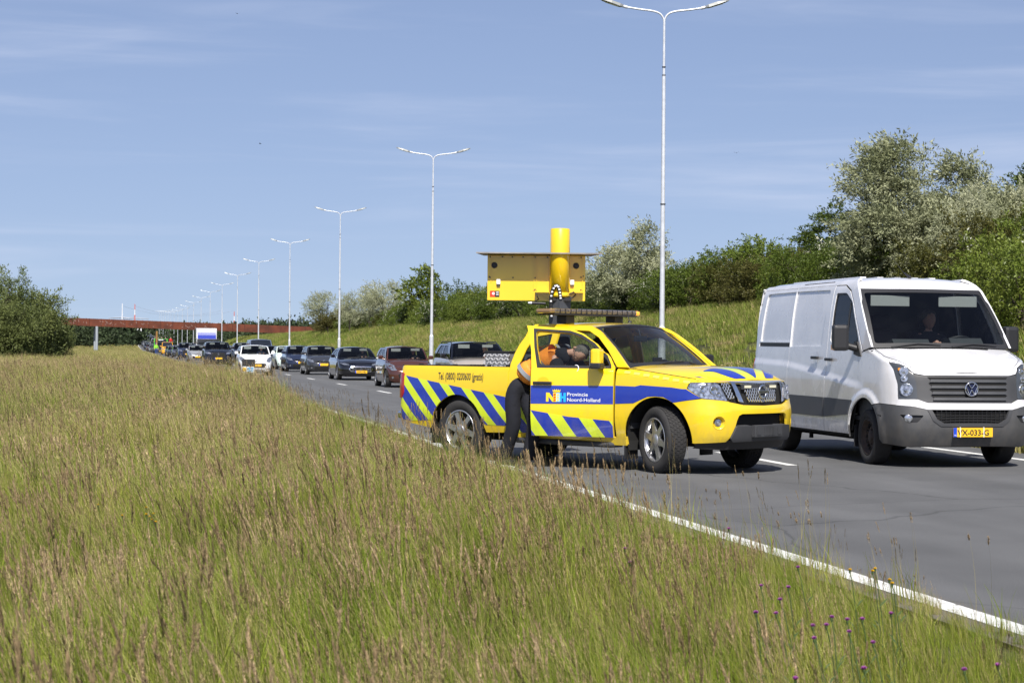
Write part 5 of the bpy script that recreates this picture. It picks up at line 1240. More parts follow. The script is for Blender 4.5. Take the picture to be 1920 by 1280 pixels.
for a_ in (aR, aL):
    mb = MB(); M = Matrix.Translation(a_-V3(0, 0, .1)); mb.box(-.05, .05, -.10, .19, .0, .075, bev=.03, M=M); mb.box(-.048, .048, -.10, .19, 0, .02, M=M); mb.build('shoe', M_black, man)
hand(man, wR, V3(-.3, .9, -.1), V3(0, 0, 1)); hand(man, wL, V3(-.3, .9, .1), V3(0, 0, 1))
mb = MB(); torus(mb, (1.055, .50, 1.20), .04, .006, Matrix.Rotation(R(80), 3, 'Y'), 20, 6); mb.build('key_ring', M_white, man)

def small_person(loc, rz, top, legs, label, hat=None, seated=False, group=None, s=1.0, arms=None, name='person'):
    e = empty(name, loc, rz, label, 'person', group); zz = .0
    if seated: pel = V3(0, 0, 0); kn = [V3(x, .42, .04) for x in (-.11, .11)]; an = [V3(x, .50, -.40) for x in (-.12, .12)]
    else: pel = V3(0, 0, .92*s); kn = [V3(x, .03, .49*s) for x in (-.11, .11)]; an = [V3(x, 0, .07*s) for x in (-.12, .12)]
    ch = pel+V3(0, .0, .30*s); sh = pel+V3(0, .0, .50*s); nk = sh+V3(0, .01, .08*s); hdp = nk+V3(0, .02, .14*s)
    el = arms[0:2] if arms else [sh+V3(-.27, -.02, -.28*s), sh+V3(.27, -.02, -.28*s)]; wr = arms[2:4] if arms else [sh+V3(-.24, .18, -.42*s), sh+V3(.24, .18, -.42*s)]
    vs_ = [pel, ch, sh, nk, hdp-V3(0, 0, .05), sh+V3(-.18, 0, 0), el[0], wr[0], sh+V3(.18, 0, 0), el[1], wr[1], pel+V3(-.1, 0, -.05), kn[0], an[0], pel+V3(.1, 0, -.05), kn[1], an[1]]
    rd = [.09, .09, .08, .045, .055, .045, .035, .028, .045, .035, .028, .07, .05, .035, .07, .05, .035]
    skin_mesh('body', vs_, rd, [(0, 1), (1, 2), (2, 3), (3, 4), (2, 5), (5, 6), (6, 7), (2, 8), (8, 9), (9, 10), (0, 11), (11, 12), (12, 13), (0, 14), (14, 15), (15, 16)], M_skin, e, sub=1)
    V, F, f, u, s_ = head_mesh(None, hdp, (0, 1, -.05), (0, 0, 1), .105); mesh_obj('head', V, F, M_skin, e, smooth=True)
    skin_mesh('jacket', [pel+V3(0, 0, .03), ch, sh, sh+V3(-.17, 0, 0), el[0], wr[0].lerp(el[0], .15), sh+V3(.17, 0, 0), el[1], wr[1].lerp(el[1], .15), sh+V3(0, 0, .06)], [.17, .18, .17, .10, .06, .048, .10, .06, .048, .11], [(0, 1), (1, 2), (2, 3), (3, 4), (4, 5), (2, 6), (6, 7), (7, 8), (2, 9)], top, e, sub=1, root=1)
    skin_mesh('trousers', [pel, pel+V3(-.1, 0, -.06), kn[0], an[0], pel+V3(.1, 0, -.06), kn[1], an[1]], [.16, .125, .08, .065, .125, .08, .065], [(0, 1), (1, 2), (2, 3), (0, 4), (4, 5), (5, 6)], legs, e, sub=1)
    mb = MB(); mb.lathe([(.088, .0), (.098, .05), (.09, .10), (.06, .135), (.001, .145)], 14, 'Z', tuple(hdp+V3(0, -.015, .0))); mb.build('hair' if hat is None else 'cap', hat or M_hair, e)
    for q in range(2):
        hd_ = MB(); d = (wr[q]-el[q]).normalized(); hand(e, wr[q], d, V3(0, 0, 1))
    if not seated:
        for q in an:
            mb = MB(); mb.box(q.x-.05, q.x+.05, -.09, .18, 0, .08, bev=.02); mb.build('shoe', M_black, e)
    return e
# van driver
drv = small_person((0, 0, 0), 0, mat('dark_grey_jumper', (.02, .022, .03), .8), M_navy, 'driver in a dark top seated behind the windscreen of the white van', seated=True,
                   arms=[V3(-.25, .20, .26), V3(.25, .20, .26), V3(-.12, .56, .40), V3(.16, .52, .38)])
drv.matrix_world = Matrix.Translation((10.26, 24.04, 0))@Matrix.Rotation(R(180), 4, 'Z')@Matrix.Translation((-.40, .45, 1.15))
# ------------------------------------------------------------------ cars queueing behind
M_bk = paint('car_body_paint', (.012, .012, .014), rough=.28)
def car_template(name, L_, W, H, zf=.74, zc=.98, yc=.95, yt=.25, yr=-1.3, yb=-1.75, zd=None, wb=2.55, r=.31, head=None, grille=None, low=None, body=None, roofm=None, nose=.14, wt=.56, badge=None, rails=False, fog=True, plate_txt='', mirror_m=None, clear=False, plate_z=None, hatch=True, plx=.0):
    e = empty(name); body = body or M_bk; yf = L_/2; h = W/2; zd = zd if zd is not None else zc+.06
    plan = [(0, yf), (h*.35, yf-.015), (h*.62, yf-.07), (h*.82, yf-.20), (h*.93, yf-.42), (h*.985, yf-.75), (h, yf-1.2), (h, 0), (h, -yf+.9), (h*.96, -yf+.35), (h*.84, -yf+.1), (h*.5, -yf+.02), (0, -yf)]
    side = [(.1, .08), (.25, .03), (.4, .0), (.62, 0), (.8, .015), (zc-.05, .05), (zc+.1, .10)]
    frt = [(.1, .12), (.22, .05), (.35, .0), (.52, 0), (.62, .03), (zf, nose), (zc+.2, nose+.3)]
    sh0 = Shell(plan, side, frt, .55, 1.15)
    gc = sh0.sy(yc); gb = sh0.sy(yb)
    tt = [(0, zf), (.45, zf+.01), (.9, zf+.055), (gc, zc), (gb, zd), (sh0.len, zd-.03)]
    tt = smooth_tab(tt, 5)
    sh = Shell(plan, side, frt, .55, 1.15, lambda g: lerp_tab(tt, g), .07)
    wy = wb/2; fy = wy+.06
    def A(y0, a0, a1, n=14): return [(sh.sy(y), z) for y, z in arc(y0, r+.02, r+.055, a0, a1, n)]
    zl = .20
    loop = [(0, zl), (.6, zl-.01)]+A(fy, -12, 192)+[(sh.sy(fy-r-.12), zl)]+[(sh.sy(-wy+r+.12), zl)]+A(-wy, -12, 192)+[(sh.sy(-yf+.5), zl+.03), (sh.len, zl+.1), (sh.len, lerp_tab(tt, sh.len))]
    loop += [(g, lerp_tab(tt, g)) for g in np.linspace(sh.len, 0, 40)[1:]]
    plate('body', loop, sh.P, body, e, .11, .09, both=True, rim=.03)
    # top surface
    gs = np.linspace(0, sh.len, 120); bb = [sh.P(g, lerp_tab(tt, g)) for g in gs]
    by = np.array([p.y for p in bb])[::-1]; by = np.maximum.accumulate(by); bx = np.array([p.x for p in bb])[::-1]; bz = np.array([p.z for p in bb])[::-1]
    V = []; n = 30; na = 14; y0, y1 = by[-1]-.002, by[0]+.002
    for i in range(n+1):
        t = i/n; t = t*t*(3-2*t)*.6+t*.4; y = y0+(y1-y0)*t; x = float(np.interp(y, by, bx)); z = float(np.interp(y, by, bz)); cr = .055*min(1, (y0-y)*3)
        for j in range(na+1): a = -1+2*j/na; V.append((a*x, y, z+cr*(1-abs(a)**2.5)))
    o = mesh_obj('hood', V, [(i*(na+1)+j, i*(na+1)+j+1, (i+1)*(na+1)+j+1, (i+1)*(na+1)+j) for i in range(n) for j in range(na)], body, e, smooth=True)
    # greenhouse
    hb = h-.10; ht = h*wt*1.36 if wt < .7 else h*wt; ht = min(ht, hb-.08); zr = H-.07
    def ws(a, b):
        q = 1-a*a; p0 = V3(a*hb, yc+.12*q, zc+.03*q); p1 = V3(a*ht, yt+.10*q, zr+.055*q); return p0.lerp(p1, b)+V3(0, .03, .03)*math.sin(math.pi*b)
    def sd(t, b):     # t 0 front .. 1 rear
        p0 = V3(hb, yc+(yb-yc)*t, zc+(zd-zc)*t); p1 = V3(ht, yt+(yr-yt)*t, zr+.0*t); return p0.lerp(p1, b)+V3(.035*math.sin(math.pi*b), 0, 0)
    def rr(a, b):
        q = 1-a*a; p0 = V3(a*hb, yb-.10*q, zd+.02*q); p1 = V3(a*ht, yr-.08*q, zr+.05*q); return p0.lerp(p1, b)
    plate('windshield', [[(-1, 0), (1, 0), (1, 1), (-1, 1)], rpoly([(-.94, .04), (.94, .04), (.92, .95), (-.92, .95)], .06)], ws, body, e, .2, .2, rim=0, off=.003)
    plate('windshield_glass', [(-.97, .02), (.97, .02), (.96, .98), (-.96, .98)], ws, M_glassd if clear else M_dglass, e, .2, .2, rim=0, off=-.002)
    w1 = rpoly([(.10, .08), (.46, .08), (.46, .88), (.17, .88), (.06, .30)], .03); w2 = rpoly([(.50, .08), (.90, .10), (.80, .88), (.50, .88)], .03)
    sp = plate('pillar_panel', [[(0, -.02), (1, -.02), (1, 1), (0, 1)], w1, w2], sd, body, e, .2, .2, rim=0, both=True)
    plate('side_window', [(.03, .04), (.95, .04), (.88, .94), (.08, .94)], sd, M_glassd if clear else M_dglass, e, .3, .3, rim=0, off=-.012, both=True)
    plate('rear_window', [(-1, 0), (1, 0), (1, 1), (-1, 1)], rr, M_dglass, e, .3, .3, rim=0, off=.0, nsgn=-1)
    V = []; n = 12
    for i in range(n+1):
        t = i/n
        for j in range(13):
            a = -1+j/6; q = 1-a*a; V.append((a*ht, (yt+.10*q)*(1-t)+(yr-.08*q)*t, zr+.055*q+.02*math.sin(math.pi*t)))
    mesh_obj('roof', V, [(i*13+j, i*13+j+1, (i+1)*13+j+1, (i+1)*13+j) for i in range(n) for j in range(12)], roofm or body, e, smooth=True)
    if clear:
        mb = MB(); mb.box(-hb+.04, hb-.04, yb+.1, yc, .45, .50); mb.prism([(yc+.08, .6), (yc+.05, zc), (yc-.35, zc-.02), (yc-.42, zc-.12), (yc-.30, .6)], -hb+.06, hb-.06, 'YZ'); mb.box(-hb+.05, hb-.05, yb+.05, yb+.35, .5, zd-.02); mb.build('dashboard', M_trim, e)
        for x in (-.36, .36):
            mb = MB(); mb.box(x-.24, x+.24, yc-1.15, yc-.70, .5, .68, bev=.04); mb.box(x-.23, x+.23, yc-1.28, yc-1.13, .62, 1.14, bev=.05); mb.box(x-.12, x+.12, yc-1.26, yc-1.16, 1.16, H-.17, bev=.04); mb.build('seat', M_seat, e)
        mb = MB(); torus(mb, (-.36, yc-.52, zc-.02), .17, .015, Matrix.Rotation(R(65), 3, 'X'), 20, 6); mb.build('steering_wheel', M_black, e)
        mb = MB(); mb.box(.18, .52, yt+.10, yt+.12, zr-.13, zr-.02, bev=.005); mb.box(-.52, -.20, yt+.10, yt+.12, zr-.10, zr-.02, bev=.005); mb.build('sun_visor', mat('visor_grey', (.42, .43, .42), .8), e)
    if rails:
        mb = MB()
        for s in (1, -1): mb.tube([(s*(ht-.02), yt-.1, zr+.01), (s*(ht-.03), yt-.25, zr+.06), (s*(ht-.03), yr+.25, zr+.06), (s*(ht-.02), yr+.05, zr+.02)], .018, 6)
        mb.build('roof_rail', M_black, e)
    hd_ = head or [(.50, .60), (.86, .66), (1.12, .76), (1.0, .78), (.62, .70)]
    for mir in (False, True): 
        hh = plate('headlight', rpoly(hd_, .02), sh.P, M_lens, e, .1, .1, mirror=mir, off=.006, rim=.012)
    if grille: plate('grille', grille, sh.P, M_dark, e, .1, .1, both=True, off=.006, rim=.01)
    if low: plate('lower_grille', low, sh.P, M_dark, e, .1, .1, both=True, off=.006, rim=.01)
    if fog:
        plate('fog_light', [(.66+.05*math.cos(a), .36+.04*math.sin(a)) for a in np.linspace(0, math.tau, 10, endpoint=False)], sh.P, M_lens, e, .2, .2, both=True, off=.008, rim=.01)
    pz = plate_z or .42; py = sh.P(0, pz).y+.012
    mb = MB(); mb.box(plx-.26, plx+.26, py, py+.012, pz-.056, pz+.056, mi=0); mb.box(plx+.215, plx+.26, py+.012, py+.014, pz-.056, pz+.056, mi=1)
    npo = mb.build('number_plate', [M_plate, M_blueeu], e)
    if plate_txt: text_on('plate_lettering', plate_txt, .09, (-.2-plx, pz-.033), lambda a, b: Vector((-a, py+.0135, b)), M_black, npo, width=.40, off=.002, bold=.002, nsgn=-1)
    if badge:
        bz, br_ = badge; by_ = sh.P(0, bz).y+.012; mb = MB()
        if br_ > 0: torus(mb, (0, by_, bz), br_, .012, Matrix.Rotation(R(90), 3, 'X'), 20, 6); mb.box(-.012, .012, by_-.006, by_+.01, bz-br_, bz+br_)
        mb.build('badge', M_chrome, e)
    for s in (1, -1):
        mb = MB(); zm = zc+.06; mb.box(s*(h+.06)-.09, s*(h+.06)+.09, yc-.42, yc-.30, zm-.02, zm+.12, bev=.04); mb.tube([(s*(h-.08), yc-.3, zm-.03), (s*(h+.02), yc-.34, zm+.03)], .022, 6); mb.build('wing_mirror', mirror_m or body, e)
        for y in (fy, -wy): make_wheel(e, (s*(h-.115), y, r), r, .21, 'five', 0, s, False)
    wheel_wells(e, [(fy, r+.02, r+.06, h-.36, h-.02), (-wy, r+.02, r+.06, h-.36, h-.02)])
    mb = MB(); mb.box(-h+.30, h-.30, -yf+.3, yf-.35, .16, .60); mb.box(-h+.06, h-.06, -wy+r+.12, fy-r-.12, .18, .60); mb.build('chassis', M_dark, e)
    mb = MB(); mb.tube([ws(.5, .0)+V3(0, .02, .015), ws(-.1, .03)+V3(0, .02, .015)], .012, 4); mb.tube([ws(-.2, .0)+V3(0, .02, .015), ws(-.75, .03)+V3(0, .02, .015)], .012, 4); mb.build('wiper', M_black, e)
    kids(e)
    return e
def kids(e):
    CH[e.name] = children(e)
    for c in CH[e.name]: CH[c.name] = children(c)
def place(tpl, u, Z, label=None, col=None, first=False, group='cars queueing down the two lanes', rz=0, cat='car', z=None):
    """Z = distance of the car's nose along the view axis"""
    Y = (Z-u*math.sin(TH))/math.cos(TH)+2.1
    if first: o = tpl
    else:
        o = tpl.copy(); COL.objects.link(o)
        for c in CH[tpl.name]:
            d = c.copy(); COL.objects.link(d); d.parent = o
            if col and d.type == 'MESH' and len(d.data.materials) and d.data.materials[0] == tpl_mat[tpl.name]:
                d.material_slots[0].link = 'OBJECT'; d.material_slots[0].material = col
            for g in CH.get(c.name, []):
                k = g.copy(); COL.objects.link(k); k.parent = d
    slope = math.atan((zroad(Y+2)-zroad(Y-2))/4)
    o.location = (u, Y, zroad(Y) if z is None else z); o.rotation_euler = (-slope, 0, R(180+rz)); tag(o, label, cat, group)
    return o
tpl_mat = {}
def T(name, **k):
    e = car_template(name, **k); tpl_mat[e.name] = k.get('body') or M_bk; return e
P_brown = paint('russet_paint', (.085, .028, .017), metal=.3, rough=.14); P_black = paint('deep_black_paint', (.004, .004, .006), rough=.08); P_beige = paint('beige_grey_paint', (.42, .37, .31), metal=.2)
P_white = paint('white_paint', (.75, .76, .76)); P_mint = paint('mint_white_paint', (.60, .70, .63)); P_silver = paint('silver_paint', (.42, .43, .44), metal=.5); P_dblue = paint('dark_blue_paint', (.012, .018, .045), metal=.2, rough=.12)
P_grey = paint('dark_grey_paint', (.04, .042, .048), metal=.3, rough=.12); P_lblue = paint('slate_blue_paint', (.16, .20, .30), metal=.4); P_yel = paint('orange_yellow_paint', (.80, .36, .01))
UA, UB = 6.4, 10.05
gcar = 'cars queueing down the two lanes'
# hatchback with big headlights swept back (brown-red)
hatch = T('passenger_car', clear=True, L_=3.95, W=1.72, H=1.49, zf=.74, zc=.97, yc=1.0, yt=.42, yr=-1.35, yb=-1.75, wb=2.49, r=.31, body=P_brown, head=[(.50, .62), (.70, .60), (.98, .72), (1.22, .88), (1.05, .87), (.70, .76)], grille=[(0, .60), (.30, .60), (.34, .68), (0, .69)], low=[(0, .30), (.40, .30), (.45, .46), (.34, .54), (0, .54)], badge=(.70, 0), plate_z=.45)
mb = MB(); mb.tube([(0, -.2, 1.5), (0, -.45, 1.78)], .006, 4); mb.build('antenna', M_black, hatch); kids(hatch)
place(hatch, UB, 66.5, 'russet brown hatchback queueing behind the rear end of the yellow pickup', first=True)
sal = T('passenger_car', clear=True, L_=4.95, W=1.93, H=1.45, zf=.68, zc=.93, yc=.95, yt=.15, yr=-1.15, yb=-1.85, wb=3.0, r=.345, body=P_black, wt=.50, head=[(.55, .645), (.80, .66), (1.12, .74), (1.02, .745), (.60, .70)], grille=rpoly([(0, .36), (.40, .38), (.50, .48), (.42, .565), (0, .575)], .04), low=None, badge=None, plate_txt='J-097-HR', plate_z=.37, fog=False, nose=.2)
_s = Shell([(0, 2.475), (.34, 2.46), (.60, 2.405), (.79, 2.275), (.9, 2.05), (.95, 1.7), (.965, 1.2), (.965, -2.4)], [(0, 0), (2, 0)], [(.1, .12), (.22, .05), (.35, .0), (.52, 0), (.62, .03), (.7, .2)], 9, 10)
plate('grille_ring', [rpoly([(0, .345), (.42, .365), (.53, .48), (.44, .59), (0, .60)], .04), rpoly([(0, .36), (.40, .38), (.50, .48), (.42, .565), (0, .575)], .04)], _s.P, M_chrome, sal, .1, .1, both=True, off=.012, rim=.01)
mb = MB()
for a in (-.05, 0, .05): mb.tube([(a, 2.5, .52 if a else .55), (a*.9, 2.5, .46), (0, 2.5, .42)], .005, 5)
for k in range(-6, 7): mb.box(k*.065-.004, k*.065+.004, 2.475, 2.48, .385, .56, mi=0)
mb.build('trident_badge', M_satin, sal); kids(sal)
place(sal, UB, 81, 'low glossy black saloon with oval chrome grille just behind the russet hatchback', first=True)
suv = T('passenger_car', clear=True, L_=4.5, W=1.86, H=1.63, zf=.90, zc=1.10, yc=1.05, yt=.45, yr=-1.5, yb=-1.95, wb=2.68, r=.35, body=P_beige, roofm=P_black, wt=.56, rails=True, head=[(.55, .78), (.90, .82), (1.2, .92), (1.0, .93), (.6, .88)], grille=[(0, .55), (.42, .58), (.48, .80), (0, .82)], low=[(0, .28), (.6, .30), (.55, .42), (0, .44)], badge=(.72, .05), plate_z=.48, mirror_m=P_black)
place(suv, UB+.1, 53.5, 'beige crossover with black roof and roof rails seen over the bed of the yellow pickup', first=True)
for c in CH[suv.name]:
    if c.name.split('.')[0] in ('pillar_panel', 'windshield'): c.data.materials[0] = P_black
c4 = T('passenger_car', clear=True, L_=4.33, W=1.79, H=1.50, zf=.76, zc=.98, yc=.98, yt=.35, yr=-1.3, yb=-1.8, wb=2.6, r=.32, body=P_grey, head=[(.52, .64), (.80, .66), (1.18, .82), (1.02, .83), (.62, .74)], grille=[(0, .63), (.42, .62), (.46, .69), (0, .70)], low=[(0, .26), (.5, .27), (.5, .44), (0, .46)], badge=(.70, .05), plate_z=.53)
mb = MB(); mb.box(-.42, .42, 2.165, 2.18, .60, .612); mb.box(-.36, .36, 2.13, 2.145, .70, .712); mb.build('chrome_strip', M_chrome, c4); kids(c4)
c4.location = (0, 0, 0); place(c4, UB, 95.5, 'dark charcoal hatchback with chrome grille bars directly behind the black saloon', first=True)
# small white car, nose damaged: loose black panel and stickers on the right of its nose
i10 = T('passenger_car', clear=True, L_=3.7, W=1.68, H=1.50, zf=.78, zc=1.0, yc=1.0, yt=.45, yr=-1.3, yb=-1.6, wb=2.4, r=.29, body=P_white, head=[(.50, .68), (.72, .64), (1.02, .78), (1.15, .92), (1.0, .90), (.66, .78)], grille=[(0, .38), (.40, .38), (.50, .56), (.42, .60), (0, .60)], low=[(0, .24), (.45, .24), (.42, .28), (0, .28)], badge=(.67, .045), plate_z=.50)
mb = MB(); mb.box(.06, .70, 1.88, 1.93, .47, .80, bev=.02); mb.build('black_panel', M_black, i10)
mb = MB(); mb.box(.10, .72, 1.88, 1.92, .16, .44, bev=.01, mi=0); mb.box(.50, .66, 1.92, 1.924, .20, .40, mi=1); mb.box(.14, .44, 1.92, 1.924, .19, .40, mi=2)
for k in range(5): mb.box(.16+k*.055, .19+k*.055, 1.924, 1.927, .21+(k % 2)*.06, .29+(k % 3)*.04, mi=0)
mb.build('stickered_panel', [P_white, M_plate, mat('sticker_blue', (.05, .35, .65), .5)], i10); kids(i10)
place(i10, UA-.05, 91, 'small white hatchback with a black panel and stickers on its nose, near lane', first=True)
f500 = T('passenger_car', clear=True, L_=3.57, W=1.63, H=1.49, zf=.78, zc=1.0, yc=.92, yt=.40, yr=-1.2, yb=-1.55, wb=2.3, r=.29, body=P_mint, head=[(.50+.11*math.cos(a), .70+.10*math.sin(a)) for a in np.linspace(0, math.tau, 14, endpoint=False)], grille=None, low=[(0, .27), (.42, .27), (.42, .36), (0, .36)], badge=(.70, .05), plate_z=.44, roofm=P_grey, fog=True)
place(f500, UB+.1, 117, 'small mint white city car with round headlights, further back in the far lane', first=True)
asuv = T('passenger_car', clear=True, L_=5.0, W=1.98, H=1.74, zf=1.0, zc=1.18, yc=1.1, yt=.42, yr=-1.7, yb=-2.2, wb=3.0, r=.38, body=P_black, wt=.56, head=[(.55, .88), (.95, .90), (1.3, 1.0), (1.0, 1.02), (.6, .98)], grille=[(0, .42), (.44, .44), (.50, .70), (.40, .96), (0, .97)], low=[(.6, .30), (.85, .32), (.85, .50), (.66, .48)], badge=(.88, .05), plate_z=.58)
place(asuv, UA, 129, 'large black SUV with tall grille behind the small white hatchback', first=True)
mpv = T('passenger_van', L_=4.9, W=1.9, H=1.98, zf=.98, zc=1.22, yc=1.55, yt=.95, yr=-2.2, yb=-2.35, wb=3.0, r=.33, body=P_lblue, wt=.62, head=[(.55, .84), (.8, .84), (1.1, 1.02), (.9, 1.03), (.6, .94)], grille=[(0, .72), (.5, .72), (.5, .84), (0, .86)], low=[(0, .3), (.5, .3), (.5, .45), (0, .45)], badge=(.9, .06))
place(mpv, UB, 139, 'slate blue passenger van whose roof stands above the small white hatchback', first=True, cat='van')
place(c4, UB-.1, 106.5, 'dark blue hatchback right behind the charcoal one in the far lane', P_dblue)
place(hatch, UB, 128.5, 'black hatchback behind the mint white city car', P_black)
far = [(UA, 165, hatch, P_silver, 'silver hatchback directly behind the large black SUV'), (UA, 192, asuv, P_dblue, 'dark blue SUV two places behind the large black SUV'), (UA+.1, 221, c4, P_grey, 'dark grey hatchback ahead of the row of black cars, near lane'),
       (UA, 238, sal, None, 'low black saloon in the near lane behind the dark grey hatchback'), (UA, 256, i10, P_grey, 'small grey car in front of the orange-yellow van'), (UA+.2, 288, mpv, P_yel, 'orange-yellow van in front of the green lorry under the footbridge'),
       (UB, 158, asuv, P_black, 'black SUV behind the slate blue van'), (UB, 170, hatch, P_dblue, 'dark blue hatchback in the far lane ahead of the box lorry'), (UB, 184, c4, P_black, 'black hatchback in the far lane ahead of the box lorry'), (UB, 198, suv, P_grey, 'grey crossover close in front of the white box lorry'), (UB, 213, hatch, P_grey, 'grey hatchback hidden low in front of the white box lorry'),
       (UB, 255, c4, P_silver, 'silver hatchback behind the white box lorry'), (UB, 275, i10, P_white, 'small white car behind the white box lorry'), (UB, 300, suv, P_black, 'black crossover in the far lane near the footbridge')]
for u, Z, t, c, l in far: place(t, u, Z, l, c, cat='van' if t is mpv else 'car')
cols = [P_black, P_grey, P_silver, P_white, P_dblue, P_black, P_grey, P_white, P_silver, P_brown]
rr_ = random.Random(5); Z = 360
while Z < 860:
    for u in (UA, UB):
        t = rr_.choice([hatch, c4, suv, i10, asuv, sal]); c = rr_.choice(cols)
        lane = 'near' if u == UA else 'far'
        cn = {P_black.name: 'black', P_grey.name: 'grey', P_silver.name: 'silver', P_white.name: 'white', P_dblue.name: 'dark blue', P_brown.name: 'brown'}[c.name]
        place(t, u+rr_.uniform(-.15, .15), Z+rr_.uniform(-3, 3), 'tiny %s car in the %s lane beyond the footbridge' % (cn, lane), c, group='tiny cars on the rise beyond the footbridge')
    Z += 13 if Z < 520 else 20
def driver_for(car, yc, zc, top, label):
    p = small_person((0, 0, 0), 0, top, M_navy, label, seated=True, arms=[V3(-.27, .18, .28), V3(.27, .18, .28), V3(-.14, .50, .40), V3(.14, .50, .40)])
    p.matrix_world = Matrix.Translation(car.location)@Matrix.Rotation(car.rotation_euler[2], 4, 'Z')@Matrix.Translation((-.36, yc-.98, zc-.27)); p.scale = (.88, .88, .84)
driver_for(hatch, 1.0, .97, mat('dark_grey_jumper', (.02, .022, .03), .8), 'driver in dark clothes behind the wheel of the russet brown hatchback')
driver_for(i10, 1.0, 1.0, mat('blue_shirt', (.08, .12, .22), .8), 'driver in a blue top at the wheel of the small white hatchback')
driver_for(sal, .95, .93, M_navy, 'driver in dark clothes at the wheel of the low black saloon')
driver_for(suv, 1.05, 1.10, mat('dark_grey_jumper', (.02, .022, .03), .8), 'driver in dark clothes at the wheel of the beige crossover')
# ------------------------------------------------------------------ lorries
def lorry(name, u, Z, label, cab, cabcol, box=None, cabh=2.9, sunroof=None, boxw=2.5, boxh=3.6, flat=False):
    Y = (Z-u*math.sin(TH))/math.cos(TH); e = empty(name, (u, Y+3.2, zroad(Y+3)), R(180), label, 'lorry')
    mb = MB(); mb.box(-1.2, 1.2, 1.4, 3.1, .75, cabh, bev=.10); c = mb.build('cab', cabcol, e)
    mb = MB(); mb.prism([(3.115, 1.62), (3.115, cabh-.42), (3.0, cabh-.30), (3.0, 1.62)], -1.05, 1.05, 'YZ'); mb.build('windshield', M_dglass, c)
    mb = MB(); mb.box(-1.22, 1.22, 2.0, 2.7, 1.65, cabh-.45); mb.build('side_window', M_dglass, c)
    mb = MB(); mb.box(-1.22, 1.22, 1.5, 3.16, .35, .80, bev=.05); mb.build('bumper', M_trim, e)
    mb = MB(); mb.box(-.7, .7, 3.10, 3.13, .95, 1.45, bev=.02); mb.build('grille', M_black, e)
    for s in (1, -1):
        mb = MB(); mb.box(s*.92-.2, s*.92+.2, 3.12, 3.18, .55, .75, bev=.03); mb.build('headlight', M_lens, e)
        mb = MB(); mb.box(s*1.38-.10, s*1.38+.10, 2.75, 2.85, 1.75, 2.35, bev=.03); mb.tube([(s*1.2, 2.75, 2.3), (s*1.38, 2.8, 2.3)], .03, 5); mb.build('wing_mirror', M_black, e)
        for y in (2.2, -3.2): make_wheel(e, (s*1.05, y, .48), .48, .28, 'steel', 0, s, False, m_rim=M_galv)
    mb = MB(); mb.box(-.26, .26, 3.165, 3.18, .42, .53); mb.build('number_plate', M_plate, e)
    mb = MB(); mb.box(-.5, .5, -4.5, 1.5, .6, .9); mb.build('chassis', M_dark, e)
    if box:
        mb = MB(); mb.box(-boxw/2, boxw/2, -4.6, 1.25, .95, boxh, bev=.03); mb.build('cargo_box', box, e)
    if sunroof:
        mb = MB(); V = []; mb.prism([(1.3, cabh-.05), (2.75, cabh-.05), (2.35, cabh+.40), (1.3, cabh+.80)], -1.12, 1.12, 'YZ'); mb.build('roof_deflector', sunroof, e)
    if flat:
        mb = MB(); mb.box(-1.25, 1.25, -4.6, 1.25, .95, 1.15); mb.box(-1.25, -1.2, -4.6, 1.25, 1.15, 1.65); mb.box(1.2, 1.25, -4.6, 1.25, 1.15, 1.65); mb.build('flatbed', M_trim, e)
    return e
P_orblue = paint('bright_blue_paint', (.015, .03, .30)); P_green = paint('bright_green_paint', (.10, .50, .03))
bt = lorry('box_lorry', UB, 230, 'white box lorry with blue roof deflector towering over the queue in the far lane', True, P_grey, P_white, 2.3, P_orblue, 2.5, 3.62)
gl = lorry('flatbed_lorry', UA, 330, 'black and bright green lorry with people standing on its bed under the footbridge', True, P_green, None, 2.65, None, flat=True)
mb = MB(); mb.box(-1.0, 1.0, 3.105, 3.12, .85, 2.6); mb.box(-.42, .42, 3.12, 3.13, 2.36, 2.5, mi=1); mb.build('front_panel', [M_black, M_white], gl)
mb = MB(); mb.prism([(3.13, 1.55), (3.13, 2.25), (3.122, 2.25), (3.122, 1.55)], -.95, .95, 'YZ'); mb.build('windshield', M_dglass, gl)
yl = gl.location.y
for k, (x, dy, top, lab) in enumerate(((.35, 1.2, mat('lime_vest', (.35, .75, .03), .6), 'person in lime-green vest standing high on the lorry behind its cab'), (-.9, 1.5, M_navy, 'person in dark clothes standing at the right of the lorry bed'), (.95, 1.6, M_navy, 'person in dark clothes standing at the left of the lorry bed'),
                                      (-.25, 1.9, M_navy, 'person in dark clothes standing in the middle of the lorry bed'))):
    small_person((UA-x, yl-1.0+dy, 1.15+zroad(yl)), R(180), top, M_navy, lab, group='people riding on the lorry')
small_person((UA+1.75, yl-1.7, 1.15), R(180), mat('red_jacket', (.60, .03, .03), .7), M_navy, 'person in a bright red jacket standing on the side step of the green lorry', group='people riding on the lorry')
mb = MB(); mb.box(1.25, 2.1, -1.4, -.4, 1.0, 1.15); mb.box(-2.1, -1.2, .9, 2.2, 1.02, 1.15); mb.build('side_step', M_trim, gl)
Yg = (268-4.6*math.sin(TH))/math.cos(TH)
small_person((4.55, Yg, 0), R(185), mat('lime_jacket', (.30, .72, .05), .6), mat('blue_trousers', (.02, .06, .22), .8), 'person in lime-green jacket and blue cap walking along the verge beside the queue', hat=mat('blue_cap', (.02, .08, .35), .6))
mb = MB(); mb.tube([(4.9, 300, 0), (4.9, 300, 3.9)], .05, 6); e = empty('banner', (0, 0, 0), 0, 'narrow ochre banner on a pole at the verge beside the green lorry', 'banner'); mb.build('pole', M_black, e)
mb = MB(); mb.box(4.93, 5.2, 299.98, 300.02, 1.3, 3.7); mb.build('cloth', mat('ochre_cloth', (.25, .13, .03), .8), e)
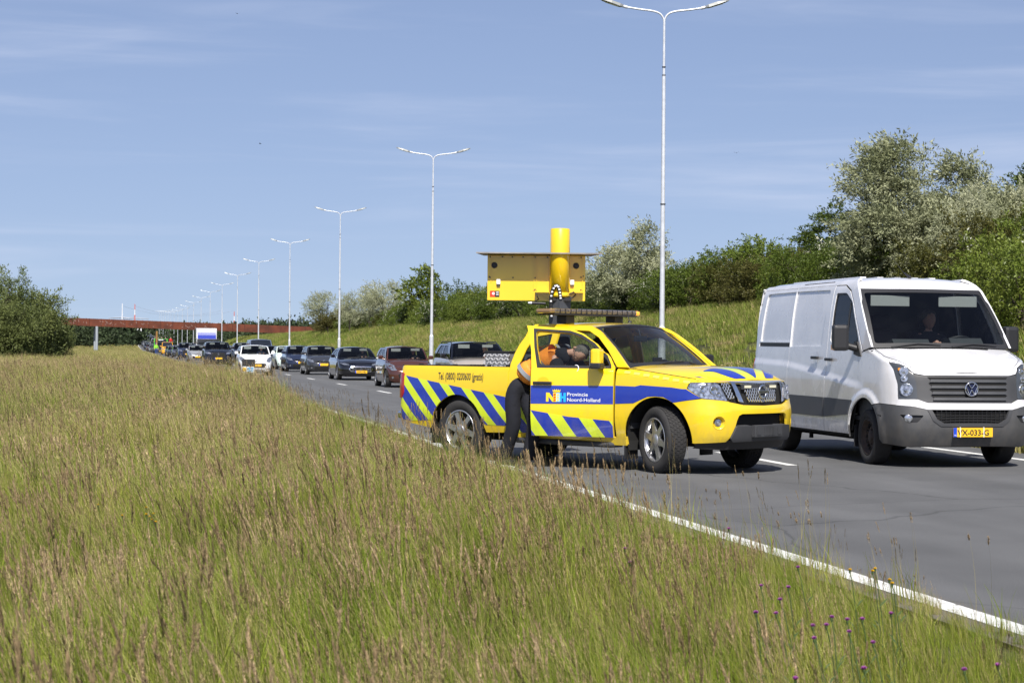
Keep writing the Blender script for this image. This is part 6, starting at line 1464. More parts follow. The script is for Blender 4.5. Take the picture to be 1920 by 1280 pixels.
o = lorry('box_lorry', UA, 830, 'tiny white box lorry at the far end of the queue on the rise', True, P_grey, P_white, 2.4, None, 2.5, 3.9)
# concrete block on the left berm
mb = MB(); Yc = 800; mb.prism([(-7, 0), (-5, 2.2), (-3, 2.5), (-1.2, 0)], Yc, Yc+1.2, 'XZ'); o = mb.build('concrete_block', mat('pale_concrete', (.42, .40, .37), .9)); o.location.z = zroad(Yc); tag(o, 'pale concrete wing wall on top of the grassy berm left of the road', 'wing wall')
# ------------------------------------------------------------------ vegetation materials
def leaf_mat(name, c1, c2, c3=None, nscale=.35, trans=.35, rough=.6, rnd=.5, vr=.6):
    m = D.materials.new(name); m.use_nodes = True; N, L = nodes_of(m); N.clear()
    o = N.new('ShaderNodeOutputMaterial'); d = N.new('ShaderNodeBsdfPrincipled'); t = N.new('ShaderNodeBsdfTranslucent'); x = N.new('ShaderNodeMixShader'); x.inputs[0].default_value = trans
    d.inputs['Roughness'].default_value = rough; d.inputs['Specular IOR Level'].default_value = .25
    ge = N.new('ShaderNodeNewGeometry'); n = N.new('ShaderNodeTexNoise'); n.inputs['Scale'].default_value = nscale; n.inputs['Detail'].default_value = 4
    L.new(ge.outputs['Position'], n.inputs['Vector']); oi = N.new('ShaderNodeObjectInfo')
    a = N.new('ShaderNodeMath'); a.operation = 'MULTIPLY_ADD'; L.new(oi.outputs['Random'], a.inputs[0]); a.inputs[1].default_value = rnd; L.new(n.outputs['Fac'], a.inputs[2])
    r = N.new('ShaderNodeMapRange'); r.inputs['From Min'].default_value = .38; r.inputs['From Max'].default_value = .62+rnd; L.new(a.outputs[0], r.inputs['Value'])
    w_ = N.new('ShaderNodeTexWhiteNoise'); w_.noise_dimensions = '1D'; L.new(ge.outputs['Random Per Island'], w_.inputs['W'])
    cr = N.new('ShaderNodeValToRGB'); e = cr.color_ramp.elements; e[0].color = (*c1, 1); e[1].color = (*(c3 or c2), 1)
    if c3: k = e.new(.5); k.color = (*c2, 1)
    L.new(r.outputs[0], cr.inputs[0])
    h = N.new('ShaderNodeHueSaturation'); v = N.new('ShaderNodeMapRange'); v.inputs['To Min'].default_value = 1-vr; v.inputs['To Max'].default_value = 1+vr; L.new(ge.outputs['Random Per Island'], v.inputs['Value'])
    L.new(v.outputs[0], h.inputs['Value']); L.new(cr.outputs[0], h.inputs['Color']); L.new(h.outputs[0], d.inputs['Base Color']); L.new(h.outputs[0], t.inputs['Color'])
    L.new(d.outputs[0], x.inputs[1]); L.new(t.outputs[0], x.inputs[2]); L.new(x.outputs[0], o.inputs['Surface']); MATS[name] = m; return m
G_green = leaf_mat('grass_green', (.092, .150, .013), (.175, .230, .024), (.30, .29, .06), .5, .2, .5, .45)
G_dry = leaf_mat('grass_dry', (.28, .25, .09), (.42, .36, .15), (.58, .48, .24), .8, .18, .7, .4)
G_head = leaf_mat('grass_seed_head', (.23, .165, .085), (.37, .27, .15), (.50, .38, .23), .7, .2, .8, .5)
G_dark = leaf_mat('grass_seed_dark', (.10, .078, .038), (.18, .13, .07), None, .7, .3, .8, .4)
B_grass = leaf_mat('bank_grass', (.125, .185, .028), (.205, .255, .045), (.31, .29, .09), .12, .35, .6, .3)
LF = [leaf_mat('leaf_green_a', (.075, .110, .015), (.125, .172, .025), (.175, .21, .038), .5, .3, .45, .4, .35), leaf_mat('leaf_green_b', (.052, .084, .016), (.090, .125, .026), None, .5, .3, .45, .4, .35),
      leaf_mat('leaf_olive', (.085, .092, .020), (.125, .112, .032), None, .5, .3, .5, .4, .35)]
L_silver = leaf_mat('leaf_silver', (.215, .235, .120), (.37, .385, .235), (.48, .485, .32), .9, .25, .55, .3, .25)
L_willow = leaf_mat('leaf_willow', (.105, .135, .042), (.165, .19, .062), None, .3, .3, .5, .35, .35)
L_bloom = mat('white_blossom', (.48, .48, .38), .8); M_bark = mat('bark', (.075, .06, .045), .95, noise=.4, nscale=5)

# ------------------------------------------------------------------ grass tufts (numpy ribbons)
def ribbons(base, ang, lean, h, wd, seg=4, bend=1.0):
    """n blades -> verts (n, 2*(seg+1), 3); ang = facing, lean = (n,2) horizontal tip offset"""
    n = len(h); t = np.linspace(0, 1, seg+1)[None, :, None]
    P = np.zeros((n, seg+1, 3)); P[..., :2] = base[:, None, :2]+lean[:, None, :]*(t**(1.6+bend*.6)); P[..., 2] = (h[:, None]*(t[..., 0]-.18*bend*(t[..., 0]**3)*np.minimum(1, np.hypot(lean[:, 0], lean[:, 1])/np.maximum(h, .01))[:, None]))
    s = np.stack([np.cos(ang), np.sin(ang), np.zeros(n)], -1)[:, None, :]*(wd[:, None, None]*np.maximum(.12, 1-t**1.5))
    V = np.stack([P-s/2, P+s/2], 2).reshape(n*(seg+1)*2, 3)
    q = np.array([(2*i, 2*i+1, 2*i+3, 2*i+2) for i in range(seg)])
    F = (q[None]+(np.arange(n)*(seg+1)*2)[:, None, None]).reshape(-1, 4); return V, F, P
def to_mesh(name, parts, mats):
    Vs = []; Fs = []; Ms = []; b = 0
    for V, F, mi in parts: Vs.append(V); Fs.append(F+b); Ms.append(np.full(len(F), mi)); b += len(V)
    V = np.concatenate(Vs); F = np.concatenate(Fs); M = np.concatenate(Ms)
    me = D.meshes.new(name); me.vertices.add(len(V)); me.vertices.foreach_set('co', V.ravel().astype(np.float32))
    me.loops.add(len(F)*4); me.loops.foreach_set('vertex_index', F.ravel().astype(np.int32)); me.polygons.add(len(F))
    me.polygons.foreach_set('loop_start', (np.arange(len(F))*4).astype(np.int32)); me.polygons.foreach_set('material_index', M.astype(np.int32)); me.update(calc_edges=True)
    for m in mats: me.materials.append(m)
    return me
WIND = np.array([-.8, -.25])
def seed_heads(tips, dirs, length, dia, nsp, droop=.3):
    """fuzzy spindles of small slivers around each tip axis"""
    n = len(tips); k = nsp; u = rng.random((n, k)); a = rng.random((n, k))*math.tau
    prof = np.sin(np.clip(u*.92+.06, 0, 1)*math.pi)**.6*dia[:, None]*.5
    d = dirs/np.linalg.norm(dirs, axis=1)[:, None]; up = np.array([0, 0, 1.]); s1 = np.cross(d, up); s1 /= np.maximum(1e-6, np.linalg.norm(s1, axis=1))[:, None]; s2 = np.cross(d, s1)
    c = tips[:, None]+d[:, None]*(u*length[:, None])[..., None]-np.array([0, 0, 1.])*((u**2)*length[:, None]*droop)[..., None]
    out = s1[:, None]*np.cos(a)[..., None]+s2[:, None]*np.sin(a)[..., None]
    p0 = c+out*(prof*.15)[..., None]; p1 = c+out*prof[..., None]+d[:, None]*(length[:, None]*.13)[..., None]; tg = np.cross(out, d[:, None])*(dia[:, None, None]*.13)
    V = np.stack([p0-tg, p0+tg, p1+tg*.4, p1-tg*.4], 2).reshape(-1, 3); F = np.arange(n*k*4).reshape(-1, 4); return V, F
def tuft(n_g, n_d, n_s, R_, hg, hs, wide=1., head=(.10, .016), headmat=2, nsp=26, loose=False):
    parts = []
    def rb(n): r_ = R_*np.sqrt(rng.random(n)); a = rng.random(n)*math.tau; return np.stack([r_*np.cos(a), r_*np.sin(a)], -1)
    if n_g:
        h = hg*rng.uniform(.55, 1.15, n_g); b = rb(n_g); ln = WIND*(h*rng.uniform(.05, .42, n_g))[:, None]+rng.normal(0, .17, (n_g, 2))*h[:, None]; V, F, _ = ribbons(b, rng.random(n_g)*3.1, ln, h, rng.uniform(.0035, .0085, n_g)*wide); parts.append((V, F, 0))
    if n_d:
        h = hg*rng.uniform(.5, 1.1, n_d); b = rb(n_d); ln = WIND*(h*rng.uniform(.1, .6, n_d))[:, None]+rng.normal(0, .2, (n_d, 2))*h[:, None]; V, F, _ = ribbons(b, rng.random(n_d)*3.1, ln, h, rng.uniform(.002, .0055, n_d)*wide); parts.append((V, F, 1))
    if n_s:
        h = hs*rng.uniform(.72, 1.1, n_s); b = rb(n_s); ln = WIND*(h*rng.uniform(.08, .34, n_s)**1.2)[:, None]+rng.normal(0, .06, (n_s, 2))*h[:, None]; V, F, P = ribbons(b, rng.random(n_s)*3.1, ln, h, np.full(n_s, .0022)*wide, 5); parts.append((V, F, 1))
        tips = P[:, -1]; dirs = P[:, -1]-P[:, -2]; dirs[:, 2] += .05
        if loose:
            V, F = seed_heads(tips-dirs*2.0, dirs, head[0]*rng.uniform(1.0, 1.8, n_s), head[1]*2.0*rng.uniform(.6, 1.3, n_s)*(wide**.5), nsp, .3)
        else: V, F = seed_heads(tips-dirs*.3, dirs, head[0]*rng.uniform(.7, 1.25, n_s), head[1]*rng.uniform(.75, 1.25, n_s)*(wide**.5), nsp, .18)
        parts.append((V, F, headmat))
    return parts
mats_g = [G_green, G_dry, G_head, G_dark]
tcol = D.collections.new('grass_tufts'); TI = {}
def add_tuft(key, parts, mats=mats_g):
    k = len(tcol.objects); o = D.objects.new('tuft_%02d' % k, to_mesh('tuft', parts, mats)); tcol.objects.link(o); TI.setdefault(key, []).append(k)
for i in range(4): add_tuft('near_green', tuft(62, 10, 0, .13, .52, .6))
for i in range(3): add_tuft('near_seed', tuft(26, 10, 8, .14, .48, .70, head=(.13, .015), nsp=54))
for i in range(2): add_tuft('near_seed', tuft(30, 16, 8, .15, .46, .70, head=(.12, .011), nsp=44, loose=True))
for i in range(2): add_tuft('near_seed', tuft(30, 12, 5, .15, .46, .66, head=(.09, .010), headmat=1, nsp=40, loose=(i == 1)))
for i in range(2): add_tuft('near_dark', tuft(26, 5, 5, .13, .46, .84, head=(.12, .009), headmat=3, nsp=26, loose=(i == 1)))
for i in range(3): add_tuft('near_dry', tuft(20, 44, 6, .15, .48, .60, head=(.09, .008), nsp=26, loose=(i == 2)))
for i in range(3): add_tuft('mid_dry', tuft(14, 46, 12, .22, .50, .62, wide=1.7, head=(.09, .010), nsp=12, loose=(i == 2)))
for i in range(3): add_tuft('mid_green', tuft(46, 14, 0, .20, .54, .6, wide=1.7))
for i in range(4): add_tuft('mid_seed', tuft(34, 20, 13, .22, .50, .68, wide=1.7, head=(.12, .013), nsp=20, loose=(i % 2 == 1)))
for i in range(2): add_tuft('mid_seed', tuft(30, 16, 9, .2, .48, .66, wide=1.7, head=(.09, .011), headmat=1, nsp=16, loose=(i == 1)))
for i in range(2): add_tuft('mid_dark', tuft(20, 6, 9, .2, .5, .84, wide=1.7, head=(.12, .010), headmat=3, nsp=12))
for i in range(3): add_tuft('far', tuft(38, 54, 30, .42, .54, .68, wide=4.2, head=(.10, .018), nsp=7, loose=True))
mats_b = [B_grass, G_dry, G_head, G_dark]
for i in range(3): add_tuft('bank', tuft(70, 5, 3, .34, .34, .5, wide=4.5, head=(.07, .018), nsp=6, loose=True), mats_b)
for i in range(2): add_tuft('bank_dry', tuft(20, 30, 22, .34, .3, .5, wide=4.5, head=(.08, .022), nsp=6, loose=True), mats_b)
add_tuft('sparse', tuft(9, 3, 3, .10, .30, .52, head=(.07, .009), nsp=34)); add_tuft('sparse', tuft(9, 2, 4, .12, .26, .55, head=(.10, .008), headmat=3, nsp=30)); add_tuft('sparse', tuft(9, 3, 2, .10, .26, .46, head=(.04, .018), nsp=60))
pts = []; rots = []; scl = []; idx = []
def put(u, Y, key, s, tilt=.0):
    n = len(u); pts.append(np.stack([u, Y, np.array([hground(a, b) for a, b in zip(u, Y)])], -1)); rots.append(np.stack([rng.normal(0, .05, n), rng.normal(0, .05, n), rng.uniform(-.55, .55, n)], -1))
    scl.append(s if isinstance(s, np.ndarray) else np.full(n, s)); idx.append(rng.choice(TI[key], n))
def cam2w(X, Z): return X*math.cos(TH)+Z*math.sin(TH), -X*math.sin(TH)+Z*math.cos(TH)
def patch(u, Y): return np.clip(.5+.30*np.sin(u*.9+np.sin(Y*.35)*2)+.25*np.sin(Y*.55+u*.4+1.7)+.2*np.sin(u*2.3-Y*1.4)+np.clip((Y-20)/160, 0, .25)+np.clip((-2-u)/60, 0, .3), 0, 1.3)
def sow(Z0, Z1, dens, key, s0, s1, umax=4.15, prob=None, left=.32):
    area = left*(Z1**2-Z0**2)+3*(Z1-Z0)*1.0; n = int(area*dens*1.0)
    Z = np.sqrt(rng.uniform(Z0**2, Z1**2, n)); X = rng.uniform(-1, 1, n)*(left*Z+1.2); u, Y = cam2w(X, Z)
    keep = u < umax+.22*np.sin(Y*1.7)+.12*np.sin(Y*5.1)+rng.normal(0, .06, n)
    if prob is not None: keep &= rng.random(n) < prob(u, Y)
    u, Y = u[keep], Y[keep]
    edge = np.clip((4.35-u)/np.interp(Y, [8, 30, 42, 50], [1.9, 1.9, 1.2, .25]), 0, 1); s = rng.uniform(s0, s1, len(u))*(.34+.66*edge)*(.68+.5*patch(u+9, Y*1.3)); put(u, Y, key, s)
sow(2.6, 13, 30, 'near_green', .65, 1.15); sow(2.6, 13, 11, 'near_dry', .75, 1.15, 4.1, lambda u, Y: .1+1.1*patch(u+5, Y*.8)); sow(2.6, 13, 11, 'near_seed', .7, 1.15, 3.7, lambda u, Y: .12+1.1*patch(u, Y)); sow(2.6, 13, 9, 'near_seed', .85, 1.2, 2.6, lambda u, Y: patch(u, Y)); sow(2.6, 13, 10, 'near_dry', .8, 1.15, 2.9); sow(2.8, 13, 5, 'near_dark', .8, 1.1, 3.4, lambda u, Y: 1.2*patch(u+3, Y*1.3)-.1)
sow(2.3, 4.6, 5, 'near_dark', 1.0, 1.25, 0.2)
sow(13, 34, 13, 'mid_green', .7, 1.15); sow(13, 34, 7, 'mid_dry', .75, 1.15, 4.1, lambda u, Y: .15+1.1*patch(u+5, Y*.8)); sow(13, 34, 8, 'mid_seed', .75, 1.12, 3.8, lambda u, Y: .12+1.1*patch(u, Y)); sow(13, 34, 6, 'mid_seed', .85, 1.15, 2.4, lambda u, Y: patch(u, Y)); sow(13, 34, 6, 'mid_dry', .8, 1.1, 2.8); sow(13, 34, 2.2, 'mid_dark', .8, 1.1, 3.6)
sow(34, 80, 2.5, 'mid_dry', .9, 1.3, 3.6, None, .32); sow(34, 80, 2.2, 'mid_green', 1.0, 1.3, 4.1, None, .32); sow(34, 80, 4.2, 'mid_seed', .95, 1.25, 4.05, None, .32); sow(34, 80, .4, 'mid_dark', .9, 1.2)
# far meadow: only a band left of the road
n = 9000; Y = rng.uniform(78, 360, n)**1.0; u = 4.1-np.abs(rng.normal(0, 1, n))*0-rng.uniform(0, 1, n)*(9+.34*Y); put(u, Y, 'far', rng.uniform(.9, 1.35, n)*np.clip(.55+(4.2-u)/4, .55, 1))
n = 3500; Y = rng.uniform(430, 900, n); u = 4.0-rng.uniform(0, 1, n)**1.3*50; put(u, Y, 'far', rng.uniform(.7, 1.1, n))
# verge edge: single stalks leaning over the white line
n = 190; Y = rng.uniform(6.5, 48, n); u = rng.uniform(3.75, 4.42, n); put(u, Y, 'sparse', rng.uniform(.55, 1.1, n))
n = 24; Y = rng.uniform(8.5, 16, n); u = rng.uniform(3.9, 4.46, n); put(u, Y, 'sparse', rng.uniform(.9, 1.35, n))
n = 30; Y = rng.uniform(17, 23.5, n); u = rng.uniform(3.0, 3.9, n); put(u, Y, 'near_seed', rng.uniform(.8, 1.1, n))
n = 650; Y = rng.uniform(6.5, 45, n); u = rng.uniform(4.05, 4.45, n); put(u, Y, 'near_dry', rng.uniform(.18, .36, n))
def weed():
    n = 11; a = rng.uniform(0, math.tau, n); h = rng.uniform(.12, .34, n); ln = np.stack([np.cos(a), np.sin(a)], -1)*rng.uniform(.06, .2, n)[:, None]; V, F, _ = ribbons(rng.normal(0, .02, (n, 2)), a+math.pi/2, ln, h, rng.uniform(.015, .03, n), 5, 1.6); return [(V, F, 0)]+tuft(0, 0, 1, .02, .3, .5, head=(.10, .012), headmat=3, nsp=60)
for i in range(2): add_tuft('weed', weed())
sow(3.5, 30, .9, 'weed', .8, 1.3, 4.2)
# embankment on the right
n = 11000; Y = 24+rng.random(n)**1.5*110; u = rng.uniform(13.0, 27, n); put(u, Y, 'bank', rng.uniform(.55, 1.0, n)*(.8+.4*patch(u*.6, Y*.4)))
n = 9000; Y = rng.uniform(120, 420, n); u = rng.uniform(13.0, 26, n); put(u, Y, 'bank', rng.uniform(.8, 1.4, n))
n = 1500; Y = 24+rng.random(n)**1.4*300; u = 12.8+np.abs(rng.normal(0, .8, n)); put(u, Y, 'bank_dry', rng.uniform(.7, 1.3, n))
n = 700; Y = 24+rng.random(n)*200; u = rng.uniform(14, 23, n); put(u, Y, 'bank_dry', rng.uniform(.5, 1.0, n))
# keep tyres and feet clear
P_ = np.concatenate(pts); Rr = np.concatenate(rots); Sc = np.concatenate(scl); Ix = np.concatenate(idx)
def clr(cx, cy, r_): return np.hypot(P_[:, 0]-cx, P_[:, 1]-cy) > r_
hx, hy = math.sin(R(215.5))*-1, math.cos(R(215.5)); rx, ry = math.cos(R(215.5)), math.sin(R(215.5))
keep = np.ones(len(P_), bool)
lu = (P_[:, 0]-5.86)*rx+(P_[:, 1]-22.69)*ry; lv = (P_[:, 0]-5.86)*hx+(P_[:, 1]-22.69)*hy
keep &= ~((np.abs(lu) < .98) & (lv > -2.85) & (lv < 2.6))
P_, Rr, Sc, Ix = P_[keep], Rr[keep], Sc[keep], Ix[keep]
left_m = P_[:, 0] < 8
def scatter(name, sel, label):
    me = D.meshes.new(name); p = P_[sel]; me.vertices.add(len(p)); me.vertices.foreach_set('co', p.ravel().astype(np.float32))
    for nm, ty, arr in (('rot', 'FLOAT_VECTOR', Rr[sel]), ('scl', 'FLOAT', Sc[sel]), ('pick', 'INT', Ix[sel])):
        a = me.attributes.new(nm, ty, 'POINT'); a.data.foreach_set('vector' if ty == 'FLOAT_VECTOR' else 'value', arr.ravel().astype(np.int32 if ty == 'INT' else np.float32))
    me.update(); o = D.objects.new(name, me); COL.objects.link(o); tag(o, label, 'grass', kind='stuff')
    ng = D.node_groups.new(name+'_scatter', 'GeometryNodeTree'); ng.interface.new_socket('Geometry', in_out='INPUT', socket_type='NodeSocketGeometry'); ng.interface.new_socket('Geometry', in_out='OUTPUT', socket_type='NodeSocketGeometry')
    N = ng.nodes; L = ng.links; gi = N.new('NodeGroupInput'); go = N.new('NodeGroupOutput'); ip = N.new('GeometryNodeInstanceOnPoints'); ci = N.new('GeometryNodeCollectionInfo')
    ci.inputs['Collection'].default_value = tcol; ci.inputs['Separate Children'].default_value = True; ci.inputs['Reset Children'].default_value = True
    def at(nm, ty):
        a = N.new('GeometryNodeInputNamedAttribute'); a.data_type = ty; a.inputs['Name'].default_value = nm; return a.outputs['Attribute']
    m2p = N.new('GeometryNodeMeshToPoints'); L.new(gi.outputs[0], m2p.inputs[0]); L.new(m2p.outputs[0], ip.inputs['Points']); L.new(ci.outputs[0], ip.inputs['Instance']); ip.inputs['Pick Instance'].default_value = True
    L.new(at('pick', 'INT'), ip.inputs['Instance Index']); L.new(at('rot', 'FLOAT_VECTOR'), ip.inputs['Rotation']); L.new(at('scl', 'FLOAT'), ip.inputs['Scale']); L.new(ip.outputs[0], go.inputs[0])
    md = o.modifiers.new('scatter', 'NODES'); md.node_group = ng; return o
scatter('meadow_grass', left_m, 'tall wind-blown meadow grass with tan seed heads on the near verge')
scatter('embankment_grass', ~left_m, 'sunlit yellow-green grass covering the embankment on the far side')

# ------------------------------------------------------------------ wild flowers
m_purple = mat('purple_petals', (.36, .09, .34), .7); m_yelf = mat('yellow_petals', (.75, .50, .01), .7); m_stem = mat('flower_stem', (.06, .10, .025), .7)
def knapweed(petal, r=.018):
    e = empty('wild_flower'); mb = MB(); mb.tube([(0, 0, 0), (.01, 0, .2), (-.02, 0, .42), (-.03, 0, .46)], .0022, 4, caps=False)
    for k in range(3): mb.add([(0, 0, .1+k*.1), (.016*(-1)**k, .003, .13+k*.1), (.035*(-1)**k, .004, .14+k*.1)], [(0, 1, 2)])
    mb.build('stem', m_stem, e); mb = MB(); mb.lathe([(.001, .452), (.005, .458), (.005, .468)], 8, 'Z', (-.03, 0, 0)); s = mb.build('bud', m_stem, e)
    mb = MB()
    for k in range(26):
        a = random.uniform(0, math.tau); t = random.uniform(.1, .75); d = Vector((math.cos(a)*math.sin(t*1.6), math.sin(a)*math.sin(t*1.6), math.cos(t*1.6))); c = Vector((-.03, 0, .467)); q = d.cross(Vector((0, 0, 1))).normalized()*.003 if d.z < .98 else Vector((.003, 0, 0))
        mb.add([c-q, c+q, c+d*r+q*1.3, c+d*r-q*1.3], [(0, 1, 2, 3)])
    mb.build('petals', petal, e, recalc=False); return e
kw = knapweed(m_purple, .012); yf_ = knapweed(m_yelf, .010); CH[kw.name] = children(kw); CH[yf_.name] = children(yf_)
def w_at(px, py, z):      # ground position of a flower head seen at this spot
    X = (px-960)/3500; dz = -((py-654-(px-960)*.009)/3500); t = (z-EYE)/dz; return cam2w(X*t, t)
desc = {0: 'leftmost', 1: 'second'}
spots = [(1414, 1137), (1447, 1136), (1485, 1139), (1478, 1090), (1430, 1091), (1492, 1113), (1511, 1055), (1660, 1136), (1556, 1150), (1562, 1158), (1585, 1152), (1538, 1165), (1618, 1176), (1663, 1195), (1638, 1236), (1830, 1247), (1907, 1230), (1857, 1276), (1371, 980), (1180, 1020), (1192, 1046), (1487, 1250), (1622, 1149), (1560, 1186)]
for i, (px, py) in enumerate(spots):
    o = kw if i == 0 else copy_tree(kw); u, Y = w_at(px, py, .46); o.location = (u+.03, Y, -.03); o.rotation_euler = (random.uniform(-.1, .1), random.uniform(-.12, .05), random.uniform(-.6, .6)); tag(o, 'small purple thistle-like flower standing in the grass near the white edge line', 'wildflower', 'purple flowers in the verge')
ysp = [(276, 958), (283, 962), (290, 957), (287, 968), (294, 972), (385, 755), (366, 775), (370, 782), (310, 700), (240, 715), (1598, 1060), (1640, 1062), (1678, 1085), (1672, 1078), (1645, 1058), (185, 940), (275, 945), (232, 960)]
for i, (px, py) in enumerate(ysp):
    o = yf_ if i == 0 else copy_tree(yf_); u, Y = w_at(px, py, .47); o.location = (u+.03, Y, -.02); o.rotation_euler = (0, 0, random.uniform(-.6, .6)); tag(o, 'small yellow wildflower among the meadow grass stems', 'wildflower', 'yellow flowers in the meadow')

# ------------------------------------------------------------------ shrubs and trees
def crown_mesh(name, blobs, n_spray, per, slen, lf, mats, wind=(0, 0, 0), fuzz=.5, bloom=0, seed=1, droop=0., lw=.45, sub=13):
    g = np.random.default_rng(seed); B0 = np.array(blobs, float); B = []
    if sub:
        for b in B0:
            for j in range(sub):
                d0 = g.normal(size=3); d0[2] = abs(d0[2])*.9-.25; d0 /= np.linalg.norm(d0); f_ = g.uniform(.24, .38); B.append((*(b[:3]+d0*b[3:6]*g.uniform(.6, .92)), *(b[3:6]*f_*np.array([1.15, 1.15, .85]))))
        B = np.array(B)
    else: B = B0
    vol = B[:, 3]*B[:, 4]*B[:, 5]; vol = vol**.75; k = g.choice(len(B), n_spray, p=vol/vol.sum())
    d = g.normal(size=(n_spray, 3)); d[:, 2] = d[:, 2]*.9+.25; d /= np.linalg.norm(d, axis=1)[:, None]; rad = g.uniform(.55, 1.0, n_spray)**.5*(1+g.normal(0, .07, n_spray))
    c = B[k, :3]+d*B[k, 3:6]*rad[:, None]; c[:, 2] = np.maximum(c[:, 2], .05)
    dr = d*.8+np.array(wind)+g.normal(0, .35, (n_spray, 3)); dr[:, 2] += .25-droop; dr /= np.linalg.norm(dr, axis=1)[:, None]
    t = g.random((n_spray, per)); L_ = slen*g.uniform(.6, 1.4, n_spray)
    p = c[:, None]+dr[:, None]*(t*L_[:, None])[..., None]+g.normal(0, 1, (n_spray, per, 3))*(slen*.16*fuzz)
    p[..., 2] -= (t**2)*L_[:, None]*droop*.8
    ld = dr[:, None]+g.normal(0, .75, (n_spray, per, 3))+np.array(wind)*.5; ld /= np.linalg.norm(ld, axis=2)[..., None]
    sd = np.cross(ld, g.normal(size=(n_spray, per, 3))); sd /= np.linalg.norm(sd, axis=2)[..., None]; ll = lf*g.uniform(.6, 1.4, (n_spray, per))[..., None]
    V = np.stack([p, p+ld*ll*.5+sd*ll*lw*.5, p+ld*ll, p+ld*ll*.5-sd*ll*lw*.5], 2).reshape(-1, 3); F = np.arange(n_spray*per*4).reshape(-1, 4)
    mi = np.zeros(n_spray*per, int)
    if bloom: s = g.random(n_spray) < bloom; mi = np.repeat(s, per)*(g.random(n_spray*per) < .55)
    me = to_mesh(name, [(V, F, 0)], mats); me.polygons.foreach_set('material_index', mi.astype(np.int32)); return me
def limbs(name, blobs, h0, r, seed=1, n=None):
    q = random.Random(seed); mb = MB(); top = max(b[2] for b in blobs); base = Vector((0, 0, -.3)); mid = Vector((q.uniform(-.15, .15), q.uniform(-.15, .15), top*.45))
    mb.tube([base, mid*.5, mid], [r, r*.8, r*.62], 7)
    for b in blobs[:n or 12]:
        c = Vector(b[:3]); m_ = mid.lerp(c, .5)+Vector((q.uniform(-.2, .2), q.uniform(-.2, .2), q.uniform(-.1, .25)))
        mb.tube([mid*q.uniform(.6, 1), m_, c+Vector((0, 0, b[5]*.3))], [r*.45, r*.28, r*.08], 5, caps=False)
        for j in range(4): e_ = c+Vector((q.uniform(-1, 1)*b[3], q.uniform(-1, 1)*b[4], q.uniform(-.4, 1)*b[5]))*.85; mb.tube([m_.lerp(c, .6), (m_+e_)/2+Vector((0, 0, .1)), e_], [r*.16, r*.10, r*.04], 4, caps=False)
    return mb
def rblobs(seed, w_, h_, n, dpt=None, base=.25):
    q = random.Random(seed); out = []
    for i in range(n):
        a = q.uniform(0, math.tau); rr_ = math.sqrt(q.random())*w_*.34; z = h_*q.uniform(base, .74); s_ = q.uniform(.22, .34)
        out.append((rr_*math.cos(a), rr_*math.sin(a)*.9, z, w_*s_, w_*s_*.9, h_*q.uniform(.17, .27)))
    return out
def plant_template(name, blobs, cm, trunk_r, seed, nl=None):
    e = empty(name); t = limbs(name, blobs, 0, trunk_r, seed, nl).build('trunk', M_bark, e); c = D.objects.new('crown', cm); link(c, e); CH[e.name] = [t, c]; return e
SH = []
for i in range(6):
    b = rblobs(20+i, 3.2, 2.6, 7, base=.12); mt = LF[(0, 0, 1, 2, 0, 1)[i]]
    SH.append(plant_template('shrub', b, crown_mesh('crown', b, 520, 24, .34, .085, [mt, L_bloom], (-.15, -.05, 0), .6, (.0, .09, 0, .0, .03, .13)[i], 30+i), .07, i))
SV = []
for i in range(3):
    b = rblobs(50+i, 3.4, 4.4, 9, base=.2); SV.append(plant_template('silver_shrub', b, crown_mesh('crown', b, 620, 26, .50, .095, [L_silver], (-.55, -.1, .1), .5, 0, 60+i, .1, .3), .09, i))
def put_plant(tpl, u, Y, s, label, group, first=False, rz=None, cat='shrub', sz=None, name=None):
    o = tpl if tpl.name not in used else copy_tree(tpl)
    used.add(tpl.name); o.location = (u, Y, hground(u, Y)-.05); o.rotation_euler = (0, 0, random.uniform(-.6, .6) if rz is None else rz); o.scale = (s, s, s*(sz or 1)); tag(o, label, cat, group); return o
used = set()
# silver-leaved trees at the right, tall against the sky
def big(name, blobs, n, per, lf, m, tr, label, u, Y, cat='tree', wind=(-.65, -.1, .12), droop=.12, slen=.62, lw=.30, seed=3, bloom=0, zs=.94):
    t = plant_template(name, blobs, crown_mesh('crown', blobs, n, per, slen, lf, [m, L_bloom], wind, .5, bloom, seed, droop, lw), tr, seed)
    t.location = (u, Y, hground(u, Y)-.05); t.scale = (1, 1, zs); tag(t, label, cat); return t
def wpos(px, Z): return cam2w((px-960)/3500*Z, Z)
u, Y = wpos(1700, 56)
big('silver_tree', [(-.3, 0, 4.3, .9, .8, .85), (-.9, .2, 3.5, .9, .9, .8), (.05, 0, 3.3, .65, .8, .8), (-.9, 0, 2.2, 1.1, 1.1, .9), (.3, .1, 2.1, 1.2, 1.2, 1), (-.2, 0, 1.1, 1.3, 1.2, .9), (-1.3, .1, 4.0, .55, .5, .4), (-1.5, .1, 1.5, .6, .6, .5), (.9, .2, 1.3, .9, .9, .9)], 1800, 28, .125, L_silver, .16, 'tallest silvery wind-swept tree above the white van roof', u, Y, seed=71)
u, Y = wpos(1800, 57)
big('silver_tree', [(.1, 0, 4.05, .5, .5, .75), (.9, 0, 3.4, .45, .45, .9), (.3, 0, 2.8, 1.1, 1, .9), (-.7, 0, 2.4, .9, .9, .9), (.9, .1, 1.9, 1.0, 1, .9), (0, 0, 1.2, 1.5, 1.2, .9), (-.9, 0, 3.2, .35, .3, .3)], 1600, 28, .125, L_silver, .15, 'broad silvery tree right of the tallest one above the van windscreen', u, Y, seed=72)
u, Y = wpos(1885, 58)
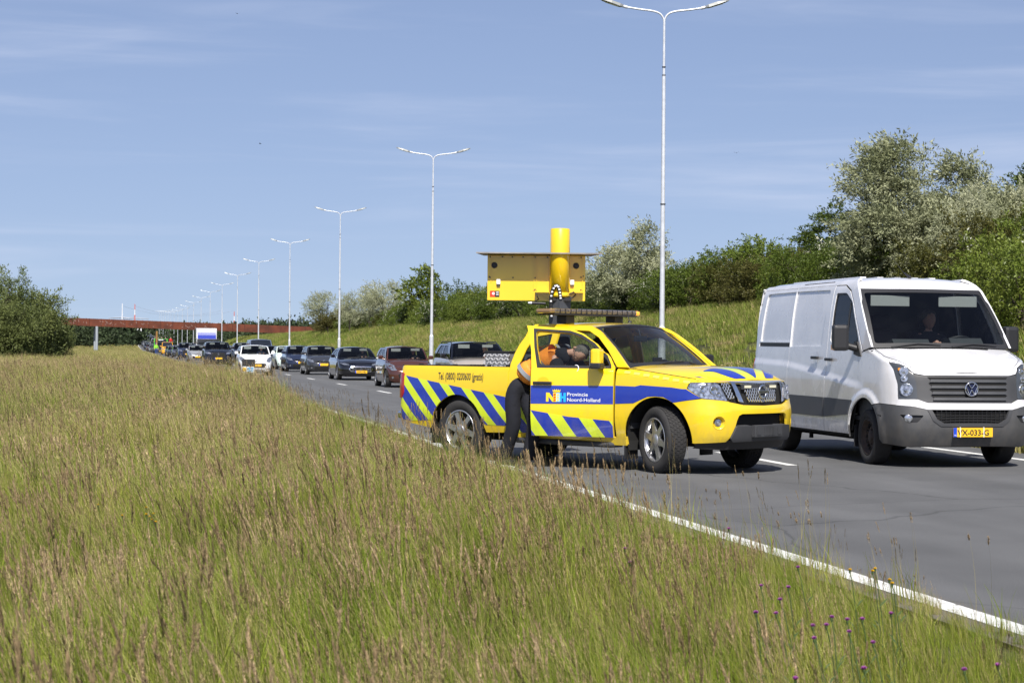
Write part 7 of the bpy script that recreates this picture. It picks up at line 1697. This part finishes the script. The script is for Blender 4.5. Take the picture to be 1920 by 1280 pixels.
big('silver_tree', [(0, 0, 3.0, .8, .8, .9), (.7, 0, 2.3, .9, .9, .9), (-.6, 0, 1.9, .9, .9, .8), (.2, 0, 1.0, 1.3, 1.1, .9)], 1000, 28, .125, L_silver, .13, 'lower silvery tree at the right edge of the picture', u, Y, seed=73)
u, Y = wpos(1930, 63)
big('dark_tree', [(0, 0, 3.9, .8, .8, .9), (.6, 0, 3.0, 1, 1, 1), (-.5, 0, 2.6, .9, .9, .9)], 700, 24, .10, LF[1], .13, 'dark green tree peeping over the silvery one at the right edge', u, Y, seed=74, slen=.4, lw=.5)
u, Y = wpos(1560, 68)
big('poplar_tree', [(0, 0, 3.6, .55, .55, .9), (-.5, 0, 2.8, .7, .7, .7), (.5, 0, 2.6, .7, .7, .7), (0, 0, 1.8, 1.2, 1, .8)], 560, 24, .10, LF[1], .12, 'slender dark green tree left of the silvery trees', u, Y, zs=.84, seed=75, slen=.4, lw=.5)
u, Y = wpos(1215, 84)
big('silver_tree', [(0, 0, 3.4, .7, .7, .8), (-1.2, 0, 2.4, .9, .9, .9), (.3, 0, 2.2, 1, 1, .9), (-2.2, 0, 1.5, .9, .9, .8), (-.8, 0, 1.2, 1.4, 1.1, .8)], 900, 26, .13, L_silver, .12, 'silvery shrub-tree beside the tallest lamp post', u, Y, seed=76)
u, Y = wpos(800, 152)
big('birch_tree', [(0, 0, 4.0, 1.1, 1.1, 1.2), (-.8, 0, 3.0, 1.3, 1.2, 1.0), (.8, 0, 3.0, 1.1, 1.1, 1.1), (0, 0, 1.8, 1.6, 1.4, 1)], 300, 20, .2, LF[0], .12, 'airy dark tree behind the second lamp post', u, Y, seed=77, slen=.7, lw=.5)
u, Y = wpos(1530, 72)
gcount = 0
places = [(1345, 78, .98, 0, 'dense fresh green shrub behind the pickup windscreen pillar'), (1400, 74, 1.12, 0, 'rounded fresh green shrub left of the white van'), (1455, 72, 1.18, 0, 'tall rounded green shrub above the rear end of the van'), (1290, 80, .95, 4, 'low green shrub just right of the tallest lamp post')]
for px, Z, s, k, lab in places:
    u, Y = wpos(px, Z); put_plant(SH[k], u, Y, s, lab, 'hedge shrubs on top of the embankment')
names = ['green', 'white-flowering', 'dark green', 'olive brown', 'bright green', 'blossoming dark']
Yh = 34.
q = random.Random(9); n_h = 0
while Yh < 222:
    for row in range(2 if Yh < 200 else 1):
        k = q.choice([0, 0, 1, 2, 3, 4, 5, 1]); u = 22.8+row*2.0+q.uniform(-.6, .6); s = q.uniform(.62, .90)+.12*row; size_ = 'low' if s < .75 else ('middling' if s < .87 else 'high')
        side_ = 'front' if row == 0 else 'rear'
        where = 'above the white van' if Yh < 56 else ('between the van and the tall lamp' if Yh < 85 else ('behind the sign box of the pickup' if Yh < 125 else ('behind the beige crossover' if Yh < 175 else 'towards the footbridge')))
        put_plant(SH[k], u, Yh+q.uniform(-.7, .7), s, '%s %s shrub in the %s hedge row, %s' % (size_, names[k], side_, where), 'hedge shrubs on top of the embankment'); n_h += 1
    Yh += 1.9 if Yh < 100 else (3.0 if Yh < 200 else 5.0)
for px, Z, s, k, lab in [(1190, 88, .8, 0, 'grey-leaved shrub left of the tallest lamp post'), (725, 165, 1.15, 1, 'pale silver shrub rising over the hedge behind the black saloon'), (690, 172, 1.0, 2, 'pale silver shrub right of the third lamp post'), (655, 178, .95, 0, 'low silver shrub beside the third lamp post'), (612, 212, 1.25, 1, 'silver shrub right of the footbridge end'),
                         (640, 205, .8, 2, 'small silver shrub near the footbridge end'), (1830, 52, .75, 0, 'silvery shrub spilling over the hedge above the van'), (745, 170, .85, 0, 'ragged silver shrub next to the second lamp post')]:
    u, Y = wpos(px, Z); put_plant(SV[k], u, max(Y, 30), s, lab, 'silver-leaved shrubs on the embankment')
for px, Z, s, k in [(870, 140, 1.4, 2), (905, 132, 1.2, 0), (940, 128, 1.3, 4), (985, 120, 1.1, 0), (615, 195, 1.1, 3), (760, 158, 1.0, 4), (1880, 42, .95, 4), (1915, 40, .85, 0), (1880, 50, 1.05, 3)]:
    u, Y = wpos(px, Z); put_plant(SH[k], u, Y, s, 'big %s shrub topping the hedge %s' % (names[k], 'near the footbridge' if px < 600 else ('behind the sign box' if px < 1000 else 'at the right edge of the picture')), 'hedge shrubs on top of the embankment')
# willows on the left
def willow(seed, w_, h_): 
    b = rblobs(seed, w_, h_, 12, base=.02); b += [(w_*.3*math.cos(k), w_*.3*math.sin(k), h_*.12, w_*.24, w_*.24, h_*.14) for k in range(5)]; return plant_template('willow_tree', b, crown_mesh('crown', b, 1000, 22, 1.0, .22, [L_willow], (-.3, 0, .1), .6, 0, seed, .1, .35), .25, seed)
WL = [willow(91, 6.5, 8.6), willow(92, 4.6, 6.2)]
wl = [(0, 150, 0, .93, 'tallest willow at the left edge of the picture'), (-100, 146, 0, .95, 'willow cut by the left edge of the picture'), (58, 152, 1, 1.05, 'willow overlapping the left end of the footbridge'), (28, 147, 1, .85, 'dense willow in front of the two tallest at the left'), (88, 156, 1, .78, 'willow just left of the small outermost one'), (114, 158, 1, .5, 'small willow at the right end of the left tree group'), (-40, 160, 0, 1.0, 'rear willow of the left tree group')]
for px, Z, k, s, lab in wl:
    u, Y = wpos(px, Z); put_plant(WL[k], u, Y, s, lab, 'willows left of the meadow', cat='tree')
# far woodland: reads as one dark mass
def wood(name, spots, n, lf, label, seed=5):
    b = [(*p, w_, w_, h_) for p, w_, h_ in spots]; me = crown_mesh(name, b, n, 14, 2.2, lf, [leaf_mat('far_leaf_%d' % seed, (.030, .048, .020), (.050, .070, .030), None, .05, .2, .7, .0)], (0, 0, 0), .8, 0, seed, 0, .6, 0)
    o = D.objects.new(name, me); link(o); tag(o, label, 'woodland', kind='stuff'); return o
sp = []; q = random.Random(4)
for i in range(120):
    px = q.uniform(60, 560); Z = q.uniform(560, 640); u, Y = wpos(px, Z)
    if 0 < u < 16: continue
    hh = q.uniform(4.0, 7.0); sp.append(((u, Y, hh*.5), q.uniform(5, 9), hh*.55))
wood('far_woodland', sp, 5200, .9, 'dark green woodland seen under and beyond the footbridge')
sp = []
for i in range(160):
    px = q.uniform(-60, 700); Z = q.uniform(1000, 1200); u, Y = wpos(px, Z); sp.append(((u, Y, 4+q.uniform(0, 2)), 16, q.uniform(5, 7.5)))
wood('horizon_woodland', sp, 4500, 1.9, 'hazy tree line along the horizon beyond the footbridge', 6)
sp = []
for i in range(60):
    Yq = q.uniform(345, 560); sp.append(((q.uniform(24, 40), Yq, 2.4), 4, q.uniform(1.6, 3)))
wood('bank_woodland', sp, 2600, .6, 'mass of bushes on the embankment beyond the footbridge end', 7)
# birds
for (px, py) in ((1378, 287), (439, 26), (484, 270)):
    Z = 120; u, Y = wpos(px, Z); z = EYE+(654+(px-960)*.009-py)/3500*Z; e = empty('bird', (u, Y, z), random.uniform(0, 3), 'tiny dark bird flying in the blue sky %s' % {1378: 'right of the tallest lamp post', 439: 'near the upper left corner', 484: 'left of the second lamp post'}[px], 'bird')
    mb = MB(); mb.tube([(0, -.08, 0), (0, 0, 0), (0, .06, .01)], [.01, .02, .01], 6); mb.build('body', M_dark, e)
    for s in (1, -1): mb = MB(); mb.add([(0, -.03, 0), (0, .05, 0), (s*.12, .03, .05), (s*.2, -.03, .03), (s*.1, -.02, .04)], [(0, 1, 2, 4), (4, 2, 3)]); mb.build('wing', M_dark, e)
